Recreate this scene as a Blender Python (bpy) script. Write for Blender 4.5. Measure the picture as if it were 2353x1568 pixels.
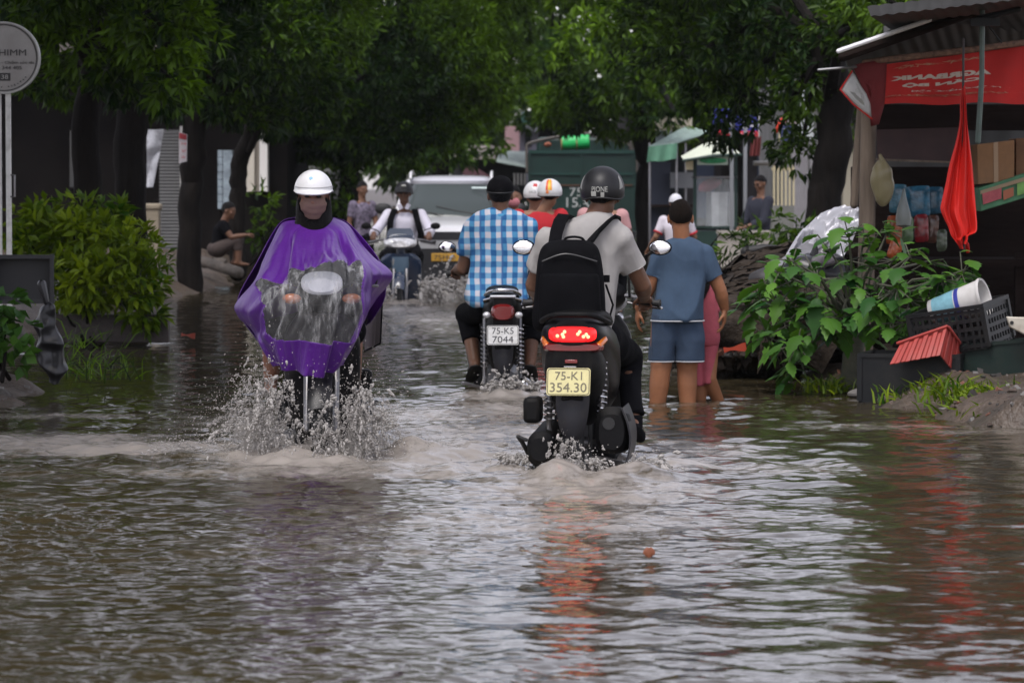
import bpy, bmesh, math, random
import numpy as np
from math import radians as R, sin, cos, pi, atan, sqrt
from mathutils import Vector, Matrix
random.seed(7)
RNG = np.random.default_rng(11)
scene = bpy.context.scene
for _o in list(bpy.data.objects):
    bpy.data.objects.remove(_o)

# ------------------------------------------------------------------ camera
FPX, HORIZON, CAM_Z = 7840.0, 420.0, 1.38          # focal length in photo pixels (2352 wide), eye height over the water
PITCH = atan((784 - HORIZON) / FPX)
cam_data = bpy.data.cameras.new('camera')
cam_data.sensor_width = 36.0
cam_data.lens = 36.0 * FPX / 2352.0
cam_data.clip_end = 2000
cam_data.dof.use_dof = True
cam_data.dof.focus_distance = 18.0
cam_data.dof.aperture_fstop = 6.5
cam = bpy.data.objects.new('camera', cam_data)
cam.location = (0, 0, CAM_Z)
cam.rotation_euler = (pi / 2 - PITCH, 0, 0)
scene.collection.objects.link(cam)
scene.camera = cam

# ------------------------------------------------------------------ world, sun, exposure
SUN_EL, SUN_ROT = R(62), R(200)
world = bpy.data.worlds.new('World')
scene.world = world
world.use_nodes = True
wn, wl = world.node_tree.nodes, world.node_tree.links
wn.clear()
w_out = wn.new('ShaderNodeOutputWorld')
w_bg = wn.new('ShaderNodeBackground')
w_sky = wn.new('ShaderNodeTexSky')
w_sky.sky_type = 'NISHITA'
w_sky.sun_disc = False
w_sky.sun_elevation = SUN_EL
w_sky.sun_rotation = SUN_ROT
w_sky.air_density = 1.0
w_sky.dust_density = 1.0
w_sky.ozone_density = 1.0
w_hs = wn.new('ShaderNodeHueSaturation')            # an overcast sky: the blue mostly washed out
w_hs.inputs['Saturation'].default_value = 0.30
w_bg.inputs['Strength'].default_value = 0.15
wl.new(w_sky.outputs[0], w_hs.inputs['Color'])
w_mx = wn.new('ShaderNodeMix'); w_mx.data_type = 'RGBA'; w_mx.blend_type = 'MULTIPLY'; w_mx.inputs['Factor'].default_value = 1
w_mx.inputs['B'].default_value = (1.03, .975, 1.03, 1)
wl.new(w_hs.outputs[0], w_mx.inputs['A'])
wl.new(w_mx.outputs['Result'], w_bg.inputs['Color'])
wl.new(w_bg.outputs[0], w_out.inputs['Surface'])
sun_data = bpy.data.lights.new('sun', 'SUN')
sun_data.energy = 1.5
sun_data.angle = R(25)
sun_data.color = (1.0, 0.96, 0.92)
sun = bpy.data.objects.new('sun', sun_data)
sun.rotation_euler = (pi / 2 - SUN_EL, 0, pi - SUN_ROT)
sun.location = (0, -10, 30)
scene.collection.objects.link(sun)
scene.view_settings.view_transform = 'Standard'
scene.view_settings.look = 'None'
scene.view_settings.exposure = 0.72
scene.view_settings.gamma = 1.0
cy = scene.cycles
cy.use_denoising = True
cy.max_bounces = 7
cy.diffuse_bounces = 3
cy.glossy_bounces = 3
cy.transmission_bounces = 5
cy.transparent_max_bounces = 12
cy.sample_clamp_indirect = 6
cy.caustics_reflective = False
cy.caustics_refractive = False

# ------------------------------------------------------------------ helpers
FWD = np.array([0, cos(PITCH), -sin(PITCH)])
UPV = np.array([0, sin(PITCH), cos(PITCH)])
def at(x, y, d):
    """world point that lies d metres ahead of the eye at photo position x, y"""
    r = FWD + np.array([1, 0, 0]) * (x - 1176) / FPX + UPV * (784 - y) / FPX
    return np.array([0, 0, CAM_Z]) + r * (d / r[1])
def pxm(d):
    return FPX / d                                   # photo pixels per metre at that distance
def X_of(x, d): return (x - 1176) / FPX * d
def depth_of(y): return at(0, y, 1)[2] and CAM_Z / (CAM_Z - at(1176, y, 1)[2])

MATS = {}
def nt_of(m):
    m.use_nodes = True
    return m.node_tree.nodes, m.node_tree.links
def mat(key, col=(.5, .5, .5), rough=.6, metal=0.0, var=0.0, scale=8.0, bump=0.0, bscale=40.0, spec=.5, coat=0.0,
        emit=None, estr=0.0, trans=0.0, sheen=0.0, stretch=(1, 1, 1), dirt=None, dscale=3.0, damt=0.5):
    if key in MATS: return MATS[key]
    m = bpy.data.materials.new(key)
    n, l = nt_of(m)
    b = n['Principled BSDF']
    b.inputs['Base Color'].default_value = (*col, 1)
    b.inputs['Roughness'].default_value = rough
    b.inputs['Metallic'].default_value = metal
    b.inputs['Specular IOR Level'].default_value = spec
    b.inputs['Coat Weight'].default_value = coat
    b.inputs['Coat Roughness'].default_value = .08
    b.inputs['Transmission Weight'].default_value = trans
    b.inputs['Sheen Weight'].default_value = sheen
    if emit is not None:
        b.inputs['Emission Color'].default_value = (*emit, 1)
        b.inputs['Emission Strength'].default_value = estr
    tc = mp = None
    if var or bump or dirt:
        tc = n.new('ShaderNodeTexCoord'); mp = n.new('ShaderNodeMapping')
        mp.inputs['Scale'].default_value = stretch
        l.new(tc.outputs['Object'], mp.inputs['Vector'])
    last = None
    if var:
        t = n.new('ShaderNodeTexNoise'); t.inputs['Scale'].default_value = scale
        t.inputs['Detail'].default_value = 5; t.inputs['Roughness'].default_value = .65
        l.new(mp.outputs[0], t.inputs['Vector'])
        x = n.new('ShaderNodeMix'); x.data_type = 'RGBA'
        x.inputs['A'].default_value = (*[max(0, c * (1 - var)) for c in col], 1)
        x.inputs['B'].default_value = (*[min(1, c * (1 + var)) for c in col], 1)
        mr = n.new('ShaderNodeMapRange'); mr.inputs[1].default_value = .3; mr.inputs[2].default_value = .7
        l.new(t.outputs['Fac'], mr.inputs[0]); l.new(mr.outputs[0], x.inputs['Factor'])
        last = x.outputs['Result']
    if dirt:
        t = n.new('ShaderNodeTexNoise'); t.inputs['Scale'].default_value = dscale
        t.inputs['Detail'].default_value = 6; t.inputs['Roughness'].default_value = .7
        l.new(mp.outputs[0], t.inputs['Vector'])
        mr = n.new('ShaderNodeMapRange'); mr.inputs[1].default_value = .45; mr.inputs[2].default_value = .7
        mr.inputs[4].default_value = damt
        l.new(t.outputs['Fac'], mr.inputs[0])
        x = n.new('ShaderNodeMix'); x.data_type = 'RGBA'
        if last: l.new(last, x.inputs['A'])
        else: x.inputs['A'].default_value = (*col, 1)
        x.inputs['B'].default_value = (*dirt, 1)
        l.new(mr.outputs[0], x.inputs['Factor'])
        last = x.outputs['Result']
    if last: l.new(last, b.inputs['Base Color'])
    if bump:
        t = n.new('ShaderNodeTexNoise'); t.inputs['Scale'].default_value = bscale
        t.inputs['Detail'].default_value = 4
        l.new(mp.outputs[0], t.inputs['Vector'])
        bp = n.new('ShaderNodeBump'); bp.inputs['Strength'].default_value = bump; bp.inputs['Distance'].default_value = .02
        l.new(t.outputs['Fac'], bp.inputs['Height']); l.new(bp.outputs[0], b.inputs['Normal'])
    MATS[key] = m
    return m

def nrm(v):
    v = np.asarray(v, float); return v / (np.linalg.norm(v) + 1e-12)
def perp(d):
    d = nrm(d); a = np.array([0, 0, 1.]) if abs(d[2]) < .9 else np.array([1., 0, 0])
    u = nrm(np.cross(a, d)); return u, np.cross(d, u)
def nnoise(P, scale, seed=0, n=7):
    """smooth pseudo noise about -1..1 for an array of points"""
    r = np.random.default_rng(seed); P = np.asarray(P, float) * scale
    w = P + .7 * np.sin(P[:, [1, 2, 0]] * 1.3 + r.uniform(0, 6, 3))
    s = np.zeros(len(P))
    for _ in range(n):
        k = r.normal(size=3); k *= r.uniform(.6, 1.7) / np.linalg.norm(k)
        s += np.sin(w @ k + r.uniform(0, 6.28))
    return s / sqrt(n) / 1.0

class MB:
    """collects shapes; build() links them as ONE mesh object"""
    def __init__(self): self.v = []; self.f = []; self.n = 0; self.mi = []
    def add(self, v, f, mi=0):
        v = np.asarray(v, float).reshape(-1, 3); k = self.n
        self.v.append(v); self.n += len(v)
        self.f += [tuple(i + k for i in q) for q in f]; self.mi += [mi] * len(f)
        return self
    def box(self, c, s, rot=None, mi=0, taper=1.0):
        x, y, z = np.asarray(s, float) / 2
        v = np.array([[sx * x * (taper if sz > 0 else 1), sy * y * (taper if sz > 0 else 1), sz * z] for sz in (-1, 1) for sy in (-1, 1) for sx in (-1, 1)])
        if rot is not None: v = v @ np.asarray(rot).T
        return self.add(v + np.asarray(c, float), [(0, 2, 3, 1), (4, 5, 7, 6), (0, 1, 5, 4), (2, 6, 7, 3), (0, 4, 6, 2), (1, 3, 7, 5)], mi)
    def loft(self, rings, cap=True, closed=True, mi=0):
        n = len(rings[0]); v = np.concatenate([np.asarray(r, float) for r in rings]); f = []
        m = n if closed else n - 1
        for i in range(len(rings) - 1):
            for j in range(m):
                a, b = i * n + j, i * n + (j + 1) % n
                f.append((a, b, b + n, a + n))
        if cap and closed:
            f.append(tuple(range(n - 1, -1, -1))); f.append(tuple((len(rings) - 1) * n + j for j in range(n)))
        return self.add(v, f, mi)
    def tube(self, pts, rad, n=10, rnd=True, flat=1.0, mi=0):
        P = [np.asarray(p, float) for p in pts]
        rad = [rad] * len(P) if np.isscalar(rad) else list(rad)
        T = []
        for i in range(len(P)):
            a = P[max(i - 1, 0)]; b = P[min(i + 1, len(P) - 1)]; T.append(nrm(b - a))
        u, w = perp(T[0]); rings = []
        if rnd:
            for t in (1, .92, .7, .38):
                pass
        def ring(c, r, u, w): return [c + r * (cos(a) * u + flat * sin(a) * w) for a in np.linspace(0, 2 * pi, n, endpoint=False)]
        if rnd:
            for t in (.97, .8, .45):
                rings.append(ring(P[0] - T[0] * rad[0] * t, rad[0] * sqrt(1 - t * t), u, w))
        for i in range(len(P)):
            u = nrm(u - T[i] * np.dot(u, T[i])); w = np.cross(T[i], u)
            rings.append(ring(P[i], rad[i], u, w))
        if rnd:
            for t in (.45, .8, .97):
                rings.append(ring(P[-1] + T[-1] * rad[-1] * t, rad[-1] * sqrt(1 - t * t), u, w))
        return self.loft(rings, mi=mi)
    def ell(self, c, r, rot=None, nu=16, nv=10, mi=0, p=1.0):
        r = np.ones(3) * np.asarray(r, float); rings = []
        for i in range(nv + 1):
            a = -pi / 2 + pi * (i + .02) / (nv + .04)
            rings.append([[cos(a) * cos(b), cos(a) * sin(b), sin(a)] for b in np.linspace(0, 2 * pi, nu, endpoint=False)])
        rings = np.array(rings)
        if p != 1.0: rings = np.sign(rings) * np.abs(rings) ** p
        rings = rings * r
        if rot is not None: rings = rings @ np.asarray(rot).T
        return self.loft(list(rings + np.asarray(c, float)), mi=mi)
    def lathe(self, prof, c=(0, 0, 0), axis=(0, 0, 1), n=20, mi=0, closed=False):
        ax = nrm(axis); u, w = perp(ax); c = np.asarray(c, float)
        rings = [[c + ax * h + r * (cos(a) * u + sin(a) * w) for a in np.linspace(0, 2 * pi, n, endpoint=False)] for r, h in prof]
        if closed: rings.append(rings[0])
        return self.loft(rings, cap=not closed, mi=mi)
    def prism(self, poly, normal_vec, mi=0):
        """closed polygon (n,3) pushed along a vector"""
        p = np.asarray(poly, float); n = len(p); q = p + np.asarray(normal_vec, float)
        f = [tuple(range(n - 1, -1, -1)), tuple(range(n, 2 * n))] + [(i, (i + 1) % n, n + (i + 1) % n, n + i) for i in range(n)]
        return self.add(np.concatenate([p, q]), f, mi)
    def sheet(self, G, thick=0.0, mi=0):
        """G: (rows, cols, 3) grid, optionally given a thickness"""
        G = np.asarray(G, float); a, b, _ = G.shape
        f = [(i * b + j, i * b + j + 1, (i + 1) * b + j + 1, (i + 1) * b + j) for i in range(a - 1) for j in range(b - 1)]
        if thick:
            du = np.gradient(G, axis=1); dv = np.gradient(G, axis=0); N = np.cross(du, dv)
            N /= np.linalg.norm(N, axis=2, keepdims=True) + 1e-12
            V = np.concatenate([G.reshape(-1, 3), (G + N * thick).reshape(-1, 3)]); o = a * b
            f2 = [tuple(i + o for i in reversed(q)) for q in f]
            edge = [(0, j, 0, j + 1) for j in range(b - 1)] + [(i, b - 1, i + 1, b - 1) for i in range(a - 1)] \
                + [(a - 1, j + 1, a - 1, j) for j in range(b - 2, -1, -1)] + [(i + 1, 0, i, 0) for i in range(a - 2, -1, -1)]
            f3 = [(i1 * b + j1, i0 * b + j0, i0 * b + j0 + o, i1 * b + j1 + o) for i0, j0, i1, j1 in edge]
            return self.add(V, f + f2 + f3, mi)
        return self.add(G.reshape(-1, 3), f, mi)
    def arrays(self): return np.concatenate(self.v), self.f
    def mesh(self, name, angle=40):
        me = bpy.data.meshes.new(name)
        V, F = self.arrays()
        me.from_pydata(V.tolist(), [], F); me.update()
        bm = bmesh.new(); bm.from_mesh(me); bmesh.ops.recalc_face_normals(bm, faces=bm.faces); bm.to_mesh(me); bm.free()
        if max(self.mi, default=0): me.polygons.foreach_set('material_index', self.mi)
        me.polygons.foreach_set('use_smooth', [True] * len(me.polygons))
        try: me.set_sharp_from_angle(angle=R(angle))
        except Exception: pass
        return me
    def build(self, name, m, parent=None, bevel=0.0, angle=40):
        return link(name, self.mesh(name, angle), m, parent, bevel)

WORLD = {}
def link(name, me, m, parent=None, bevel=0.0):
    o = bpy.data.objects.new(name, me)
    for x in (m if isinstance(m, (list, tuple)) else [m]): me.materials.append(x)
    scene.collection.objects.link(o)
    if parent is not None: o.parent = parent
    if bevel:
        b = o.modifiers.new('bevel', 'BEVEL'); b.width = bevel; b.segments = 2; b.limit_method = 'ANGLE'; b.angle_limit = R(40)
    return o
def tag(o, label=None, cat=None, group=None, kind=None):
    if label: o['label'] = label
    if cat: o['category'] = cat
    if group: o['group'] = group
    if kind: o['kind'] = kind
    return o
def thing(name, label, cat, loc=(0, 0, 0), rotz=0.0, group=None):
    o = bpy.data.objects.new(name, None); o.empty_display_size = .2
    scene.collection.objects.link(o)
    o.location = [float(c) for c in loc]; o.rotation_euler = (0, 0, rotz)
    return tag(o, label, cat, group)
class Frame:
    """a thing's own axes: x right, y along its heading, z up"""
    def __init__(self, loc, rotz=0.0):
        self.loc = np.asarray(loc, float); c, s = cos(rotz), sin(rotz); self.M = np.array([[c, -s, 0], [s, c, 0], [0, 0, 1.]])
    def W(self, p): return (np.asarray(p, float) - self.loc) @ self.M
    def L(self, x, y, d): return self.W(at(x, y, d))
def copy_tree(o, parent=None):
    c = o.copy(); scene.collection.objects.link(c)
    if parent is not None: c.parent = parent
    for ch in [q for q in bpy.data.objects if q.parent == o]: copy_tree(ch, c)
    return c

def remesh(mb, voxel, smooth=6, fac=.5):
    """one continuous surface around overlapping closed shapes"""
    me = bpy.data.meshes.new('tmp'); V, F = mb.arrays(); me.from_pydata(V.tolist(), [], F); me.update()
    bm = bmesh.new(); bm.from_mesh(me); bmesh.ops.recalc_face_normals(bm, faces=bm.faces); bm.to_mesh(me); bm.free()
    o = bpy.data.objects.new('tmp', me); scene.collection.objects.link(o)
    r = o.modifiers.new('r', 'REMESH'); r.mode = 'VOXEL'; r.voxel_size = voxel; r.use_smooth_shade = True
    if smooth:
        s = o.modifiers.new('s', 'SMOOTH'); s.iterations = smooth; s.factor = fac
    dg = bpy.context.evaluated_depsgraph_get()
    out = bpy.data.meshes.new_from_object(o.evaluated_get(dg))
    bpy.data.objects.remove(o); bpy.data.meshes.remove(me)
    out.polygons.foreach_set('use_smooth', [True] * len(out.polygons))
    return out
def verts_of(me):
    a = np.empty(len(me.vertices) * 3); me.vertices.foreach_get('co', a); return a.reshape(-1, 3)
def normals_of(me):
    a = np.empty(len(me.vertices) * 3); me.vertices.foreach_get('normal', a); return a.reshape(-1, 3)
def set_verts(me, V):
    me.vertices.foreach_set('co', np.asarray(V, np.float32).ravel()); me.update()
def wrinkle(me, amp, scale, seed=0, stretch=(1, 1, 1)):
    V = verts_of(me); N = normals_of(me)
    P = V * np.asarray(stretch)
    h = nnoise(P, scale, seed) * .6 + np.abs(nnoise(P, scale * 1.9, seed + 1)) * -.6 + nnoise(P, scale * 3.7, seed + 2) * .25
    set_verts(me, V + N * (h * amp)[:, None]); return me

def text_arrays(s, w=None, h=None, size=.1, depth=.002, shear=0.0, mirror=False, bold=0.0):
    """letters as arrays in the x/z plane, centred on the origin, readable from -y"""
    cu = bpy.data.curves.new('txt', 'FONT'); cu.body = s; cu.size = size; cu.extrude = depth / 2; cu.align_x = 'CENTER'; cu.shear = shear
    cu.offset = bold; cu.resolution_u = 3
    o = bpy.data.objects.new('txt', cu); scene.collection.objects.link(o)
    me = bpy.data.meshes.new_from_object(o.evaluated_get(bpy.context.evaluated_depsgraph_get()))
    V = verts_of(me); F = [tuple(p.vertices) for p in me.polygons]
    bpy.data.objects.remove(o); bpy.data.curves.remove(cu); bpy.data.meshes.remove(me)
    if len(V) == 0: return np.zeros((0, 3)), []
    lo, hi = V.min(0), V.max(0); V = V - (lo + hi) / 2
    if w: V[:, 0] *= w / (hi[0] - lo[0])
    if h: V[:, 1] *= h / (hi[1] - lo[1])
    elif w: V[:, 1] *= w / (hi[0] - lo[0])
    if mirror: V[:, 0] *= -1
    return np.stack([V[:, 0], -V[:, 2], V[:, 1]], 1), F
def put(V, c, xa=(1, 0, 0), za=(0, 0, 1)):
    xa = nrm(xa); za = nrm(za); ya = np.cross(za, xa)
    return np.asarray(c, float) + V[:, :1] * xa + V[:, 1:2] * ya + V[:, 2:] * za
def rotm(axis, ang): return np.array(Matrix.Rotation(ang, 3, Vector(axis)))
def basis(xa, ya, za): return np.stack([nrm(xa), nrm(ya), nrm(za)], 1)

def marks(n, w, h, seed, depth=.003):
    """a line of print too small to read: broken strokes, n characters wide"""
    r = np.random.default_rng(seed); m = MB()
    for i in range(n):
        if r.random() < .14: continue
        x = (-.5 + (i + .5) / n) * w; cw = w / n
        for _ in range(int(r.integers(2, 4))):
            k = r.integers(3); a = (cw * .20, h * r.uniform(.5, .95)) if k == 0 else (cw * .62, h * .22) if k == 1 else (cw * .3, h * .35)
            m.box((x + r.uniform(-.2, .2) * cw, 0, r.uniform(-.3, .3) * h), (a[0], depth, a[1]), rotm((0, 1, 0), r.normal() * .25))
    return m.arrays() if m.v else (np.zeros((0, 3)), [])
# ================================================================== SETTING: ground, water
def sstep(a, b, x):
    t = np.clip((x - a) / (b - a), 0, 1); return t * t * (3 - 2 * t)
def ground_h(X, Y):
    P = np.stack([X, Y, 0 * X], -1).reshape(-1, 3)
    n1 = nnoise(P, 1.1, 3).reshape(X.shape); n2 = nnoise(P, 4.3, 4).reshape(X.shape); n3 = nnoise(P, 13, 5).reshape(X.shape)
    xr = np.interp(Y, [5, 18.3, 19.2, 20.5, 23, 26, 29, 34, 45, 60, 200], [9, 8, 2.3, 1.95, 1.95, 2.0, 1.85, 2.5, 3.2, 4.3, 5])
    xl = np.interp(Y, [5, 18.6, 20.3, 22, 25, 31, 37, 43, 60, 200], [9, 8, 2.95, 2.7, 3.6, 4.1, 3.75, 3.75, 4.3, 5])
    e = .16 * n1 + .07 * n2
    r = sstep(-.25, .75, X - xr + e); l = sstep(-.25, .9, -X - xl + e)
    h = -.2 + r * .34 + l * .34 + .02 * n1
    h += (r + l) * (.05 * n2 + .02 * n3)
    h += .10 * sstep(3.4, 5, np.abs(X)) * sstep(17, 22, Y)
    return h
def grid_sheet(name, xs, ys, hfun, m):
    X, Y = np.meshgrid(xs, ys); Z = hfun(X, Y)
    V = np.stack([X, Y, Z], -1).reshape(-1, 3).astype(np.float32)
    a, b = len(ys), len(xs)
    i = np.arange((a - 1) * (b - 1)); rr, cc = i // (b - 1), i % (b - 1); k = rr * b + cc
    Q = np.stack([k, k + 1, k + b + 1, k + b], -1).astype(np.int32)
    me = bpy.data.meshes.new(name); me.vertices.add(len(V)); me.vertices.foreach_set('co', V.ravel())
    me.loops.add(Q.size); me.loops.foreach_set('vertex_index', Q.ravel())
    me.polygons.add(len(Q)); me.polygons.foreach_set('loop_start', np.arange(0, Q.size, 4, dtype=np.int32))
    me.polygons.foreach_set('use_smooth', np.ones(len(Q), bool)); me.update(calc_edges=True)
    return link(name, me, m), X, Y

mud = mat('wet mud', (.075, .055, .04), .5, var=.5, scale=7, bump=.9, bscale=30, dirt=(.035, .03, .018), dscale=2.5, damt=.8)
xs = np.concatenate([np.linspace(-300, -14, 18), np.arange(-13, -5, .25), np.arange(-5, 5, .06), np.arange(5, 13.1, .25), np.linspace(14, 300, 18)])
ys = np.concatenate([np.linspace(-40, 16, 8), np.arange(17, 33, .06), np.arange(33, 62, .2), np.linspace(63, 600, 40)])
ground, _, _ = grid_sheet('ground', xs, ys, ground_h, mud); tag(ground, kind='structure')

# where the wheels churn the water: x, y, size across, size along, strength
CHURN = [(-1.03, 17.2, .55, .7, 1.0), (-1.02, 18.4, .5, 1.3, .9), (-1.9, 17.7, .9, .6, .9), (-2.6, 18.3, .9, .6, .75), (-.35, 17.8, .5, .8, .75), (-1.3, 19.6, .9, 1.2, .4),
         (.30, 16.2, .42, .55, 1.0), (.45, 16.9, .5, .8, .7), (.05, 16.9, .35, .9, .5), (.75, 16.7, .4, .5, .7), (.3, 15.3, .5, .7, .55), (.25, 14.2, .55, .9, .22),
         (-.06, 22.2, .4, .7, 1.0), (-.1, 20.8, .5, 1.2, .6), (-.15, 19.3, .55, 1.0, .4), (.3, 21.0, .4, 1.0, .35),
         (-1.25, 39.8, .5, 1.2, 1.0), (-1.2, 37, .6, 1.8, .8), (-.75, 35, .6, 2.6, .8), (-.6, 32, .5, 2.0, .5), (-.9, 47.3, 1.1, 1.2, .8), (-.5, 43, .8, 3, .8), (.25, 33.3, .5, 1.5, .7),
         (1.05, 21.2, .3, .25, .3), (1.35, 21.3, .3, .25, .3), (.2, 45, 1.0, 5, .35), (1.1, 25, .6, 2.2, .25), (2.1, 19.3, .7, .35, .35), (2.6, 18.9, .6, .25, .35), (-.35, 17.1, 1.1, 1.3, .62), (-.25, 18.8, 1.1, 1.4, .6), (.3, 15.3, .9, 1.1, .62), (-2.3, 17.8, 1.2, .7, .6), (1.0, 17.6, .5, 1.0, .5), (-.5, 20.3, .9, 1.4, .55), (.2, 14.0, 1.2, 1.2, .46), (-.1, 16.4, .9, .8, .6), (1.3, 16.5, .6, .6, .45), (-1.0, 16.3, 1.3, .5, .5), (.0, 12.8, 1.6, 1.0, .3), (-2.7, 20.2, .7, .3, .5)]
def churn(X, Y):
    f = np.zeros_like(X)
    for x, y, a, b, s in CHURN:
        f = np.maximum(f, s * np.exp(-((X - x) / a) ** 2 * 1.2 - ((Y - y) / b) ** 2 * 1.2))
    return f
def water_h(X, Y):
    r = np.random.default_rng(5); shp = X.shape
    P = np.stack([X, Y, 0 * X], -1).reshape(-1, 3)
    patch = .5 + .5 * np.clip(nnoise(P, .75, 31).reshape(shp), -1, 1)
    patch2 = .5 + .5 * np.clip(nnoise(P, 1.9, 32).reshape(shp), -1, 1)
    h = np.zeros_like(X); x, y = X.ravel(), Y.ravel()
    hs = [np.zeros(x.size), np.zeros(x.size), np.zeros(x.size)]
    for i in range(84):
        lam = .05 * (.85 / .05) ** r.random() ** 1.15; k = 2 * pi / lam
        th = r.normal(pi / 2, .85) + (.5 if i % 5 == 0 else 0); ph = r.uniform(0, 6.28)
        b = 0 if lam > .36 else (1 if lam > .15 else 2)
        amp = .0040 * lam ** .95 * (.34 if b == 0 else .72 if b == 1 else 1.08)
        ar = k * (x * cos(th) + y * sin(th)) + ph
        hs[b] += amp * (np.sin(ar) + .22 * np.cos(2 * ar))
    h0, h1, h2 = [a.reshape(shp) for a in hs]
    far = np.clip(18 / np.maximum(Y, 1), .25, 1) ** .7
    h = h0 + h1 * (.35 + 1.1 * patch) + h2 * (.15 + 1.25 * patch * patch2)
    # rings and bow waves spreading from the wheels
    for cx, cyy, a in ((-1.03, 17.1, .016), (.3, 16.4, .013), (-.06, 22.4, .012), (1.2, 21.3, .005)):
        d = np.hypot(X - cx, (Y - cyy)); h += a * np.sin(d * 15 - 1) * np.exp(-d * .75) * sstep(.2, .6, d)
    c = churn(X, Y)
    t = nnoise(P * [1, .8, 1], 9, 41).reshape(shp); t2 = nnoise(P * [1, .8, 1], 23, 42).reshape(shp); t3 = nnoise(P, 55, 43).reshape(shp)
    h = h * far * (1 - .3 * c) + c * (.013 * t + .010 * t2 + .006 * t3)
    # humps of water thrown up behind the wheels
    for cx, cyy, a, b, s in ((.25, 15.95, .15, .16, .055), (.62, 16.1, .13, .18, .04), (-.05, 22.0, .16, .18, .07), (-1.55, 17.3, .35, .22, .05), (-.5, 17.4, .3, .2, .04), (-1.0, 16.95, .3, .16, .03), (.0, 16.35, .12, .2, .03)):
        h += s * np.exp(-((X - cx) / a) ** 2 - ((Y - cyy) / b) ** 2) * (1 + .5 * t + .25 * t2)
    return h
def make_water():
    m = bpy.data.materials.new('flood water'); n, l = nt_of(m); b = n['Principled BSDF']
    tc = n.new('ShaderNodeTexCoord')
    at_ = n.new('ShaderNodeAttribute'); at_.attribute_name = 'foam'
    no = n.new('ShaderNodeTexNoise'); no.inputs['Scale'].default_value = 9; no.inputs['Detail'].default_value = 8; no.inputs['Roughness'].default_value = .75
    l.new(tc.outputs['Object'], no.inputs['Vector'])
    ad = n.new('ShaderNodeMath'); ad.operation = 'MULTIPLY_ADD'; ad.inputs[1].default_value = 1.5; ad.inputs[2].default_value = -.75
    l.new(no.outputs['Fac'], ad.inputs[0])
    ad2 = n.new('ShaderNodeMath'); ad2.operation = 'MULTIPLY_ADD'; ad2.inputs[1].default_value = 1.25
    l.new(at_.outputs['Fac'], ad2.inputs[0]); l.new(ad.outputs[0], ad2.inputs[2])
    mr = n.new('ShaderNodeMapRange'); mr.interpolation_type = 'SMOOTHSTEP'; mr.inputs[1].default_value = .1; mr.inputs[2].default_value = .85
    l.new(ad2.outputs[0], mr.inputs[0])
    n2 = n.new('ShaderNodeTexNoise'); n2.inputs['Scale'].default_value = .7; n2.inputs['Detail'].default_value = 4
    l.new(tc.outputs['Object'], n2.inputs['Vector'])
    c0 = n.new('ShaderNodeMix'); c0.data_type = 'RGBA'; c0.inputs['A'].default_value = (.028, .022, .010, 1); c0.inputs['B'].default_value = (.052, .041, .022, 1)
    l.new(n2.outputs['Fac'], c0.inputs['Factor'])
    c1 = n.new('ShaderNodeMix'); c1.data_type = 'RGBA'; c1.inputs['B'].default_value = (.29, .262, .232, 1)
    l.new(mr.outputs[0], c1.inputs['Factor']); l.new(c0.outputs['Result'], c1.inputs['A'])
    l.new(c1.outputs['Result'], b.inputs['Base Color'])
    rr = n.new('ShaderNodeMapRange'); rr.inputs[3].default_value = .03; rr.inputs[4].default_value = .22
    l.new(mr.outputs[0], rr.inputs[0]); l.new(rr.outputs[0], b.inputs['Roughness'])
    b.inputs['IOR'].default_value = 1.333
    fi = n.new('ShaderNodeTexNoise'); fi.inputs['Scale'].default_value = 30; fi.inputs['Detail'].default_value = 3
    mp = n.new('ShaderNodeMapping'); mp.inputs['Scale'].default_value = (.6, 1.3, 1); l.new(tc.outputs['Object'], mp.inputs['Vector']); l.new(mp.outputs[0], fi.inputs['Vector'])
    bp = n.new('ShaderNodeBump'); bp.inputs['Strength'].default_value = .25; bp.inputs['Distance'].default_value = .004
    l.new(fi.outputs['Fac'], bp.inputs['Height']); l.new(bp.outputs[0], b.inputs['Normal'])
    xs = np.concatenate([np.linspace(-300, -12, 14), np.arange(-11, -4, .18), np.arange(-4, 4.01, .0125), np.arange(4.2, 11, .18), np.linspace(12, 300, 14)])
    yy = [9.2]
    while yy[-1] < 75: yy.append(yy[-1] + .016 * (yy[-1] / 12) ** 1.55)
    ys = np.concatenate([np.linspace(-40, 8.8, 12), yy, np.linspace(77, 600, 30)])
    o, X, Y = grid_sheet('water', xs, ys, water_h, m)
    a = o.data.attributes.new('foam', 'FLOAT', 'POINT'); a.data.foreach_set('value', churn(X, Y).ravel().astype(np.float32))
    return tag(o, kind='structure')
water = make_water()

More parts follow.
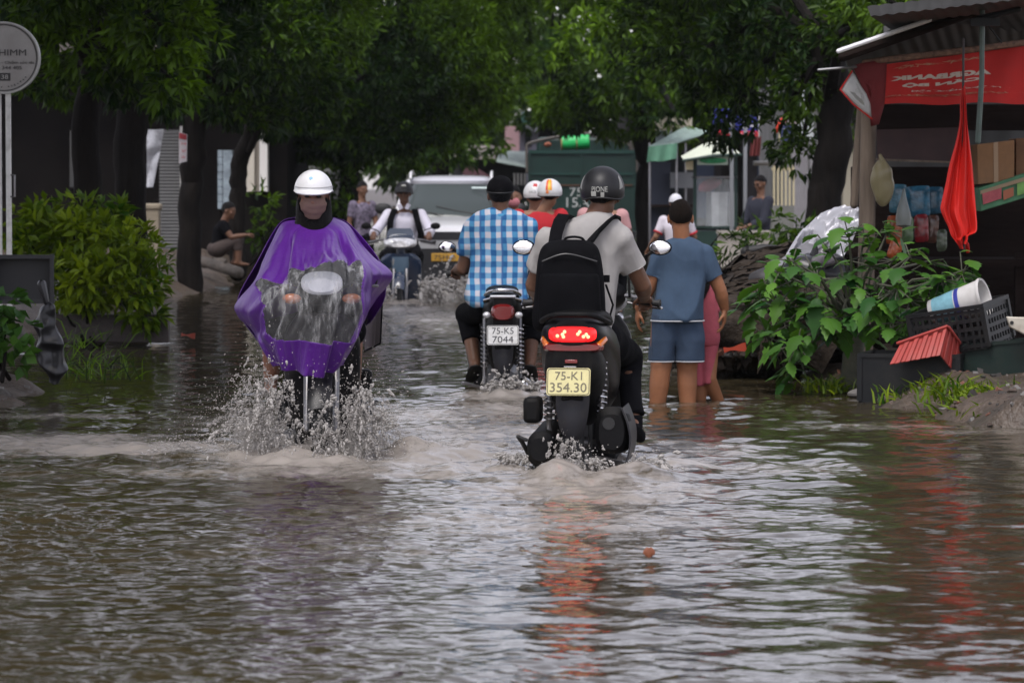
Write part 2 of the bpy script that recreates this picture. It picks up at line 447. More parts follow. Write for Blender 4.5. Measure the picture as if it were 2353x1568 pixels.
# ================================================================== TREES
def leaf_mat(key, dark, light, trans=.35):
    m = bpy.data.materials.new(key); n, l = nt_of(m); b = n['Principled BSDF']; out = n['Material Output']
    a = n.new('ShaderNodeAttribute'); a.attribute_name = 'tint'
    x = n.new('ShaderNodeMix'); x.data_type = 'RGBA'; x.inputs['A'].default_value = (*dark, 1); x.inputs['B'].default_value = (*light, 1)
    l.new(a.outputs['Fac'], x.inputs['Factor']); l.new(x.outputs['Result'], b.inputs['Base Color'])
    b.inputs['Roughness'].default_value = .45; b.inputs['Specular IOR Level'].default_value = .22
    t = n.new('ShaderNodeBsdfTranslucent'); g = n.new('ShaderNodeMix'); g.data_type = 'RGBA'; g.blend_type = 'MULTIPLY'; g.inputs['Factor'].default_value = 1
    g.inputs['B'].default_value = (1.0, 1.0, .45, 1); l.new(x.outputs['Result'], g.inputs['A']); l.new(g.outputs['Result'], t.inputs['Color'])
    ms = n.new('ShaderNodeMixShader'); ms.inputs[0].default_value = trans
    l.new(b.outputs[0], ms.inputs[1]); l.new(t.outputs[0], ms.inputs[2]); l.new(ms.outputs[0], out.inputs['Surface'])
    return m
LEAF = leaf_mat('tree leaf', (.006, .024, .003), (.16, .30, .008), .40)
LEAF_FAR = leaf_mat('far tree leaf', (.012, .040, .008), (.14, .26, .018), .40)
SHRUB_LEAF = leaf_mat('shrub leaf', (.022, .080, .005), (.23, .31, .008))
BROAD_LEAF = leaf_mat('broad leaf', (.016, .075, .014), (.11, .25, .03), .28)
IVY_LEAF = leaf_mat('ivy leaf', (.03, .09, .018), (.10, .22, .03))
bark = mat('wet bark', (.008, .0065, .0055), .8, spec=.1, var=.6, scale=9, bump=1.0, bscale=22, stretch=(1, 1, .25))

def leaves_mesh(name, C, D, k, L, W, tint, rng, droop=.5, spread=1.0, fold=.18):
    """whorls of k leaves at points C, leaning along D; one kite of two halves per leaf"""
    N = len(C); C = np.repeat(C, k, 0); D = np.repeat(D, k, 0); T = np.repeat(tint, k)
    d = rng.normal(size=(N * k, 3)); d /= np.linalg.norm(d, axis=1, keepdims=True)
    t = d * spread + D * .8; t[:, 2] -= droop * rng.uniform(.2, 1, N * k); t /= np.linalg.norm(t, axis=1, keepdims=True)
    up = np.array([0, 0, 1.]) + .5 * rng.normal(size=(N * k, 3))
    s = np.cross(t, up); s /= np.linalg.norm(s, axis=1, keepdims=True) + 1e-9
    nn = np.cross(s, t)
    l = L * rng.uniform(.65, 1.25, N * k)[:, None]; w = l * (W / L) * .5
    b = C + t * l * .12
    m = b + t * l * .48
    V = np.stack([b, m + s * w + nn * w * fold * 2, b + t * l - nn * l * .12, m - s * w + nn * w * fold * 2], 1).reshape(-1, 3)
    q = np.arange(N * k)[:, None] * 4
    F = np.concatenate([q + [0, 1, 2], q + [0, 2, 3]], 1).reshape(-1, 3).astype(np.int32)
    me = bpy.data.meshes.new(name); me.vertices.add(len(V)); me.vertices.foreach_set('co', V.astype(np.float32).ravel())
    me.loops.add(F.size); me.loops.foreach_set('vertex_index', F.ravel())
    me.polygons.add(len(F)); me.polygons.foreach_set('loop_start', np.arange(0, F.size, 3, dtype=np.int32)); me.update(calc_edges=True)
    a = me.attributes.new('tint', 'FLOAT', 'POINT')
    tt = np.clip(T + rng.normal(0, .10, N * k), 0, 1); a.data.foreach_set('value', np.repeat(tt, 4).astype(np.float32))
    return me
def lobe(x, y, d, rx, ry):
    return at(x, y, d), np.array([rx / pxm(d), rx / pxm(d) * .9, ry / pxm(d)])
def crown_points(lobes, dens, rng, shell=.55):
    C, D = [], []
    for c, r in lobes:
        A = 4 * pi * ((r[0] * r[1]) ** 1.6 / 3 + (r[0] * r[2]) ** 1.6 / 3 + (r[1] * r[2]) ** 1.6 / 3) ** (1 / 1.6)
        n = int(A * dens); u = rng.normal(size=(n, 3)); u /= np.linalg.norm(u, axis=1, keepdims=True)
        bump = 1 + .22 * nnoise(u, 2.3, int(rng.integers(1e6))) + .10 * nnoise(u, 6, int(rng.integers(1e6)))
        f = 1 - (1 - shell) * rng.random(n) ** 1.7
        C.append(c + u * r * (f * bump)[:, None]); D.append(u)
    C, D = np.concatenate(C), np.concatenate(D)
    keep = nnoise(C, 2.1, 77) + .5 * nnoise(C, 5, 78) > -.95      # gaps between the sprays
    return C[keep], D[keep]
def add_bark_tube(mb, pts, rads, n=12):
    P = [np.asarray(p, float) for p in pts]
    Q, rr = [], []
    for i in range(len(P) - 1):
        for t in np.linspace(0, 1, 5, endpoint=False):
            Q.append(P[i] * (1 - t) + P[i + 1] * t + RNG.normal(0, .02, 3) * (1 if 0 < i + t else 0)); rr.append(rads[i] * (1 - t) + rads[i + 1] * t)
    Q.append(P[-1]); rr.append(rads[-1]); mb.tube(Q, rr, n)
def tree(label, trunk_pts, rads, lobes, group='trees along the flooded street', L=.14, W=.046, dens=62, k=6, m=None, tint=(.13, .28), name='tree', seed=1, limbs=True):
    rng = np.random.default_rng(seed)
    base = np.asarray(trunk_pts[0], float).copy()
    th = thing(name, label, 'tree', base, 0, group)
    mb = MB(); pts = [np.asarray(p) - base for p in trunk_pts]; add_bark_tube(mb, pts, rads)
    if limbs:
        for c, r in lobes:
            a = pts[-1] * rng.uniform(.85, 1.0) + (pts[-2] - pts[-1]) * rng.uniform(0, .6)
            e = c - base; mid = a * .5 + e * .5 + np.array([0, 0, .15 * np.linalg.norm(e - a)])
            rr = rads[-1] * rng.uniform(.35, .6); mb.tube([a, mid, e], [rr, rr * .7, rr * .25], 7)
    mb.build('trunk', bark, th)
    C, D = crown_points([(c - base, r) for c, r in lobes], dens, rng)
    top = np.clip((C[:, 0] + base[0] + 1.2) / 3.0, -.3, 1) * np.where(C[:, 0] + base[0] < .8, 1, 0)     # leaves tinted paler towards the open street, a painted highlight on young growth
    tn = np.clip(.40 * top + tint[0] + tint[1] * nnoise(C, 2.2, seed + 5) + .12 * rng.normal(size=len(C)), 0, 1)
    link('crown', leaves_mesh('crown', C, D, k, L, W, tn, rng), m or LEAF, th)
    return th
Lb = lobe
def tk(*a): return [at(*q) for q in a]
tree('tree with a broad reddish brown trunk behind the yellow green shrub', tk((205, 790, 33), (200, 450, 33), (208, 200, 33), (230, 20, 33)), [.17, .14, .13, .12],
     [Lb(60, 25, 31, 120, 60), Lb(250, 110, 31, 130, 90), Lb(370, 60, 30.5, 130, 100), Lb(395, 185, 30.3, 62, 75), Lb(300, 190, 32, 90, 50), Lb(160, -60, 31, 170, 90), Lb(-60, -120, 32, 200, 120), Lb(380, -110, 31, 200, 110)], seed=1)
tree('tree with a thick black trunk right of the reddish one', tk((298, 740, 36), (300, 480, 36), (296, 300, 36), (330, 60, 36)), [.20, .165, .17, .15],
     [Lb(130, 170, 37, 100, 70), Lb(330, 235, 36.5, 70, 35), Lb(480, 90, 36, 110, 100), Lb(420, -60, 36, 220, 100), Lb(100, -60, 38, 240, 120)], seed=2)
tree('tree with a straight black trunk carrying the red and white notice', tk((434, 690, 43), (438, 480, 43), (442, 330, 43), (470, 150, 43)), [.17, .14, .15, .13],
     [Lb(500, 180, 43, 130, 95), Lb(620, 90, 42, 150, 110), Lb(500, 10, 43, 160, 110), Lb(690, 200, 44, 120, 100), Lb(560, -130, 43, 260, 120), Lb(560, 262, 43.5, 90, 26)], seed=3)
tree('slender dark trunked tree behind the squatting person', tk((546, 625, 47.5), (545, 480, 47.5), (548, 380, 47.5), (600, 240, 47)), [.13, .11, .12, .11],
     [Lb(640, 285, 47.5, 80, 35), Lb(720, 60, 46, 130, 110), Lb(760, -100, 46, 220, 110)], seed=4)
tree('wide trunked tree behind the purple poncho, its crown hanging over the road', tk((645, 680, 59), (643, 420, 59), (645, 320, 59), (700, 160, 59)), [.26, .20, .21, .18],
     [Lb(850, 130, 56.0, 190, 140), Lb(1010, 90, 57.0, 170, 130), Lb(900, 280, 57.0, 150, 85), Lb(1030, 235, 58.0, 115, 95), Lb(1115, 150, 57.5, 85, 105), Lb(970, 350, 60.0, 75, 35), Lb(780, 325, 59.0, 110, 55),
      Lb(1145, 40, 58.0, 75, 80), Lb(900, -110, 57.0, 280, 120), Lb(1160, -50, 58.0, 90, 70), Lb(700, 330, 59.5, 60, 40)], seed=5)
tree('leaning black trunked tree beside the market stall', tk((1878, 640, 38), (1890, 470, 38), (1912, 330, 38), (1925, 200, 38), (1880, 60, 38)), [.22, .19, .20, .18, .15],
     [Lb(1620, 110, 40, 140, 110), Lb(1770, 80, 39, 140, 105), Lb(1700, 215, 40, 130, 62), Lb(1850, 190, 38, 75, 80), Lb(1960, 60, 36, 110, 80), Lb(1500, 50, 41, 110, 85), Lb(1660, 300, 40.5, 36, 40), Lb(1790, 300, 39, 40, 60),
      Lb(1840, 345, 38.5, 42, 50), Lb(1690, -80, 40, 300, 90), Lb(2060, 10, 35, 130, 50), Lb(2200, -80, 36, 200, 70)], seed=6)
tree('dark trunked tree beyond the green lorry', tk((1492, 620, 62), (1488, 400, 62), (1480, 280, 62), (1450, 150, 62)), [.25, .2, .2, .18],
     [Lb(1330, 235, 61, 100, 70), Lb(1450, 265, 62, 95, 55), Lb(1400, 120, 58, 135, 95), Lb(1530, 170, 56, 110, 100), Lb(1400, -60, 60, 200, 90), Lb(1560, 280, 58, 60, 40)], seed=7, L=.2, W=.065, dens=34, tint=(.24, .30))
for i, (lab, X, Y, lbs) in enumerate([('tall street tree on the verge before the round signboard', -6.2, 19, [(-5.8, 19, 4.6, 2.5, 2.6), (-4.6, 21, 5.6, 2.2, 1.6), (-4.6, 16.5, 5.0, 2.1, 2.0), (-6.5, 22, 7.6, 2.6, 2.0), (-3.4, 23.5, 5.9, 1.9, 1.5), (-4.2, 19, 7.2, 2.2, 1.6)]),
                               ('tall street tree farther along behind the round signboard', -6.6, 26, [(-5.8, 26, 6.0, 2.5, 2.0), (-4.4, 27, 6.6, 2.2, 1.8), (-3.2, 25.5, 7.2, 1.9, 1.5), (-6.6, 25, 8.2, 2.6, 2.0)])]):
    tree(lab, [np.array([X, Y, .1]), np.array([X, Y, 2.2]), np.array([X + .2, Y, 4.0]), np.array([X + .5, Y, 5.4])], [.22, .19, .18, .15], [(np.array(q[:3]), np.array([q[3], q[3], q[4]])) for q in lbs], 'trees along the flooded street', L=.22, W=.075, dens=20, seed=40 + i)
# beyond: trees closing the end of the street
for i, (lab, X, Y, lbs) in enumerate([('tall tree rising behind the reddish brown trunk', -5.6, 33.5, [(-5, 32, 6.4, 2.0, 1.8), (-3.3, 32, 6.6, 1.9, 1.7), (-4.3, 33, 8.8, 2.3, 2.0), (-2.0, 33.5, 6.4, 1.6, 1.5), (-6.6, 33, 7.8, 2.4, 2.2), (-2.6, 34, 8.4, 1.8, 1.6)])]):
    tree(lab, [np.array([X, Y, .1]), np.array([X, Y, 2.2]), np.array([X + .2, Y, 4.0]), np.array([X + .6, Y, 5.8])], [.22, .19, .18, .15], [(np.array(q[:3]), np.array([q[3], q[3], q[4]])) for q in lbs], 'trees along the flooded street', L=.24, W=.08, dens=18, seed=50 + i)
for i, (lab, tx, d, lbs) in enumerate([
    ('pale green tree closing the far end of the street', 1255, 96, [(1230, 215, 96, 100, 65), (1310, 160, 92, 110, 95), (1290, 30, 94, 150, 90), (1220, 70, 97, 100, 90), (1280, -60, 94, 220, 70), (1340, 290, 96, 60, 30)]),
    ('feathery green tree low behind the white car', 1010, 82, [(1020, 340, 82, 85, 48), (960, 300, 84, 100, 60), (1080, 270, 86, 90, 70), (900, 360, 84, 80, 35), (1020, 180, 86, 160, 90)]),
    ('far dark tree above the left house', 120, 66, [(60, 180, 66, 220, 130), (250, 160, 66, 200, 140), (120, 0, 66, 260, 140)]),
    ('far dark tree behind the slender trunk', 480, 70, [(440, 170, 70, 200, 120), (620, 190, 70, 170, 120), (520, 20, 70, 260, 130)]),
    ('far dark tree behind the hanging crown', 800, 72, [(760, 200, 72, 170, 150), (900, 200, 72, 170, 150), (820, 20, 72, 260, 130)]),
    ('far tree over the row of signs', 1680, 70, [(1600, 190, 70, 150, 90), (1760, 180, 70, 150, 100), (1680, 40, 70, 240, 120)]),
    ('far tree behind the stall roof', 2080, 60, [(1960, 120, 60, 160, 130), (2150, 120, 60, 200, 140), (2060, 260, 60, 150, 80), (2300, 60, 60, 180, 150)])]):
    tree(lab, tk((tx, 420 + FPX * 1.4 / d, d), (tx, 330, d), (tx + 6, 180, d)), [.25, .2, .16], [Lb(*q) for q in lbs], 'trees far down the street', tint=(.30, .30), L=.26, W=.09, dens=17, k=6, m=LEAF_FAR, seed=20 + i)
# ================================================================== PEOPLE
def skin_mat(key, col):
    m = mat(key, col, .5, var=.12, scale=14, spec=.35)
    m.node_tree.nodes['Principled BSDF'].inputs['Subsurface Weight'].default_value = .08
    m.node_tree.nodes['Principled BSDF'].inputs['Subsurface Radius'].default_value = (.02, .008, .004)
    return m
SKIN = skin_mat('tan skin', (.27, .14, .085))
SKIN_DARK = skin_mat('brown skin', (.15, .075, .045))
SKIN_BOY = skin_mat('warm skin', (.27, .115, .055))
HAIR = mat('black hair', (.006, .005, .005), .5, spec=.15, var=.5, scale=120, bump=.8, bscale=160)
BLACK_CLOTH = mat('black cloth', (.006, .006, .0075), .9, spec=.06, bump=.3, bscale=300)
EYE = mat('eye dark', (.01, .008, .007), .2)
BLACK_RUBBER = mat('black rubber', (.012, .012, .012), .6)

def head_shape(mb, c, fwd, up, s=1.0, ears=True):
    c = np.asarray(c, float); f = nrm(fwd); r = nrm(np.cross(f, up)); u = np.cross(r, f); B = basis(r, f, u)
    def e(o, q): mb.ell(c + B @ (np.array(o) * s), np.array(q) * s, B, 18, 12)
    e((0, -.005, .022), (.076, .094, .092)); e((0, .012, -.055), (.058, .070, .066)); e((0, .070, -.093), (.026, .022, .020))
    e((0, .094, -.018), (.012, .018, .026)); e((0, .104, -.034), (.015, .011, .010)); e((0, .083, .020), (.055, .014, .012))
    e((0, .082, -.064), (.026, .011, .012)); e((-.045, .06, -.03), (.025, .025, .022)); e((.045, .06, -.03), (.025, .025, .022))
    if ears:
        for k in (-1, 1): e((k * .079, -.004, -.012), (.010, .020, .033))
    return c, B
def hand_shape(mb, w, d, pn, side=1, curl=.25, s=1.0):
    """palm, four unequal fingers and a thumb leaving the side of the palm"""
    w = np.asarray(w, float); d = nrm(d); pn = nrm(pn - d * np.dot(pn, d)); a = np.cross(d, pn) * side
    B = basis(a, d, pn)
    mb.ell(w + d * .047 * s, np.array([.040, .056, .016]) * s, B, 14, 10, p=.8)
    mb.ell(w + d * .012 * s, np.array([.028, .035, .018]) * s, B, 12, 8)
    for i, ln in enumerate((.074, .083, .076, .058)):
        b = w + d * (.088 - .004 * abs(i - 1)) * s + a * (1.4 - i) * .0195 * s
        dd = nrm(d + a * (1.4 - i) * .07); P = [b - dd * .02 * s]; P.append(b); cur = curl * (1 + .12 * i)
        for j, q in enumerate((.42, .32, .26)):
            an = cur * (j + .6); v = dd * cos(an) + pn * sin(an); P.append(P[-1] + v * ln * q * s)
        mb.tube(P, [.0092 * s, .0092 * s, .0086 * s, .0080 * s, .0070 * s], 8)
    b = w + d * .030 * s + a * .030 * s; v = nrm(d * .62 + a * .72 + pn * (.25 + .3 * curl)); v2 = nrm(d * .9 + a * .25 + pn * (.3 + .5 * curl))
    mb.tube([b - a * .012 * s, b + v * .034 * s, b + v * .034 * s + v2 * .032 * s], [.0125 * s, .0105 * s, .0085 * s], 8)
def superring(c, hw, dv, n=28, p=.82):
    a = np.linspace(0, 2 * pi, n, endpoint=False); ca, sa = np.cos(a), np.sin(a)
    ca = np.sign(ca) * np.abs(ca) ** p; sa = np.sign(sa) * np.abs(sa) ** p
    return c + ca[:, None] * hw + sa[:, None] * dv
def catmull(rows, k=3):
    A = np.asarray(rows, float); out = []
    for i in range(len(A) - 1):
        p0, p1, p2, p3 = A[max(i - 1, 0)], A[i], A[i + 1], A[min(i + 2, len(A) - 1)]
        for t in np.linspace(0, 1, k, endpoint=False):
            out.append(.5 * (2 * p1 + (p2 - p0) * t + (2 * p0 - 5 * p1 + 4 * p2 - p3) * t * t + (3 * p1 - p0 - 3 * p2 + p3) * t ** 3))
    out.append(A[-1]); return np.array(out)
def torso_rows(mb, F, rows, n=30, p=.82, k=3):
    """rows: y, left x, right x in the photo, distance, half thickness in metres"""
    rings = []
    for y, xl, xr, d, hd in catmull(rows, k):
        a, b = F.L(xl, y, d), F.L(xr, y, d); ya = F.W(F.loc + np.array([0, 1., 0]))
        rings.append(superring((a + b) / 2, (b - a) / 2, ya * hd, n, p))
    return mb.loft(rings)
def auto_torso(mb, J, w=1.0, dep=.105, drop=.0):
    sl, sr = J['shL'], J['shR']; hl, hr = J['hipL'], J['hipR']
    up = (sl + sr) / 2; lo = (hl + hr) / 2; ax = nrm(sr - sl); v = nrm(up - lo); fw = nrm(np.cross(v, ax)); L = np.linalg.norm(up - lo); hw = np.linalg.norm(sr - sl) / 2
    prof = [(-.06 - drop, .80, .95), (.10, .80, 1.0), (.35, .76, .92), (.62, .86, 1.05), (.82, .97, 1.05), (.95, 1.0, .85), (1.03, .72, .68), (1.09, .36, .52)]
    rings = [superring(lo + v * L * t + np.zeros(3), ax * hw * a * w * 1.0, fw * dep * b, 28) for t, a, b in catmull(prof, 3)]
    return mb.loft(rings)
def sleeve(mb, sh, el, wr, t, r0, r1, inset=.03, n=18):
    """tube from the shoulder down to t (0..1 upper arm, 1..2 forearm), flat at the cuff"""
    sh, el, wr = map(np.asarray, (sh, el, wr))
    if t <= 1: pts = [sh, sh + (el - sh) * t * .5, sh + (el - sh) * t]; rr = [r0, (r0 + r1) / 2, r1]
    else:
        e = el + (wr - el) * (t - 1); pts = [sh, (sh + el) / 2, el, (el + e) / 2, e]; rr = [r0, r0 * .85, (r0 + r1) / 2, r1 * 1.08, r1]
    mb.ell(pts[0], r0 * 1.02, None, 16, 10)
    mb.tube(pts, rr, n, rnd=False)
def garment(name, mb, m, parent, voxel, smooth=5, amp=.006, wscale=9, seed=0, stretch=(1, 1, .55)):
    me = remesh(mb, voxel, smooth)
    if amp: wrinkle(me, amp, wscale, seed, stretch)
    return link(name, me, m, parent)
def body(th, J, skin, voxel=.008, s=1.0, head=True, curlL=.3, curlR=.3, pnL=None, pnR=None, dL=None, dR=None, legs=True, feet=True, ears=True, arm=(.050, .040, .029), leg=(.085, .058, .040), calf=None, sideL=-1, sideR=1):
    mb = MB()
    head_shape(mb, J['head'], J['hfwd'], J.get('hup', (0, 0, 1)), s * J.get('hs', 1.0), ears)
    up = (J['shL'] + J['shR']) / 2; lo = (J['hipL'] + J['hipR']) / 2
    mb.tube([up * .75 + lo * .25, up, J['head'] - np.array([0, 0, .05 * s]) - nrm(J['hfwd']) * .015], [.065 * s, .058 * s, .054 * s], 14)
    mb.tube([lo, lo * .5 + up * .5, up - (up - lo) * .08], [.085 * s, .075 * s, .07 * s], 18)
    for k in 'LR':
        sh, el, wr = J['sh' + k], J['el' + k], J['wr' + k]
        mb.tube([up * .6 + sh * .4, sh, (sh + el) / 2, el, el + (wr - el) * .3, wr], [.06 * s, arm[0] * s * 1.1, arm[0] * s, arm[1] * s, arm[1] * s * 1.03, arm[2] * s], 12)
        d = {'L': dL, 'R': dR}[k]; d = nrm(wr - el) if d is None else d
        pn = {'L': pnL, 'R': pnR}[k]; pn = np.array([0, 0, -1.]) if pn is None else np.asarray(pn, float)
        hand_shape(mb, wr + nrm(d) * .005, d, pn, {'L': sideL, 'R': sideR}[k], {'L': curlL, 'R': curlR}[k], s)
        if legs:
            hp, kn, an = J['hip' + k], J['kn' + k], J['an' + k]
            cf = (leg[1] if calf is None else calf)
            mb.tube([hp * .7 + lo * .3, hp, (hp + kn) / 2, kn, kn + (an - kn) * .3, an], [leg[0] * s * 1.1, leg[0] * s * 1.05, leg[0] * .9 * s, leg[1] * s, cf * s * 1.02, leg[2] * s], 14)
            if feet:
                to = J['to' + k]; hl = an - nrm(to - an) * .04 * s - np.array([0, 0, .035 * s])
                mb.tube([hl, (an + to) / 2 + np.array([0, 0, -.02 * s]), to], [.034 * s, .038 * s, .026 * s], 10, flat=.7); mb.tube([an, hl], [leg[2] * s, .034 * s], 10)
    return link('body', remesh(mb, voxel, 4), skin, th)
def eyes(th, J, s=1.0):
    f = nrm(J['hfwd']); r = nrm(np.cross(f, J.get('hup', (0, 0, 1)))); u = np.cross(r, f); B = basis(r, f, u); q = s * J.get('hs', 1)
    for k in (-1, 1):
        m = MB(); m.ell(J['head'] + B @ (np.array([k * .032, .0845, -.002]) * q), np.array([.014, .006, .0065]) * q, B, 10, 6)
        m.tube([J['head'] + B @ (np.array([k * (.032 + o), .089, .018 - abs(o) * .2]) * q) for o in (-.02, 0, .02)], .0042 * q, 6); m.build('eye', EYE, th)
def hair_cap(th, J, m=None, s=1.0, low=.0, thick=1.05, name='hair'):
    """short hair: a close shell over the skull, open at the face"""
    f = nrm(J['hfwd']); r = nrm(np.cross(f, J.get('hup', (0, 0, 1)))); u = np.cross(r, f); B = basis(r, f, u); q = s * J.get('hs', 1)
    n, k = 40, 16; G = np.zeros((k, n + 1, 3))
    for j in range(n + 1):
        a = 2 * pi * j / n; fr = sin(a)                       # +1 front, -1 nape
        e0 = .05 * sin(j * 7.3) * sin(j * 2.1) + .42 * max(fr, 0) ** .6 + (-.62 - low) * max(-fr, 0) ** .7 - .12 * abs(cos(a)) ** 2
        for i in range(k):
            e = e0 + (pi / 2 - e0) * i / (k - 1)
            G[i, j] = (cos(e) * cos(a) * .076 * thick, cos(e) * sin(a) * .094 * thick - .005, sin(e) * .092 * thick + .022)
    G = G * q @ B.T + J['head']
    P = G.reshape(-1, 3); G = G + ((P - J['head']) * (.02 * nnoise(P, 60, 3))[:, None]).reshape(G.shape)
    mb = MB(); mb.sheet(G, -.003); return mb.build(name, m or HAIR, th)
def helmet(th, J, m, s=1.0, brim=0.0, front=.12, back=-.35, side=-.22, w=(.112, .128, .118), name='helmet', lift=.022, rimm=None):
    f = nrm(J['hfwd']); r = nrm(np.cross(f, J.get('hup', (0, 0, 1)))); u = np.cross(r, f); B = basis(r, f, u); q = s * J.get('hs', 1)
    n, k = 48, 16; G = np.zeros((k, n + 1, 3))
    def pt(a, e, g=1.0): return np.array([cos(e) * cos(a) * w[0] * g, cos(e) * sin(a) * w[1] * g - .004, sin(e) * w[2] * g + lift])
    def e0f(a):
        fr = sin(a); return front * max(fr, 0) ** .8 + back * max(-fr, 0) ** .8 + side * abs(cos(a)) ** 2
    for j in range(n + 1):
        a = 2 * pi * j / n
        for i in range(k): G[i, j] = pt(a, e0f(a) + (pi / 2 - e0f(a)) * i / (k - 1))
    mb = MB(); mb.sheet(G * q @ B.T + J['head'], -.012 * q)
    o = mb.build(name, m, th)
    rm = MB(); rm.tube([pt(2 * pi * j / n, e0f(2 * pi * j / n), .985) * q @ B.T + J['head'] for j in range(n + 1)], .0055 * q, 6, rnd=False); rm.build('rim', rimm or BLACK_RUBBER, o)
    if brim:
        Gb = np.zeros((4, 17, 3))
        for j, a in enumerate(np.linspace(radians_(18), radians_(162), 17)):
            for i in range(4):
                p = pt(a, e0f(a) + .03); t = i / 3 * brim * sin((a - radians_(18)) / radians_(144) * pi) ** .6
                Gb[i, j] = p + np.array([cos(a) * .4, sin(a), -.32]) * t
        bb = MB(); bb.sheet(Gb * q @ B.T + J['head'], .006); bb.build('brim', m, o)
    return o, B, q, pt
def radians_(d): return d * pi / 180
def on_helmet(o, J, B, q, pt, s, a0, e0, width, m, h=None, name='lettering'):
    """letters bent round a helmet shell; a0 = bearing, e0 = height angle"""
    V, Fc = text_arrays(s, w=width, h=h, depth=.001)
    W = []
    for x, y, z in V:
        a = a0 + x / .118; e = e0 + z / .118
        W.append(pt(a, e, 1.012 - y * 2))
    mb = MB(); mb.add(np.array(W) * q @ B.T + J['head'], Fc); return mb.build(name, m, o)
def shoe(th, an, to, m, s=1.0):
    an, to = np.asarray(an, float), np.asarray(to, float); d = nrm((to - an) * [1, 1, .6])
    mb = MB(); b = an - np.array([0, 0, .045 * s])
    mb.tube([b - d * .05 * s, b + d * .03 * s, b + d * .11 * s, b + d * .19 * s], [.040 * s, .044 * s, .044 * s, .030 * s], 12, flat=.75)
    mb.tube([an + [0, 0, .03 * s], b], [.046 * s, .046 * s], 12, rnd=False)
    return link('shoe', remesh(mb, .009, 3), m, th)
def legs_cloth(mb, J, k, t, r=(.105, .085, .07), lo=None):
    """one trouser leg down to t: 0..1 thigh, 1..2 shin"""
    hp, kn, an = J['hip' + k], J['kn' + k], J['an' + k]
    if t <= 1: e = hp + (kn - hp) * t; mb.tube([hp, (hp + e) / 2, e], [r[0], (r[0] + r[1]) / 2, r[1]], 20, rnd=False)
    else: e = kn + (an - kn) * (t - 1); mb.tube([hp, (hp + kn) / 2, kn, (kn + e) / 2, e], [r[0], (r[0] + r[1]) / 2, r[1], (r[1] + r[2]) / 2, r[2]], 20, rnd=False)
    mb.ell(hp, r[0], None, 18, 12)
    mb.ell(J['kn' + k], r[1] * .98, None, 16, 10) if t > 1 else None
# ================================================================== TWO-WHEELERS
PLASTIC = mat('black plastic', (.0045, .0045, .0055), .32, spec=.16, var=.3, scale=20, dirt=(.016, .014, .011), dscale=7, damt=.6)
PLASTIC_MATT = mat('matt black plastic', (.006, .006, .0065), .55, spec=.12, bump=.15, bscale=200, dirt=(.03, .026, .02), dscale=6, damt=.5)
GREY_PLASTIC = mat('grey plastic', (.022, .022, .026), .45, spec=.18, dirt=(.05, .043, .034), dscale=9, damt=.5)
CHROME = mat('chrome', (.6, .6, .62), .18, metal=1, dirt=(.25, .22, .18), dscale=12, damt=.5)
STEEL = mat('dull steel', (.22, .22, .23), .4, metal=.8, dirt=(.12, .09, .06), dscale=10)
MIRROR = mat('mirror glass', (.8, .8, .82), .03, metal=1)
SEAT = mat('black vinyl', (.005, .005, .005), .5, spec=.12, bump=.3, bscale=120)
AMBER = mat('amber lens', (.5, .12, .01), .2, coat=.5)
RED_LENS = mat('dark red lens', (.16, .008, .008), .18, coat=.6)
CLEAR_LENS = mat('clear lamp lens', (.72, .72, .74), .12, metal=.35, var=.5, scale=30)
RED_GLOW = mat('lit red lamp', (.5, .01, .01), .3, emit=(1, .012, .014), estr=.95)
HOT_GLOW = mat('lit red lamp bulb', (1, .3, .2), .3, emit=(1, .16, .07), estr=3.6)
WHITE_PLATE = mat('white number plate', (.62, .62, .60), .45, dirt=(.35, .32, .27), dscale=14, damt=.6)
YELLOWED_PLATE = mat('yellowed number plate', (.60, .55, .26), .45, dirt=(.42, .37, .2), dscale=14, damt=.6)
PLATE_INK = mat('plate ink', (.03, .03, .035), .6)
PLATE_INK_PALE = mat('worn plate ink', (.13, .115, .075), .6)
FLOODED = -.17                                             # the road under the water

def plate(th, c, w, h, tilt, lines, m, ink, up=None, n_=None, name='number_plate', border=True, depth=.004):
    """a number plate facing -y, tilted back at its top"""
    za = np.array([0, sin(tilt), cos(tilt)]); xa = np.array([1., 0, 0]); B = basis(xa, np.cross(za, xa), za)
    mb = MB(); p = []
    for sx, sz in ((1, 1), (-1, 1), (-1, -1), (1, -1)):
        for k in range(5):
            a = pi / 2 * k / 4 + {(1, 1): 0, (-1, 1): pi / 2, (-1, -1): pi, (1, -1): 3 * pi / 2}[(sx, sz)]; r = min(w, h) * .1
            p.append([sx * (w / 2 - r) + r * cos(a), 0, sz * (h / 2 - r) + r * sin(a)])
    mb.prism(np.array(p) @ B.T + c, B @ np.array([0, depth, 0])); o = mb.build(name, m, th)
    t = MB()
    for s, fx, fz, fw, fh in lines:
        V, F = text_arrays(s, w=w * fw, h=h * fh, depth=.0012); t.add(put(V, np.asarray(c) + B @ np.array([w * fx, -.0012, h * fz]), xa, za), F)
    t.build('lettering', ink, o)
    if border:
        b = MB(); q = np.array(p) * [.95, 1, .93]; b.tube([v @ B.T + c + B @ np.array([0, -.001, 0]) for v in list(q) + [q[0]]], .0018, 5, rnd=False); b.build('border', ink, o)
    return o
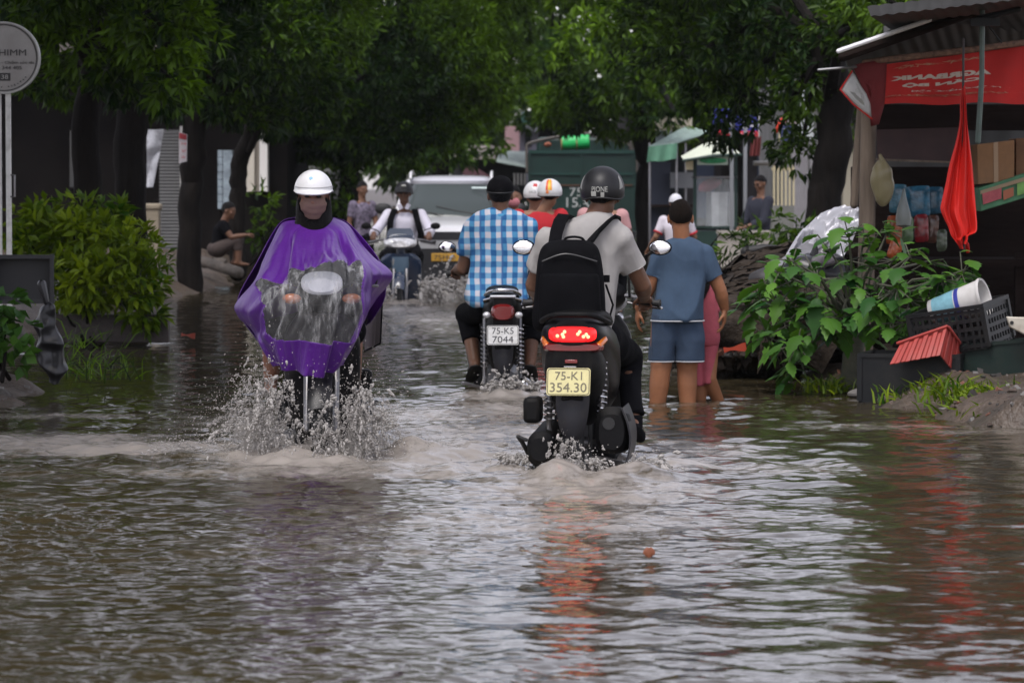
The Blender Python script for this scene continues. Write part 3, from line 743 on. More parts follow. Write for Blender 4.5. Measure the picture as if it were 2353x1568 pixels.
def wheel(th, name, c, r, w, rimm=STEEL):
    o = MB().lathe([(r * .62, -w * .2), (r * .62, w * .2), (r * .7, w * .32), (r * .7, -w * .32)], c, (1, 0, 0), 30, closed=True)
    for k in range(5):
        a = 2 * pi * k / 5; o.box(np.asarray(c) + np.array([0, cos(a), sin(a)]) * r * .35, (w * .3, .03, r * .62), rotm((1, 0, 0), a - pi / 2))
    o.lathe([(.03, -w * .5), (.03, w * .5)], c, (1, 0, 0), 14)
    rim = MB(); 
    wh = bpy.data.objects.new(name, None); scene.collection.objects.link(wh); wh.parent = th
    o.build('rim', rimm, wh)
    t = MB(); prof = []
    for a in np.linspace(0, 2 * pi, 14, endpoint=False): prof.append((r * .85 + r * .15 * cos(a), w * .5 * sin(a) * (1.0 if cos(a) > 0 else .8)))
    t.lathe(prof, c, (1, 0, 0), 40, closed=True); t.build('tyre', BLACK_RUBBER, wh)
    return wh
def ringsec(y, cx, cz, hw, hh, p=.7, n=24): return superring(np.array([cx, y, cz]), np.array([hw, 0, 0]), np.array([0, 0, hh]), n, p)
def two_wheeler(label, cat, loc, yaw, name='scooter', body=PLASTIC, accent=PLASTIC_MATT, plate_lines=None, plate_m=WHITE_PLATE, plate_ink=PLATE_INK, plate_size=(.205, .125), lit=False, W=1.0, moped=False, bar_w=.66, bar_z=.80,
                 bar_y=1.24, group=None, shield=PLASTIC, screen=False, lamp_w=.17, mirrors=True, rail_m=PLASTIC_MATT, plate_z=.43, lamp_m=None, mirror_h=.22, wheel_r=.28, plate_x=-.015):
    th = thing(name, label, cat, loc, yaw, group); r = wheel_r; wz = FLOODED + r
    wheel(th, 'rear_wheel', (0, .36, wz), r, .105 if not moped else .075); wheel(th, 'front_wheel', (0, 1.58, wz), r, .09 if not moped else .07)
    # tail and side panels
    m = MB(); S = [(.045, .665, .075, .060), (.09, .655, .115, .085), (.2, .625, .145, .115), (.4, .57, .165, .15), (.62, .50, .17, .19), (.82, .43, .15, .20), (.95, .36, .11, .15)]
    m.loft([ringsec(y, 0, z, hw * W, hh) for y, z, hw, hh in catmull(S, 3)]); bo = m.build('body', body, th)
    m = MB(); m.loft([ringsec(y, 0, z, hw * W, hh, .8) for y, z, hw, hh in catmull([(.06, .52, .085, .10), (.14, .50, .125, .15), (.34, .42, .135, .19), (.55, .36, .12, .18)], 3)]); m.build('rear_fender', accent, th)
    m = MB(); m.loft([ringsec(y, 0, z, hw * W, hh, .75) for y, z, hw, hh in catmull([(.13, .725, .085, .022), (.3, .735, .13, .04), (.55, .70, .14, .055), (.8, .665, .12, .06), (.92, .65, .08, .045)], 3)]); m.build('seat', SEAT, th)
    m = MB(); m.tube(catmull([(-.135 * W, .34, .70), (-.14 * W, .16, .715), (-.085 * W, .05, .745), (0, .025, .75), (.085 * W, .05, .745), (.14 * W, .16, .715), (.135 * W, .34, .70)], 5), .013, 10); m.build('grab_rail', rail_m, th)
    # rear lamp
    if not moped:
        m = MB(); m.loft([ringsec(y, 0, z, hw * W, hh, .6) for y, z, hw, hh in ((.028, .655, .083, .030), (.05, .655, .100, .040), (.10, .655, .108, .045))]); tl = m.build('tail_light', RED_GLOW if lit else RED_LENS, th)
        if lit:
            for cx, cz in ((-.062, .648), (-.040, .655), (-.031, .668), (-.036, .644), (.026, .657), (.034, .668), (.050, .645), (.062, .655), (.070, .644)):
                q = MB(); q.ell((cx * W, .026, cz), (.0085, .004, .0085), None, 10, 6); q.build('bulb', HOT_GLOW, tl)
        m = MB(); m.loft([ringsec(y, 0, .592, hw * W, hh, .6) for y, hw, hh in ((.050, .115, .016), (.075, .128, .026), (.12, .132, .03))]); m.build('lower_lens', RED_LENS, th)
        for k in (-1, 1):
            m = MB(); m.tube([(k * .112 * W, .075, .60), (k * .128 * W, .15, .625)], [.016, .02], 8); m.build('indicator', AMBER, th)
        m = MB(); m.box((-.005, .048, .525), (.06, .012, .018)); m.build('reflector', RED_LENS, th, .003)
        m = MB(); m.box((-.01, .05, .500), (.058, .008, .005)); m.build('badge', CHROME, th)
    else:
        m = MB(); m.loft([ringsec(y, 0, z, hw, hh, .75) for y, z, hw, hh in ((.022, .60, .055, .044), (.05, .605, .075, .058), (.10, .61, .08, .062))]); m.build('tail_light', RED_LENS, th)
        for k in (-1, 1):
            m = MB(); m.ell((k * .105, .055, .585), (.026, .03, .022), None, 14, 8); m.build('indicator', CLEAR_LENS, th)
            m = MB(); m.tube([(k * .055, .06, .70), (k * .12, .12, .68), (k * .12, .3, .66)], .010, 8); m.build('rail', CHROME, th)
        m = MB(); m.box((0, .045, .705), (.17, .05, .016), rotm((1, 0, 0), -.2)); m.build('tail_cover', mat('pale tail highlight', (.6, .62, .66), .25, coat=.6), th, .006)  # pale colour paints in the highlight along the grab bar
    if plate_lines: plate(th, (plate_x, .012, plate_z), plate_size[0], plate_size[1], .30, plate_lines, plate_m, plate_ink)
    m = MB(); gw = .082 if not moped else .07
    G = np.array([[[x * hw, y + .03 * (abs(x)) ** 2, z] for x in np.linspace(-1, 1, 13)] for hw, y, z in catmull([(gw, .05, plate_z - .06), (gw * .98, .035, plate_z - .12), (gw * .86, .03, plate_z - .19), (gw * .68, .04, plate_z - .25), (gw * .40, .055, plate_z - .285)], 3)])
    m.sheet(G, .008); m.build('mudguard', GREY_PLASTIC, th)
    m = MB(); m.box((0, .09, plate_z - .02), (.11, .10, .15), taper=.8); m.build('plate_bracket', accent, th, .01)
    # springs either side
    for k in (-1, 1) if (moped or True) else (1,):
        x = k * (.125 if not moped else .115); t = MB(); t.tube([(x, .26, .55), (x * 1.02, .22, .13)], .014, 8); so = t.build('shock_absorber', STEEL, th)
        s = MB(); P = []
        for i in range(121):
            a = i / 120 * 2 * pi * 10; q = np.array([x, .258, .51]) + (np.array([x * 1.02, .226, .23]) - np.array([x, .258, .51])) * i / 120
            P.append(q + np.array([cos(a), sin(a), 0]) * .024)
        s.tube(P, .0052, 6); s.build('spring', CHROME if k > 0 else STEEL, so)
    # engine, exhaust, stand
    if not moped:
        m = MB(); m.loft([superring(np.array([.185, y, z]), np.array([hw, 0, 0]), np.array([0, 0, hh]), 22, .75) for y, z, hw, hh in ((.10, .185, .060, .085), (.13, .19, .082, .115), (.3, .18, .085, .115), (.5, .14, .07, .09), (.66, .10, .04, .05))]); ex = m.build('exhaust', PLASTIC_MATT, th)
        m = MB(); m.lathe([(.030, 0), (.030, .004), (.010, .004)], (.172, .098, .225), (0, -1, 0), 18); m.build('outlet', BLACK_RUBBER, ex)
        G = np.array([[[.225 + .055 * sin(t * 2.2 + .25), y, .30 - .26 * t] for y in np.linspace(.09, .5, 8)] for t in np.linspace(0, 1, 10)]); m = MB(); m.sheet(G, .008); m.build('heat_shield', GREY_PLASTIC, ex)
        m = MB(); m.loft([superring(np.array([-.155, y, z]), np.array([hw, 0, 0]), np.array([0, 0, hh]), 20, .8) for y, z, hw, hh in ((.06, .10, .045, .055), (.09, .10, .068, .085), (.3, .10, .07, .09), (.6, .12, .06, .09), (.8, .12, .03, .05))]); m.build('gearbox', PLASTIC_MATT, th)
        m = MB(); m.box((-.200, .17, .285), (.085, .16, .125)); m.build('air_filter_box', PLASTIC_MATT, th, .022)
        m = MB(); m.tube([(-.2, .25, .06), (-.225, .16, .075), (-.245, .10, .13), (-.262, .07, .16)], .011, 8); m.tube([(-.262, .07, .16), (-.225, .075, .145)], .009, 8); m.build('kick_stand', BLACK_RUBBER, th)
    else:
        m = MB(); m.tube([(.14, .10, .12), (.15, .5, .10), (.10, .85, .04)], [.055, .05, .02], 14); m.lathe([(.03, 0), (.012, .005)], (.14, .043, .12), (0, -1, 0), 14); m.build('exhaust', CHROME, th)
        for k in (-1, 1):
            m = MB(); m.tube([(k * .1, .75, .04), (k * .26, .72, .05)], .017, 8); m.build('foot_peg', BLACK_RUBBER, th)
            m = MB(); m.tube([(k * .1, .3, .08), (k * .22, .26, .12), (k * .26, .24, .13)], .012, 8); m.build('pillion_peg', STEEL, th)
        m = MB(); m.loft([ringsec(y, 0, z, hw, hh) for y, z, hw, hh in ((.55, .10, .10, .10), (.75, .12, .13, .12), (.95, .14, .1, .09))]); m.build('engine', STEEL, th)
    # front: floor, shield, fork, bar
    if not moped:
        m = MB(); m.box((0, 1.03, .02), (.30, .42, .10)); m.build('footboard', accent, th, .03)
    else:
        m = MB(); m.loft([ringsec(y, 0, z, .05, .06) for y, z in ((.8, .5), (1.0, .42), (1.2, .55), (1.3, .68))]); m.build('frame_tube', body, th)
    S = [(1.34, .70, .13, .06), (1.34, .60, .19, .05), (1.32, .45, .20, .05), (1.28, .28, .19, .05), (1.22, .12, .16, .05), (1.16, 0.0, .12, .05)]
    if moped: S = [(1.36, .64, .15, .06), (1.35, .56, .24, .05), (1.31, .42, .25, .045), (1.25, .26, .235, .04), (1.17, .10, .20, .04), (1.12, 0, .17, .03)]
    m = MB(); m.loft([superring(np.array([0, y, z]), np.array([hw, 0, 0]), np.array([0, hd, 0]), 24, .7) for y, z, hw, hd in catmull(S, 3)]); m.build('leg_shield', shield, th)
    m = MB(); m.loft([ringsec(y, 0, z, hw, hh, .75) for y, z, hw, hh in ((bar_y - .06, bar_z, .10, .05), (bar_y, bar_z + .01, .17, .075), (bar_y + .08, bar_z, .165, .08), (bar_y + .15, bar_z - .02, lamp_w * .9, .055))]); m.build('front_cowl', body, th)
    m = MB(); m.loft([superring(np.array([0, y, z]), np.array([hw, 0, 0]), np.array([0, 0, hh]), 26, .8) for y, z, hw, hh in ((bar_y + .10, bar_z - .03, lamp_w, .065), (bar_y + .16, bar_z - .04, lamp_w * .95, .06), (bar_y + .20, bar_z - .05, lamp_w * .6, .035))]); m.build('headlight', lamp_m or CLEAR_LENS, th)
    if screen:
        m = MB(); G = np.array([[[x * hw, bar_y + .10 - z * .2, bar_z + .05 + z] for x in np.linspace(-1, 1, 9)] for hw, z in ((.16, 0), (.15, .05), (.12, .085))]); m.sheet(G, .006); m.build('screen', mat('smoked screen', (.10, .12, .16), .12, coat=.5), th)
    m = MB(); hb = bar_w / 2
    m.tube(catmull([(-hb, bar_y - .08, bar_z - .035), (-hb * .55, bar_y, bar_z), (0, bar_y + .02, bar_z + .01), (hb * .55, bar_y, bar_z), (hb, bar_y - .08, bar_z - .035)], 4), .012, 8); m.build('handlebar', STEEL, th)
    for k in (-1, 1):
        m = MB(); m.tube([(k * (hb - .12), bar_y - .055, bar_z - .022), (k * hb, bar_y - .08, bar_z - .035)], .018, 12); m.lathe([(.022, 0), (.022, .012)], (k * hb, bar_y - .08, bar_z - .035), (k, -.2, -.1), 12); m.build('grip', BLACK_RUBBER, th)
        m = MB(); m.tube([(k * (hb - .16), bar_y + .0, bar_z - .03), (k * (hb - .04), bar_y - .02, bar_z - .055), (k * (hb + .015), bar_y - .035, bar_z - .06)], [.007, .007, .008], 7); m.build('brake_lever', CHROME if k > 0 else STEEL, th)
        if mirrors:
            e = np.array([k * (hb + .01), bar_y - .06, bar_z + mirror_h]); m = MB(); m.tube(catmull([(k * (hb - .15), bar_y - .02, bar_z), (k * (hb - .14), bar_y - .01, bar_z + mirror_h * .6), e - [k * .03, 0, .02]], 4), .007, 7)
            m.ell(e, (.060, .018, .040), None, 20, 10); mo = m.build('mirror', PLASTIC_MATT, th)
            m = MB(); m.ell(e - [0, .0165, 0], (.053, .004, .034), None, 20, 8); m.build('mirror_glass', MIRROR, mo)
    m = MB(); G = np.array([[[x * .06, 1.58 + (r + .035) * sin(a), wz + (r + .035) * cos(a) - .02 * x * x] for x in np.linspace(-1, 1, 9)] for a in np.linspace(-1.0, 1.15, 16)]); m.sheet(G, .008); m.build('front_fender', shield, th)
    for k in (-1, 1):
        m = MB(); m.tube([(k * .075, 1.40, .45), (k * .075, 1.58, wz)], [.02, .016], 10); m.build('fork', STEEL, th)
    return th
# ================================================================== RIDERS AND WADERS
def ribbon(mb, path, wvec, w, thick=.008):
    G = [[np.asarray(p) + nrm(v) * w * t for t in (-.5, -.2, .2, .5)] for p, v in zip(path, wvec)]
    return mb.sheet(np.array(G), thick)
def mirror_x(p): return np.array([-p[0], p[1], p[2]])
WHITE_CLOTH = mat('off white cloth', (.52, .51, .49), .85, var=.06, scale=30, bump=.2, bscale=400)
# ---------------------------------------------------------------- the rider with the backpack
F1 = Frame((.2836, 16.3, 0), R(-6.1))
sc1 = two_wheeler('black motor scooter with its tail lamp lit, seen from behind in the foreground', 'motor scooter', F1.loc, R(-6.1), plate_lines=[('75-K1', 0, .21, .62, .30), ('354.30', 0, -.21, .84, .34)],
                  plate_m=YELLOWED_PLATE, plate_ink=PLATE_INK_PALE, lit=True, mirror_h=.25, bar_w=.68, W=1.12, plate_size=(.21, .135))
J = dict(head=F1.L(1384, 446, 17.0), hfwd=(0.05, 1, -.02), shL=F1.L(1262, 552, 16.95), shR=F1.L(1424, 548, 16.95), hipL=F1.L(1312, 775, 16.9), hipR=F1.L(1384, 772, 16.9),
         elL=F1.L(1226, 655, 17.05), elR=F1.L(1476, 655, 17.05), wrL=np.array([-.265, 1.075, .80]), wrR=np.array([.275, 1.075, .80]),
         knR=F1.L(1443, 820, 17.35), anR=F1.L(1456, 966, 17.15), toR=F1.L(1468, 998, 17.3))
J['knL'] = np.array([-.15, J['knR'][1], J['knR'][2]]); J['anL'] = np.array([-.12, J['anR'][1], J['anR'][2]]); J['toL'] = np.array([-.12, J['toR'][1], J['toR'][2]])
p1 = thing('person', 'rider in pale grey short sleeves and a black helmet with white lettering', 'person', F1.loc, R(-6.1))
body(p1, J, SKIN_DARK, .0065, curlL=1.0, curlR=1.0, dL=np.array([0, 1, -.25]), dR=np.array([0, 1, -.25]), arm=(.044, .044, .030), leg=(.070, .052, .034), calf=.044)
GREY_SHIRT = mat('pale grey shirt', (.33, .315, .30), .85, var=.05, scale=25, bump=.2, bscale=420)
m = MB(); torso_rows(m, F1, [(484, 1352, 1406, 16.96, .058), (493, 1332, 1414, 16.95, .075), (508, 1296, 1430, 16.95, .095), (530, 1266, 1442, 16.95, .11), (565, 1254, 1440, 16.95, .12), (600, 1256, 1430, 16.94, .12), (650, 1264, 1422, 16.92, .12), (705, 1275, 1415, 16.9, .125), (745, 1284, 1412, 16.88, .135), (772, 1290, 1410, 16.88, .14)])
for k in 'LR': sleeve(m, J['sh' + k] + np.array([0, 0, -.012]), J['el' + k], J['wr' + k], .64, .090, .078)
garment('shirt', m, GREY_SHIRT, p1, .0085, 3, .014, 10, 2)
m = MB(); hc = J['head'] - np.array([0, .012, .145])
m.tube([hc + np.array([cos(a) * .064, sin(a) * .064, .012 * sin(a) - .004]) for a in np.linspace(0, 2 * pi, 24)], [.021] * 24, 8, flat=.9); link('collar', remesh(m, .006, 3), GREY_SHIRT, p1)
m = MB(); m.ell((J['hipL'] + J['hipR']) / 2 + [0, .02, 0], (.165, .15, .12)); [legs_cloth(m, J, k, 1.93, (.098, .082, .058)) for k in 'LR']
garment('trousers', m, BLACK_CLOTH, p1, .01, 4, .014, 8, 4)
for k in 'LR': shoe(p1, J['an' + k], J['to' + k], BLACK_CLOTH)
hair_cap(p1, J, low=.15)
BLACK_SHELL = mat('black helmet shell', (.010, .010, .011), .45, spec=.35, var=.2, scale=10)
DECAL = mat('faded white decal', (.36, .36, .33), .6)
hm = helmet(p1, J, BLACK_SHELL, back=-.36, side=-.30, w=(.110, .130, .118))
on_helmet(*hm[:1], J, *hm[1:], 'PIONE', -pi / 2 + .02, .0, .086, DECAL, .026)
for a, e, w, h in ((-.26, -.19, .026, .022), (.15, -.23, .018, .022)):
    mb = MB(); mb.sheet(np.array([[hm[3](-pi / 2 + a + x * w / .11, e + z * h / .11, 1.012) * hm[2] @ hm[1].T + J['head'] for x in np.linspace(-.5, .5, 5)] for z in np.linspace(-.5, .5, 5)]), .001); mb.build('sticker', DECAL, hm[0])
for sd in (-1, 1):
    mb = MB(); mb.sheet(np.array([[hm[3](-pi / 2 + sd * (1.15 + x * .28 * (1 - .6 * t)), .05 + t * .55 + x * .1, 1.010) * hm[2] @ hm[1].T + J['head'] for x in np.linspace(-.5, .5, 6)] for t in np.linspace(0, 1, 10)]), .001); mb.build('decal', mat('grey decal', (.22, .22, .21), .5), hm[0])
# backpack
bp = thing('backpack', 'black backpack worn by the rider in the pale grey shirt', 'backpack', F1.loc, R(-6.1))
BAG = mat('black nylon', (.005, .005, .006), .8, spec=.05, var=.3, scale=12, bump=.3, bscale=260)
m = MB(); torso_rows(m, F1, [(550, 1275, 1340, 16.71, .05), (555, 1256, 1360, 16.71, .07), (572, 1240, 1376, 16.70, .095), (610, 1232, 1385, 16.69, .105), (670, 1227, 1390, 16.68, .11), (725, 1222, 1392, 16.67, .11), (752, 1225, 1391, 16.67, .10), (762, 1236, 1382, 16.67, .08)], 36, .55)
garment('bag_body', m, BAG, bp, .009, 3, .004, 7, 8)
m = MB(); torso_rows(m, F1, [(628, 1250, 1368, 16.60, .05), (634, 1240, 1376, 16.60, .065), (690, 1236, 1380, 16.59, .07), (742, 1234, 1382, 16.59, .065), (752, 1246, 1372, 16.59, .05)], 30, .5); garment('pocket', m, BAG, bp, .008, 3, .003, 8, 9)
m = MB()
ribbon(m, [F1.L(1274, 560, 16.75), F1.L(1278, 535, 16.82), F1.L(1286, 510, 16.85), F1.L(1296, 498, 16.90), F1.L(1304, 500, 17.02), F1.L(1290, 560, 17.09)], [(1, 0, -.12)] * 6, .062, .014); m.build('strap', BAG, bp)
m = MB(); ribbon(m, [F1.L(1352, 566, 16.75), F1.L(1366, 545, 16.81), F1.L(1388, 522, 16.845), F1.L(1404, 506, 16.88), F1.L(1412, 506, 17.0), F1.L(1405, 560, 17.1)], [(.8, 0, .6)] * 4 + [(1, 0, .2)] * 2, .066, .014); m.build('strap', BAG, bp)
m = MB(); m.tube(catmull([F1.L(1294, 558, 16.68), F1.L(1300, 547, 16.68), F1.L(1320, 544, 16.68), F1.L(1338, 548, 16.68), F1.L(1344, 560, 16.68)], 4), .010, 8, flat=.6); m.build('handle', BAG, bp)
m = MB(); m.tube(catmull([F1.L(1246, 600, 16.588), F1.L(1300, 583, 16.576), F1.L(1370, 600, 16.588)], 6), .004, 6); m.build('zip', mat('zip', (.05, .05, .05), .4), bp)
m = MB(); m.box(F1.L(1393, 640, 16.7), (.03, .04, .035)); m.tube([F1.L(1392, 655, 16.72), F1.L(1408, 700, 16.77), F1.L(1394, 752, 16.7)], .006, 6); m.build('buckle', BAG, bp, .006)

# ---------------------------------------------------------------- the rider in the checked shirt
F2 = Frame((X_of(1155, 22.3), 22.3, -.07), R(.8))
sc2 = two_wheeler('dark moped with a white plate ridden by the man in the checked shirt', 'moped', F2.loc, R(.8), name='moped', plate_lines=[('75-K5', 0, .22, .68, .32), ('7044', 0, -.22, .66, .34)], moped=True, W=.80,
                  bar_w=.72, bar_z=.86, mirror_h=.15, plate_size=(.208, .132), plate_z=.455, plate_x=0, rail_m=CHROME)
J = dict(head=F2.L(1149, 447, 22.9), hfwd=(0.03, 1, 0), shL=F2.L(1093, 522, 22.9), shR=F2.L(1212, 520, 22.9), hipL=F2.L(1112, 708, 22.8), hipR=F2.L(1190, 708, 22.8), elL=F2.L(1062, 618, 22.95), elR=F2.L(1242, 615, 22.95),
         wrL=np.array([-.30, 1.06, .86]), wrR=np.array([.29, 1.06, .86]), knL=F2.L(1074, 722, 23.2), knR=F2.L(1222, 722, 23.2), anL=F2.L(1090, 832, 22.98), anR=F2.L(1218, 832, 22.98), toL=F2.L(1082, 862, 23.15), toR=F2.L(1222, 862, 23.15))
p2 = thing('person', 'rider in a blue and white checked shirt and a black cap, seen from behind', 'person', F2.loc, R(.8))
body(p2, J, SKIN_DARK, .008, curlL=.9, curlR=.9, dL=np.array([-.1, 1, -.2]), dR=np.array([0, 1, -.25]), arm=(.052, .045, .032))
def plaid():
    mt = mat('blue checked cotton', (.5, .5, .5), .85, bump=.2, bscale=300); n, l = nt_of(mt); b = n['Principled BSDF']
    tc = n.new('ShaderNodeTexCoord'); sp = n.new('ShaderNodeSeparateXYZ')
    dn = n.new('ShaderNodeTexNoise'); dn.inputs['Scale'].default_value = 5; ma = n.new('ShaderNodeVectorMath'); ma.operation = 'MULTIPLY_ADD'; ma.inputs[1].default_value = (.032, .032, .032)
    l.new(tc.outputs['Object'], dn.inputs['Vector']); l.new(dn.outputs['Color'], ma.inputs[0]); l.new(tc.outputs['Object'], ma.inputs[2]); l.new(ma.outputs[0], sp.inputs[0])
    def band(o, per, duty, ph):
        a = n.new('ShaderNodeMath'); a.operation = 'MULTIPLY_ADD'; a.inputs[1].default_value = 1 / per; a.inputs[2].default_value = 50 + ph; l.new(sp.outputs[o], a.inputs[0])
        f = n.new('ShaderNodeMath'); f.operation = 'FRACT'; l.new(a.outputs[0], f.inputs[0])
        d = n.new('ShaderNodeMath'); d.operation = 'SUBTRACT'; d.inputs[1].default_value = .5; l.new(f.outputs[0], d.inputs[0])
        ab = n.new('ShaderNodeMath'); ab.operation = 'ABSOLUTE'; l.new(d.outputs[0], ab.inputs[0])
        mr = n.new('ShaderNodeMapRange'); mr.inputs[1].default_value = duty / 2 + .04; mr.inputs[2].default_value = duty / 2 - .04; l.new(ab.outputs[0], mr.inputs[0]); return mr.outputs[0]
    def mixc(fac, A, B):
        x = n.new('ShaderNodeMix'); x.data_type = 'RGBA'; l.new(fac, x.inputs['Factor'])
        for k, c in (('A', A), ('B', B)):
            if isinstance(c, tuple): x.inputs[k].default_value = (*c, 1)
            else: l.new(c, x.inputs[k])
        return x.outputs['Result']
    v, h = band('X', .071, .5, .1), band('Z', .076, .5, .3)
    rowA = mixc(v, (.50, .49, .54), (.055, .23, .42)); rowB = mixc(v, (.14, .30, .46), (.008, .09, .25))
    c = mixc(h, rowA, rowB); v2 = band('X', .142, .07, .4); c = mixc(v2, c, (.03, .10, .26)); l.new(c, b.inputs['Base Color']); return mt
PLAID = plaid()
m = MB(); torso_rows(m, F2, [(474, 1131, 1172, 22.9, .052), (484, 1114, 1190, 22.9, .075), (496, 1092, 1210, 22.9, .10), (512, 1080, 1222, 22.9, .115), (550, 1080, 1222, 22.88, .12), (610, 1079, 1218, 22.85, .12), (650, 1075, 1213, 22.82, .125), (672, 1071, 1216, 22.8, .14), (692, 1074, 1219, 22.78, .15), (704, 1084, 1214, 22.78, .145)])
for k in 'LR': sleeve(m, J['sh' + k] + np.array([0, 0, -.01]), J['el' + k], J['wr' + k], .66, .075, .064)
garment('shirt', m, PLAID, p2, .009, 3, .020, 10, 12)
m = MB(); hc = J['head'] - np.array([0, .012, .135]); m.tube([hc + np.array([cos(a) * .062, sin(a) * .062, .01 * sin(a)]) for a in np.linspace(0, 2 * pi, 24)], [.021] * 24, 8); link('collar', remesh(m, .007, 3), mat('blue collar', (.06, .26, .46), .85, bump=.2, bscale=300), p2)
m = MB(); m.ell((J['hipL'] + J['hipR']) / 2 + [0, .02, 0], (.165, .16, .12)); [legs_cloth(m, J, k, 1.58, (.098, .085, .066)) for k in 'LR']
garment('trousers', m, BLACK_CLOTH, p2, .011, 5, .006, 8, 4)
for k in 'LR':
    mb = MB(); a, t = J['an' + k], J['to' + k]; d = nrm(t - a); mb.tube([a - d * .05 - [0, 0, .058], (a + t) / 2 - [0, 0, .045], t + d * .02 - [0, 0, .022]], [.042, .048, .038], 10, flat=.35); mb.tube([a + [.04, .05, -.05], a + [0, .09, .0], a + [-.04, .05, -.05]], .010, 6); mb.build('sandal', BLACK_RUBBER, p2)
hair_cap(p2, J, low=.25, thick=1.06)
BLACK_CAP = mat('black cap cloth', (.005, .005, .006), .85, spec=.06, bump=.3, bscale=200)
helmet(p2, J, BLACK_CAP, back=-.20, side=-.05, front=.15, w=(.092, .112, .100), name='cap', brim=.07, lift=.030)

# ---------------------------------------------------------------- generic riders further off
def simple_person(label, F, yaw, J, skin, shirt, trousers, sleeve_t=.6, leg_t=1.9, head='hair', hm_m=None, s=1.0, voxel=.014, group=None, curl=.8, dL=None, dR=None, torso=None, face=False, shoes=True, brim=.0, w=1.05, dep=.11, seed=3, sr=(.075, .058)):
    th = thing('person', label, 'person', F.loc, yaw, group)
    body(th, J, skin, voxel, s, curlL=curl, curlR=curl, dL=dL, dR=dR)
    m = MB()
    if torso: torso_rows(m, F, torso)
    else: auto_torso(m, J, w, dep)
    for k in 'LR': sleeve(m, J['sh' + k], J['el' + k], J['wr' + k], sleeve_t, sr[0] * s, sr[1] * s)
    garment('shirt', m, shirt, th, voxel, 4, .006, 9, seed)
    m = MB(); m.ell((J['hipL'] + J['hipR']) / 2, (.155 * s, .13 * s, .12 * s)); [legs_cloth(m, J, k, leg_t, (.10 * s, .08 * s, .062 * s)) for k in 'LR']
    garment('trousers', m, trousers, th, voxel, 4, .005, 8, seed + 1)
    if shoes:
        for k in 'LR': shoe(th, J['an' + k], J['to' + k], BLACK_RUBBER, s)
    h = None
    if head in ('hair', 'both', 'long'): hair_cap(th, J, low=.2, s=s)
    if head in ('helmet', 'both'): h = helmet(th, J, hm_m, brim=brim, s=s)
    if head == 'cap': hair_cap(th, J, low=.1, s=s); h = helmet(th, J, hm_m, back=-.05, side=.0, front=.12, w=(.090, .108, .104), name='cap', brim=brim, s=s, rimm=hm_m)
    if face: eyes(th, J, s)
    return th, h
# the man in a white shirt coming on a blue moped
F3 = Frame((X_of(928, 41.6), 41.6, -.09), pi)
BLUE_PAINT = mat('dark blue paint', (.008, .022, .055), .25, coat=.6, dirt=(.05, .05, .05), dscale=5, damt=.4)
sc3 = two_wheeler('dark blue moped with a broad headlamp coming towards us through spray', 'moped', F3.loc, pi, name='moped', body=BLUE_PAINT, shield=BLUE_PAINT, moped=True, bar_w=.80, bar_z=.80, screen=True, lamp_w=.20, mirror_h=.16)
m = MB(); m.loft([superring(np.array([0, y, z]), np.array([hw, 0, 0]), np.array([0, .03, 0]), 20, .6) for y, z, hw in ((1.395, .60, .10), (1.385, .5, .10), (1.365, .40, .085))]); m.build('front_panel', mat('pale blue panel', (.10, .16, .22), .3, coat=.5), sc3)
m = MB(); m.ell((0, 1.345, .27), (.06, .04, .06)); m.build('horn_cover', mat('grey blue panel', (.12, .17, .22), .35), sc3)
def L3(x, y, d): return F3.L(x, y, d)
J = dict(head=L3(928, 443, 41.1), hfwd=(0, 1, -.08), shR=L3(893, 494, 41.15), shL=L3(966, 494, 41.15), elR=L3(866, 528, 41.0), elL=L3(988, 530, 41.0), wrR=np.array([.33, 1.05, .86]), wrL=np.array([-.33, 1.05, .86]),
         hipR=L3(908, 572, 41.15), hipL=L3(948, 572, 41.15), knR=np.array([.19, 1.0, .60]), knL=np.array([-.19, 1.0, .60]), anR=np.array([.14, .8, .16]), anL=np.array([-.14, .8, .16]), toR=np.array([.15, 1.0, .10]), toL=np.array([-.15, 1.0, .10]))
WHITE_SHIRT = mat('white shirt', (.60, .58, .66), .8, var=.05, scale=20, bump=.15, bscale=300)
p3, h3 = simple_person('helmeted man in white long sleeves riding the dark blue moped towards us', F3, pi, J, SKIN_DARK, WHITE_SHIRT, BLACK_CLOTH, 1.88, 1.95, 'both', BLACK_SHELL, dL=np.array([0, 1, -.3]), dR=np.array([0, 1, -.3]), face=True, brim=.045, voxel=.011)
mb = MB(); mb.ell(J['head'] + np.array([0, .118, .085]), (.03, .01, .014)); mb.build('badge', DECAL, h3[0])
mb = MB(); [mb.box(J['head'] + np.array([k * .045, .075, -.165]), (.05, .02, .07), rotm((0, 1, 0), k * .5)) for k in (-1, 1)]; mb.build('collar', WHITE_SHIRT, p3, .006)
b3 = thing('backpack', 'black rucksack on the man in the white long sleeved shirt', 'backpack', F3.loc, pi)
for k, xs in ((1, (906, 897, 893)), (-1, (953, 958, 972))):
    mb = MB(); ribbon(mb, [L3(xs[0], 482, 41.20), L3(xs[0], 483, 41.06), L3(xs[1], 505, 41.01), L3((xs[1] + xs[2]) / 2, 530, 41.0), L3(xs[2], 556, 41.03)], [(1, 0, 0)] * 5, .075, .014); mb.build('strap', BAG, b3)
mb = MB(); torso_rows(mb, F3, [(486, 905, 955, 41.42, .07), (495, 898, 962, 41.42, .11), (540, 896, 964, 41.42, .12), (565, 900, 960, 41.42, .10)], 24, .6); mb.build('bag_body', BAG, b3)

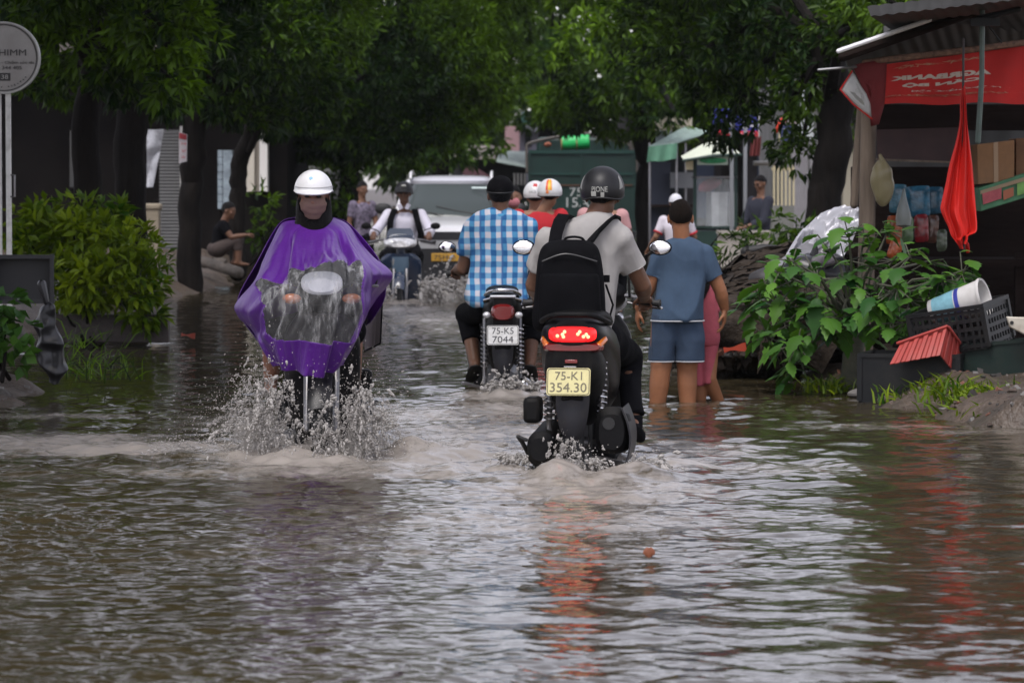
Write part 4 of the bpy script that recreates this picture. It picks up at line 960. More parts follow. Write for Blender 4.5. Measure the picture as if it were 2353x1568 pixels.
# two red shirted riders on one moped, and two more riders half hidden beyond
F4 = Frame((X_of(1252, 30.2), 30.2, -.05), R(-3))
sc4 = two_wheeler('moped carrying the two red shirted riders, mostly hidden behind nearer riders', 'moped', F4.loc, R(-3), name='moped', moped=True, body=mat('red paint', (.32, .01, .012), .3, coat=.5), W=.8, mirrors=False)
RED_CLOTH = mat('red cloth', (.46, .012, .020), .8, var=.08, scale=15, bump=.15, bscale=250)
def seated(F, hx, hy, d, sx, hipx, yy=.55, arm_fwd=.35):
    c = F.L(hx, hy, d); sh = F.L(sx, hy + .20 * pxm(d), d); hp = F.L(hipx, hy + .70 * pxm(d), d); y0 = hp[1]
    return dict(head=c, hfwd=(0, 1, 0), shL=sh + [-.185, 0, 0], shR=sh + [.185, 0, 0], elL=sh + [-.25, .12, -.24], elR=sh + [.25, .12, -.24], wrL=sh + [-.22, arm_fwd, -.30], wrR=sh + [.22, arm_fwd, -.30],
                hipL=hp + [-.09, 0, 0], hipR=hp + [.09, 0, 0], knL=hp + [-.18, .38, -.04], knR=hp + [.18, .38, -.04], anL=hp + [-.16, .22, -.44], anR=hp + [.16, .22, -.44], toL=hp + [-.16, .40, -.5], toR=hp + [.16, .40, -.5])
WHITE_SHELL = mat('white helmet shell', (.72, .72, .72), .28, coat=.4, dirt=(.5, .48, .45), dscale=10, damt=.25)
J4a = seated(F4, 1263, 446, 30.7, 1240, 1244)
p4a, h4a = simple_person('pillion rider in red, white helmet striped orange and yellow', F4, R(-3), J4a, SKIN, RED_CLOTH, BLACK_CLOTH, .6, 1.9, 'both', WHITE_SHELL, seed=9, voxel=.011)
o, B, q, pt = h4a
for a0, c, k in ((-1.78, (.72, .10, .02), 'orange stripe'), (-1.58, (.85, .55, .02), 'yellow stripe'), (-1.44, (.78, .30, .02), 'amber stripe')):
    mb = MB(); mb.sheet(np.array([[pt(a0 + x * .085 / max(cos(e), .35), e, 1.012) * q @ B.T + J4a['head'] for x in (-1, -.3, .3, 1)] for e in np.linspace(.12, 1.15, 10)]), .001); mb.build('stripe', mat(k, c, .4), o)
mb = MB()
for i in range(5):
    a1, a2 = 2 * pi * i / 5, 2 * pi * (i + .5) / 5; c0 = (-1.72, -.02)
    P = [pt(c0[0] + r * cos(a) / .115, c0[1] + r * sin(a) / .115, 1.014) * q @ B.T + J4a['head'] for r, a in ((.003, 0), (.010, a1 - .6), (.024, a1), (.010, a1 + .6))]; mb.add(P, [(0, 1, 2, 3)])
mb.build('star', mat('orange star', (.85, .22, .01), .4), o)
J4b = seated(F4, 1230, 450, 31.3, 1226, 1236)
p4b, h4b = simple_person('front rider in red and a red patched white helmet, half hidden by the pillion', F4, R(-3), J4b, SKIN, RED_CLOTH, BLACK_CLOTH, .6, 1.9, 'both', WHITE_SHELL, seed=10)
o, B, q, pt = h4b
mb = MB(); mb.sheet(np.array([[pt(a, e, 1.012) * q @ B.T + J4b['head'] for a in np.linspace(-1.75, -1.35, 5)] for e in np.linspace(.55, .85, 4)]), .001); mb.build('patch', mat('red patch', (.5, .03, .03), .4), o)
on_helmet(o, J4b, B, q, pt, 'HCE', -1.75, .12, .07, mat('grey ink', (.2, .2, .2), .5), .02)
F5 = Frame((X_of(1388, 33), 33, -.05), 0)
sc5 = two_wheeler('moped under the pink shirted rider, hidden behind the man with the backpack', 'moped', F5.loc, 0, name='moped', moped=True, W=.8, mirrors=False)
J5 = seated(F5, 1376, 447, 33.4, 1386, 1386); J5['shR'] = F5.L(1428, 496, 33.4); J5['elR'] = F5.L(1446, 545, 33.4)
simple_person('rider in a pale pink shirt, one shoulder showing beside the black helmet', F5, 0, J5, SKIN, mat('pink shirt', (.50, .27, .27), .85, bump=.15, bscale=250), BLACK_CLOTH, .7, 1.9, 'hair', seed=11)
F6 = Frame((X_of(1180, 36.5), 36.5, -.05), pi)
sc6 = two_wheeler('dark moped coming the other way behind the checked shirt rider', 'moped', F6.loc, pi, name='moped', moped=True, W=.8, mirrors=False)
J6 = seated(F6, 1180, 452, 35.9, 1178, 1180)
p6, _ = simple_person('rider in black with a pink face mask, just showing beside the black cap', F6, pi, J6, SKIN, BLACK_CLOTH, BLACK_CLOTH, 1.8, 1.9, 'hair', seed=12)
mb = MB(); mb.ell(J6['head'] + np.array([0, .06, -.055]), (.066, .055, .055)); mb.build('mask', mat('pink mask', (.55, .20, .22), .8), p6)

# ---------------------------------------------------------------- boy and girl wading
F7 = Frame((X_of(1556, 21.4), 21.4, 0), 0)
def L7(x, y, d=21.4): return F7.L(x, y, d)
J = dict(head=L7(1563, 499), hfwd=(-.04, 1, -.06), hs=.98, shL=L7(1518, 580), shR=L7(1616, 580), elL=L7(1490, 664, 21.42), elR=L7(1655, 668, 21.42), wrL=L7(1468, 706, 21.5), wrR=L7(1664, 708, 21.46),
         hipL=L7(1528, 745), hipR=L7(1580, 745), knL=L7(1517, 852, 21.38), knR=L7(1578, 852, 21.42), anL=L7(1507, 960, 21.4), anR=L7(1580, 960, 21.42), toL=L7(1503, 985, 21.6), toR=L7(1583, 985, 21.6))
boy = thing('person', 'boy in a slate blue T-shirt and matching shorts wading with his back to us', 'person', F7.loc)
body(boy, J, SKIN_BOY, .0065, .97, curlL=.35, curlR=.35, arm=(.050, .043, .031), leg=(.092, .066, .044), calf=.064, dL=np.array([-.12, .25, -1]), dR=np.array([-.03, .1, -1]), pnL=np.array([1, .2, 0]), pnR=np.array([-1, .2, 0]), sideL=1, sideR=-1)
SLATE = mat('slate blue jersey', (.036, .066, .112), .9, var=.08, scale=30, bump=.15, bscale=350)
m = MB(); torso_rows(m, F7, [(540, 1547, 1581, 21.41, .048), (547, 1530, 1597, 21.4, .07), (558, 1514, 1615, 21.4, .09), (578, 1506, 1626, 21.4, .105), (620, 1508, 1622, 21.4, .112), (670, 1504, 1618, 21.39, .12), (715, 1498, 1617, 21.38, .125), (736, 1496, 1616, 21.38, .128)])
for k in 'LR': sleeve(m, J['sh' + k] + np.array([0, 0, -.008]), J['el' + k], J['wr' + k], .66, .068, .066)
garment('t_shirt', m, SLATE, boy, .0075, 3, .017, 10, 21)
m = MB()
for a, b, c, e in ((1490, 1548, 1492, 1546), (1552, 1616, 1554, 1614)): torso_rows(m, F7, [(720, a + (10 if a < 1500 else -16), b + (16 if a < 1500 else -4), 21.4, .12), (775, a + (2 if a < 1500 else -6), b + (8 if a < 1500 else 2), 21.4, .115), (790, a + (1 if a < 1500 else -3), b + (4 if a < 1500 else 1), 21.4, .11), (808, a, b, 21.4, .105), (829, c - 2, e + 2, 21.4, .10)], 26, .85)
garment('shorts', m, mat('slate blue shorts', (.026, .046, .082), .9, var=.08, scale=30, bump=.15, bscale=350), boy, .0075, 3, .014, 10, 22)
PIPING = mat('pale piping', (.42, .43, .45), .8)
def hem(F, y, xl, xr, d, hd, r, m, par, p=.82):
    a, b = F.L(xl, y, d), F.L(xr, y, d); P = superring((a + b) / 2, (b - a) / 2, np.array([0, hd, 0]), 40, p); mb = MB(); mb.tube(list(P) + [P[0]], r, 6, rnd=False); return mb.build('hem', m, par)
hem(F7, 736, 1495, 1617, 21.38, .13, .005, PIPING, boy); hem(F7, 829, 1488, 1549, 21.4, .102, .0045, PIPING, boy, .85); hem(F7, 829, 1551, 1617, 21.4, .102, .0045, PIPING, boy, .85)
hair_cap(boy, J, mat('cropped dark hair', (.014, .0095, .007), .75, spec=.1, var=.7, scale=110, bump=1.0, bscale=260), .98, low=.16, thick=1.025)
F8 = Frame((X_of(1618, 21.75), 21.75, 0), 0)
def L8(x, y, d=21.75): return F8.L(x, y, d)
J = dict(head=L8(1604, 612), hfwd=(-.5, 1, -.1), hs=.92, shL=L8(1578, 665), shR=L8(1636, 668), elL=L8(1570, 720), elR=L8(1640, 730), wrL=L8(1580, 770), wrR=L8(1630, 780, 21.9), hipL=L8(1592, 790), hipR=L8(1626, 792), knL=L8(1606, 872, 21.72), knR=L8(1628, 870, 21.7),
         anL=L8(1608, 960), anR=L8(1660, 945, 21.8), toL=L8(1600, 975, 21.9), toR=L8(1664, 965, 21.95))
girl = thing('person', 'small child in a rose pink top and shorts wading half hidden by the boy', 'person', F8.loc)
body(girl, J, SKIN_BOY, .0075, .80, arm=(.046, .040, .028), leg=(.085, .062, .042), calf=.056)
ROSE = mat('rose pink cotton', (.38, .075, .10), .88, var=.08, scale=25, bump=.2, bscale=300)
m = MB(); torso_rows(m, F8, [(642, 1590, 1622, 21.75, .045), (655, 1578, 1640, 21.75, .075), (690, 1578, 1647, 21.75, .09), (740, 1578, 1652, 21.75, .10), (775, 1578, 1655, 21.75, .11), (792, 1580, 1652, 21.75, .10)])
for k in 'LR': sleeve(m, J['sh' + k], J['el' + k], J['wr' + k], .75, .055, .05)
garment('top', m, ROSE, girl, .0085, 3, .012, 9, 25)
m = MB(); torso_rows(m, F8, [(780, 1580, 1614, 21.75, .085), (830, 1582, 1618, 21.75, .085), (884, 1588, 1618, 21.73, .075)], 24, .9); torso_rows(m, F8, [(780, 1606, 1652, 21.75, .085), (830, 1608, 1644, 21.74, .085), (880, 1612, 1636, 21.72, .075)], 24, .9)
garment('shorts', m, ROSE, girl, .0085, 3, .006, 9, 26)
hair_cap(girl, J, s=.8, low=.3, thick=1.12)
m = MB(); m.loft([superring(J['head'] + np.array([.0, -.06, z]), np.array([w, 0, 0]), np.array([0, .05, 0]), 18) for z, w in ((.05, .06), (-.05, .075), (-.13, .07), (-.2, .04))]); m.build('long_hair', HAIR, girl)

# ---------------------------------------------------------------- bystanders
def stander(F, hx, hy, d, s=1.0, fwd=(0, 1, 0), sw=.18, arms=None):
    c = F.L(hx, hy, d); f = nrm(fwd); r = nrm(np.cross(f, (0, 0, 1))); u = np.array([0, 0, 1.])
    def q(a, b, e): return c + (r * a + f * b + u * e) * s
    J = dict(head=c, hfwd=f, shL=q(-sw, 0, -.25), shR=q(sw, 0, -.25), elL=q(-sw - .06, -.02, -.52), elR=q(sw + .06, -.02, -.52), wrL=q(-sw - .07, .06, -.75), wrR=q(sw + .07, .06, -.75), hipL=q(-.09, 0, -.75), hipR=q(.09, 0, -.75),
             knL=q(-.10, .03, -1.15), knR=q(.10, .03, -1.15), anL=q(-.10, -.02, -1.53), anR=q(.10, -.02, -1.53), toL=q(-.11, .16, -1.58), toR=q(.11, .16, -1.58))
    if arms: J.update({k: q(*v) for k, v in arms.items()})
    return J
F9 = Frame((X_of(1550, 46), 46, 0), 0)
J9 = stander(F9, 1552, 466, 46, .97, (.15, 1, 0), .17, dict(elL=(-.27, -.05, -.47), wrL=(-.38, .12, -.63), elR=(.26, .05, -.48), wrR=(.20, .22, -.56)))
p9, h9 = simple_person('man in a white cap and white T-shirt with red cuffs walking beyond the boy', F9, 0, J9, SKIN, mat('white jersey', (.60, .56, .62), .85), mat('dark grey cloth', (.03, .03, .035), .85), .72, 1.9, 'cap', mat('white cap', (.62, .62, .66), .7), voxel=.014, shoes=False)
m = MB()
for k in 'LR':
    e = J9['sh' + k] + (J9['el' + k] - J9['sh' + k]) * .73; u, w = perp(J9['el' + k] - J9['sh' + k]); m.tube([e + (u * cos(a) + w * sin(a)) * .058 for a in np.linspace(0, 2 * pi, 18)], .012, 6, rnd=False)
m.build('red_cuff', RED_CLOTH, p9)
F10 = Frame((X_of(1752, 47.5), 47.5, .12), 0)
J10 = stander(F10, 1747, 421, 47.5, 1.0, (-.8, -.6, -.25), .18, dict(elL=(-.2, .12, -.5), wrL=(-.06, .33, -.52), elR=(.2, .12, -.5), wrR=(.06, .33, -.52)))
simple_person('stallholder in dark navy standing behind the glass food cart', F10, 0, J10, SKIN_DARK, mat('navy cloth', (.012, .014, .026), .85), mat('navy shorts', (.014, .018, .04), .85), 1.7, .85, 'hair', voxel=.014, face=True, w=1.15)
F11 = Frame((X_of(520, 46.5), 46.5, .05), 0)
def L11(x, y, d=46.5): return F11.L(x, y, d)
J11 = dict(head=L11(525, 483), hfwd=(.95, -.25, -.15), shL=L11(512, 518, 46.35), shR=L11(510, 520, 46.7), elL=L11(532, 545, 46.3), elR=L11(530, 545, 46.7), wrL=L11(562, 540, 46.3), wrR=L11(560, 541, 46.65), hipL=L11(500, 572, 46.4), hipR=L11(500, 572, 46.6),
           knL=L11(546, 552, 46.35), knR=L11(548, 552, 46.65), anL=L11(548, 600, 46.35), anR=L11(540, 600, 46.65), toL=L11(570, 607, 46.35), toR=L11(562, 607, 46.65))
simple_person('person in black squatting under the trees with brown arms resting on bent knees', F11, 0, J11, SKIN_DARK, BLACK_CLOTH, mat('brown cloth', (.05, .035, .03), .85), .55, 1.5, 'hair', voxel=.014, shoes=False, w=.9)
F12 = Frame((X_of(833, 51), 51, .1), 0)
J12 = stander(F12, 832, 434, 51, .97, (.5, -.8, -.1), .16, dict(elL=(-.2, .08, -.5), wrL=(-.1, .25, -.6)))
simple_person('person in a patterned grey shirt standing at the verge behind the purple poncho', F12, 0, J12, SKIN_DARK, mat('patterned grey cloth', (.12, .10, .14), .85, var=.9, scale=22), BLACK_CLOTH, .7, 1.9, 'hair', voxel=.014)
# ================================================================== THE RIDER UNDER THE PURPLE PONCHO
F20 = Frame((X_of(712, 17.3), 19.10, 0), pi + R(1.5))
LAMP = mat('pale lamp lens', (.80, .80, .84), .25, coat=.5, var=.12, scale=14, emit=(.85, .88, 1), estr=.14)
sc20 = two_wheeler('dark scooter under the purple poncho, throwing up a splash at its front wheel', 'motor scooter', F20.loc, pi + R(1.5), body=PLASTIC, shield=mat('dark grey paint', (.008, .008, .010), .3, spec=.2, dirt=(.06, .055, .05), dscale=6, damt=.5), bar_z=.90, bar_w=.54, mirrors=False, lamp_w=.112, lamp_m=LAMP)
for k in (-1, 1):
    m = MB(); m.ell((k * .155, 1.40, .78), (.05, .03, .028)); m.build('indicator', mat('orange indicator', (.55, .20, .10), .2, coat=.4), sc20)
def L20(x, y, d): return F20.L(x, y, d)
J = dict(head=L20(720, 447, 18.35), hfwd=F20.W(F20.loc + np.array([.02, -1, -.10])), shL=L20(766, 556, 18.45), shR=L20(674, 556, 18.45), elL=L20(812, 630, 18.2), elR=L20(620, 640, 18.2), wrL=np.array([-.21, 1.07, .89]), wrR=np.array([.21, 1.07, .89]),
         hipL=L20(748, 760, 18.4), hipR=L20(690, 760, 18.4), knL=L20(806, 760, 17.98), knR=L20(630, 765, 17.98), anL=L20(812, 868, 18.12), anR=L20(622, 872, 18.12), toL=L20(814, 900, 17.9), toR=L20(620, 900, 17.9))
p20 = thing('person', 'rider in a white brimmed helmet, face mask and flowing purple rain poncho', 'person', F20.loc, pi + R(1.5))
SKIN_TAN2 = skin_mat('shaded tan skin', (.26, .13, .085))
body(p20, J, SKIN_TAN2, .009, curlL=.9, curlR=.9, dL=np.array([0, 1, -.2]), dR=np.array([0, 1, -.2]))
m = MB(); auto_torso(m, J, 1.0, .11); [sleeve(m, J['sh' + k], J['el' + k], J['wr' + k], 1.8, .055, .045) for k in 'LR']; garment('jacket', m, BLACK_CLOTH, p20, .014, 4, 0)
m = MB(); m.ell((J['hipL'] + J['hipR']) / 2, (.16, .14, .12)); [legs_cloth(m, J, k, 1.08, (.10, .085, .07)) for k in 'LR']; garment('trousers', m, BLACK_CLOTH, p20, .012, 4, .005, 8, 5)
hair_cap(p20, J, low=.3, thick=1.06)
f = nrm(J['hfwd']); r_ = nrm(np.cross(f, (0, 0, 1))); u_ = np.cross(r_, f); B = basis(r_, f, u_)
m = MB(); m.loft([superring(J['head'] + B @ np.array([0, y, z]), B[:, 0] * w, B[:, 1] * dpt, 26, .9) for z, y, w, dpt in catmull([(-.01, .052, .060, .052), (-.03, .045, .070, .066), (-.065, .035, .070, .070), (-.10, .035, .055, .066), (-.125, .035, .030, .045)], 3)])
fm = m.mesh('face_mask'); wrinkle(fm, .006, 26, 4, (.4, 1, 1.6)); Vm = verts_of(fm); set_verts(fm, Vm + normals_of(fm) * (.0035 * np.sin(Vm[:, 2] * 190 + 2 * np.sin(Vm[:, 0] * 30)))[:, None]); link('face_mask', fm, mat('tan cloth mask', (.24, .155, .125), .9, spec=.1, bump=.2, bscale=250), p20)
m = MB(); m.loft([superring(J['head'] + B @ np.array([0, y, z]), B[:, 0] * w, B[:, 1] * dpt, 30, .95) for z, y, w, dpt in catmull([(.0, -.03, .088, .085), (-.07, -.03, .096, .09), (-.14, -.02, .10, .095), (-.21, -.01, .125, .11), (-.25, -.01, .14, .12)], 3)]); hd = m.mesh('hair_fall'); wrinkle(hd, .006, 16, 6, (1.5, 1.5, .3)); link('hair_fall', hd, HAIR, p20)
eyes(p20, J)
hm = helmet(p20, J, WHITE_SHELL, back=-.15, side=-.02, front=.10, w=(.104, .125, .112), brim=.055, rimm=WHITE_SHELL)
mb = MB(); mb.lathe([(.010, 0), (.010, .002)], hm[3](pi / 2 - .12, .72, 1.008) * hm[2] @ B.T + J['head'], B @ np.array([0, .75, .66]), 14); mb.build('badge', mat('pale blue badge', (.22, .45, .62), .5), hm[0])
mb = MB(); mb.tube([hm[3](a, .24, 1.006) * hm[2] @ B.T + J['head'] for a in np.linspace(.3, pi - .3, 20)], .004, 6, flat=.8); mb.build('band', mat('grey band', (.45, .45, .45), .5), hm[0])
mb = MB()
for k in (-1, 1): mb.tube([J['head'] + B @ np.array([k * .085, .02, .0]), J['head'] + B @ np.array([k * .072, .035, -.08]), J['head'] + B @ np.array([k * .02, .065, -.135])], .007, 6, flat=.4)
mb.build('chin_strap', BLACK_CLOTH, hm[0])
# the poncho: rows of points down from the neck, over the arms and the front of the scooter
ROWS = [
 ([676, 684, 694, 708, 722, 738, 750, 760, 766], [505, 512, 520, 526, 528, 526, 520, 510, 500], [18.42, 18.34, 18.28, 18.24, 18.22, 18.24, 18.28, 18.34, 18.42]),
 ([646, 656, 670, 692, 722, 750, 774, 790, 800], [514, 520, 532, 545, 550, 545, 532, 520, 516], [18.55, 18.38, 18.24, 18.14, 18.1, 18.14, 18.24, 18.38, 18.55]),
 ([626, 640, 658, 688, 722, 756, 790, 816, 832], [556, 562, 572, 582, 588, 580, 566, 556, 560], [18.55, 18.25, 18.0, 17.85, 17.8, 17.85, 18.0, 18.2, 18.5]),
 ([608, 620, 644, 684, 725, 765, 806, 838, 858], [602, 618, 624, 618, 606, 602, 592, 586, 590], [18.45, 18.0, 17.7, 17.5, 17.4, 17.45, 17.6, 17.9, 18.3]),
 ([588, 602, 628, 678, 725, 770, 822, 868, 902], [644, 652, 658, 650, 640, 640, 634, 628, 632], [18.35, 17.85, 17.5, 17.32, 17.22, 17.3, 17.45, 17.8, 18.2]),
 ([538, 568, 612, 672, 725, 772, 826, 850, 866], [706, 712, 706, 694, 690, 690, 690, 688, 686], [18.4, 17.9, 17.5, 17.28, 17.18, 17.26, 17.45, 17.85, 18.3]),
 ([578, 596, 616, 672, 722, 768, 814, 830, 838], [750, 758, 752, 740, 738, 738, 738, 736, 728], [18.3, 17.9, 17.5, 17.28, 17.2, 17.26, 17.45, 17.8, 18.2]),
 ([600, 606, 618, 668, 716, 762, 803, 812, 816], [790, 788, 784, 784, 784, 784, 782, 778, 772], [18.0, 17.75, 17.5, 17.32, 17.24, 17.3, 17.45, 17.7, 18.0]),
 ([628, 634, 646, 672, 706, 742, 776, 790, 798], [832, 840, 848, 856, 861, 854, 838, 824, 816], [17.9, 17.7, 17.5, 17.38, 17.3, 17.36, 17.5, 17.7, 17.9])]
A = np.array(ROWS)                                    # rows, 3, 9
A = catmull(A.reshape(9, -1), 22).reshape(-1, 3, 9)
A = np.stack([catmull(a.T, 22) for a in A])           # rows, cols, (x y d)
PXY = A[:, :, :2]
G = np.array([[F20.L(*q) for q in row] for row in A])
Pf = G.reshape(-1, 3); dv = np.gradient(G, axis=0); du = np.gradient(G, axis=1); N = np.cross(du, dv); N /= np.linalg.norm(N, axis=2, keepdims=True) + 1e-9
vv = np.linspace(0, 1, G.shape[0])[:, None]; uu = np.linspace(-1, 1, G.shape[1])[None, :]
rampv = np.clip((vv - .05) * 3, 0, 1); U2 = np.stack([np.repeat(uu, len(vv), 0) * 3.4 + vv * .8, np.repeat(vv, uu.shape[1], 1) * 1.5, 0 * uu + 0 * vv], -1).reshape(-1, 3)
sh2 = (len(vv), uu.shape[1]); ff = .030 * nnoise(U2, 1.7, 61).reshape(sh2) - .034 * np.abs(nnoise(U2 * [1, .55, 1], 3.1, 62)).reshape(sh2) - .016 * np.abs(nnoise(U2 * [1, .8, 1], 7.0, 64)).reshape(sh2) + .004 * nnoise(U2, 16, 65).reshape(sh2)
fold = (ff + .022) * rampv * (.8 + .5 * np.abs(uu)) * (1 - uu ** 4) + .030 * np.exp(-((np.abs(uu) - .52) / .06) ** 2) * np.clip(vv * 4, 0, 1) * np.clip((.62 - vv) * 5, 0, 1)
G = G + N * fold[..., None]
def inside(px, py, poly):
    c = False; j = len(poly) - 1
    for i in range(len(poly)):
        (xi, yi), (xj, yj) = poly[i], poly[j]
        if (yi > py) != (yj > py) and px < (xj - xi) * (py - yi) / (yj - yi) + xi: c = not c
        j = i
    return c
WIN = [(592, 652), (612, 640), (640, 630), (668, 616), (700, 612), (745, 617), (770, 604), (798, 592), (830, 596), (834, 625), (822, 690), (808, 778), (760, 783), (716, 784), (668, 784), (612, 780), (602, 720)]
nr, nc = G.shape[:2]; up_f, win_f = [], []
for i in range(nr - 1):
    for j in range(nc - 1):
        c = PXY[i:i + 2, j:j + 2].reshape(-1, 2).mean(0); q = (i * nc + j, i * nc + j + 1, (i + 1) * nc + j + 1, (i + 1) * nc + j)
        (win_f if inside(c[0], c[1], WIN) else up_f).append(q)
def sub_sheet(F):
    ids = sorted({i for q in F for i in q}); mp = {k: n for n, k in enumerate(ids)}; mb = MB(); mb.add(G.reshape(-1, 3)[ids], [tuple(mp[i] for i in q) for q in F]); return mb
PURPLE = mat('purple rain cloth', (.078, .0115, .195), .42, spec=.35, var=.12, scale=5, bump=.2, bscale=18)
po = sub_sheet(up_f).build('poncho', PURPLE, p20, angle=80); s_ = po.modifiers.new('thick', 'SOLIDIFY'); s_.thickness = .003
PVC = bpy.data.materials.new('clear rain plastic'); n, l = nt_of(PVC); b = n['Principled BSDF']; b.inputs['Base Color'].default_value = (.5, .5, .5, 1); b.inputs['Roughness'].default_value = .16
tc = n.new('ShaderNodeTexCoord'); mp = n.new('ShaderNodeMapping'); mp.inputs['Scale'].default_value = (9, 3, 2.2); mp.inputs['Rotation'].default_value = (0, .25, 0); no = n.new('ShaderNodeTexNoise'); no.inputs['Scale'].default_value = 2.2; no.inputs['Detail'].default_value = 7; no.inputs['Roughness'].default_value = .7
l.new(tc.outputs['Object'], mp.inputs[0]); l.new(mp.outputs[0], no.inputs['Vector']); mr = n.new('ShaderNodeMapRange'); mr.inputs[1].default_value = .50; mr.inputs[2].default_value = .68; mr.inputs[3].default_value = .13; mr.inputs[4].default_value = .70; l.new(no.outputs['Fac'], mr.inputs[0])
tr = n.new('ShaderNodeBsdfTransparent'); ms = n.new('ShaderNodeMixShader'); l.new(mr.outputs[0], ms.inputs[0]); l.new(tr.outputs[0], ms.inputs[1]); l.new(b.outputs[0], ms.inputs[2]); l.new(ms.outputs[0], n['Material Output'].inputs['Surface'])
bp_ = n.new('ShaderNodeBump'); bp_.inputs['Strength'].default_value = .6; bp_.inputs['Distance'].default_value = .01; l.new(no.outputs['Fac'], bp_.inputs['Height']); l.new(bp_.outputs[0], b.inputs['Normal'])
sub_sheet(win_f).build('clear_panel', PVC, po, angle=80)
# back of the poncho hanging behind, and the grey tail flap
Gb = np.array([[L20(*q) for q in row] for row in [[(678, 500, 18.45), (700, 495, 18.52), (740, 495, 18.52), (766, 500, 18.45)], [(640, 516, 18.56), (690, 520, 18.68), (755, 520, 18.68), (806, 518, 18.56)], [(590, 604, 18.48), (660, 600, 18.8), (780, 600, 18.8), (874, 604, 18.35)], [(545, 700, 18.45), (640, 690, 18.9), (800, 690, 18.9), (884, 680, 18.35)], [(590, 780, 18.4), (650, 770, 18.9), (790, 770, 18.9), (850, 740, 18.4)]]])
Gb = np.stack([catmull(c, 6) for c in np.stack([catmull(r, 6) for r in Gb]).transpose(1, 0, 2)]).transpose(1, 0, 2); m = MB(); m.sheet(Gb, .003); m.build('back_panel', PURPLE, po)
GREYFLAP = mat('thin grey rain film', (.14, .12, .13), .4); GREYFLAP.node_tree.nodes['Principled BSDF'].inputs['Alpha'].default_value = .7
Gf = np.array([[L20(840, 735, 18.5), L20(860, 722, 18.62), L20(878, 690, 18.6)], [L20(838, 770, 18.5), L20(858, 755, 18.66), L20(876, 740, 18.62)], [L20(838, 806, 18.5), L20(856, 798, 18.66), L20(874, 788, 18.62)]])
m = MB(); m.sheet(np.stack([catmull(r, 4) for r in Gf]), .002); fo = m.build('tail_flap', GREYFLAP, po); m = MB(); m.tube([Gf[0, 2], Gf[1, 2], Gf[2, 2], Gf[2, 1], Gf[2, 0]], .005, 6); m.build('edge', BLACK_CLOTH, fo)

# ================================================================== SPRAY
SPRAY = mat('splashing water', (.50, .475, .445), .12, trans=.30, spec=.5); SPRAY.node_tree.nodes['Principled BSDF'].inputs['IOR'].default_value = 1.33
ICO_V = []; ICO_F = []
_b = bmesh.new(); bmesh.ops.create_icosphere(_b, subdivisions=1, radius=1); ICO_V = np.array([v.co[:] for v in _b.verts]); ICO_F = np.array([[v.index for v in f.verts] for f in _b.faces]); _b.free()
def splash(name, label, jets, seed):
    """water thrown up: ballistic strands that break into drops"""
    rng = np.random.default_rng(seed); P, S, D = [], [], []
    for o, v, sp, nl, T, size, fine in jets:
        o, v, sp = np.asarray(o, float), np.asarray(v, float), np.asarray(sp, float)
        for _ in range(nl):
            vv = v + sp * rng.normal(size=3); oo = o + rng.normal(size=3) * [.05, .05, .01]; t1 = T * rng.uniform(.35, 1.0); t0 = t1 * rng.uniform(.62, .93); k = int(rng.integers(8, 20)); sz = size * min(1.5, rng.lognormal(-.45, .45))
            for t in np.linspace(t0, t1, k):
                q = oo + vv * t + np.array([0, 0, -4.9]) * t * t + rng.normal(size=3) * .004
                if q[2] > -.03: P.append(q); S.append(sz * rng.uniform(.45, 1.1)); D.append(vv - [0, 0, 9.8 * t])
        for _ in range(fine):
            vv = v + sp * 1.45 * rng.normal(size=3); t = T * rng.random() ** .6 * 1.15; q = o + vv * t + np.array([0, 0, -4.9]) * t * t + rng.normal(size=3) * .03
            if q[2] > -.02: P.append(q); S.append(size * .30 * rng.lognormal(-.2, .5)); D.append(vv - [0, 0, 9.8 * t])
    P, S, D = np.array(P), np.array(S), np.array(D); D /= np.linalg.norm(D, axis=1, keepdims=True)
    n = len(P); st = rng.uniform(1.0, 2.2, n)
    V = ICO_V[None] * S[:, None, None] * (1 + .25 * rng.normal(size=(n, 12 if len(ICO_V) == 12 else len(ICO_V), 1)))
    al = (V * D[:, None]).sum(2, keepdims=True); V = V + D[:, None] * al * (st - 1)[:, None, None] + P[:, None]
    Fc = (np.arange(n)[:, None, None] * len(ICO_V) + ICO_F[None]).reshape(-1, 3).astype(np.int32)
    me = bpy.data.meshes.new(name); me.vertices.add(n * len(ICO_V)); me.vertices.foreach_set('co', V.astype(np.float32).ravel()); me.loops.add(Fc.size); me.loops.foreach_set('vertex_index', Fc.ravel()); me.polygons.add(len(Fc))
    me.polygons.foreach_set('loop_start', np.arange(0, Fc.size, 3, dtype=np.int32)); me.polygons.foreach_set('use_smooth', np.ones(len(Fc), bool)); me.update(calc_edges=True)
    return tag(link(name, me, SPRAY), label, 'splash', 'splashes thrown up by the wheels', 'stuff')
xc = F20.loc[0]
splash('water_splash', 'big forked splash in front of the poncho rider', [
    ((xc - .20, 17.2, .0), (-.12, -.22, 2.3), (.15, .2, .32), 240, .50, .0058, 3200), ((xc + .22, 17.2, .0), (.16, -.22, 2.0), (.16, .2, .36), 240, .46, .0058, 3200),
    ((xc - .26, 17.35, .0), (-.6, -.2, 1.7), (.30, .3, .40), 90, .38, .005, 2600), ((xc + .28, 17.35, .0), (.45, -.2, 1.5), (.28, .3, .36), 90, .34, .005, 2200),
    ((xc + .08, 17.12, .0), (.02, -.25, 1.35), (.14, .2, .50), 150, .32, .0055, 1300), ((xc - .12, 17.1, .0), (.0, -.25, 1.2), (.12, .2, .50), 90, .30, .0055, 800), ((xc - .6, 17.3, .0), (-.8, -.2, .5), (.5, .2, .2), 70, .14, .005, 2400), ((xc + .5, 17.4, .0), (.6, -.2, .5), (.5, .2, .2), 70, .14, .005, 2400)], 3)
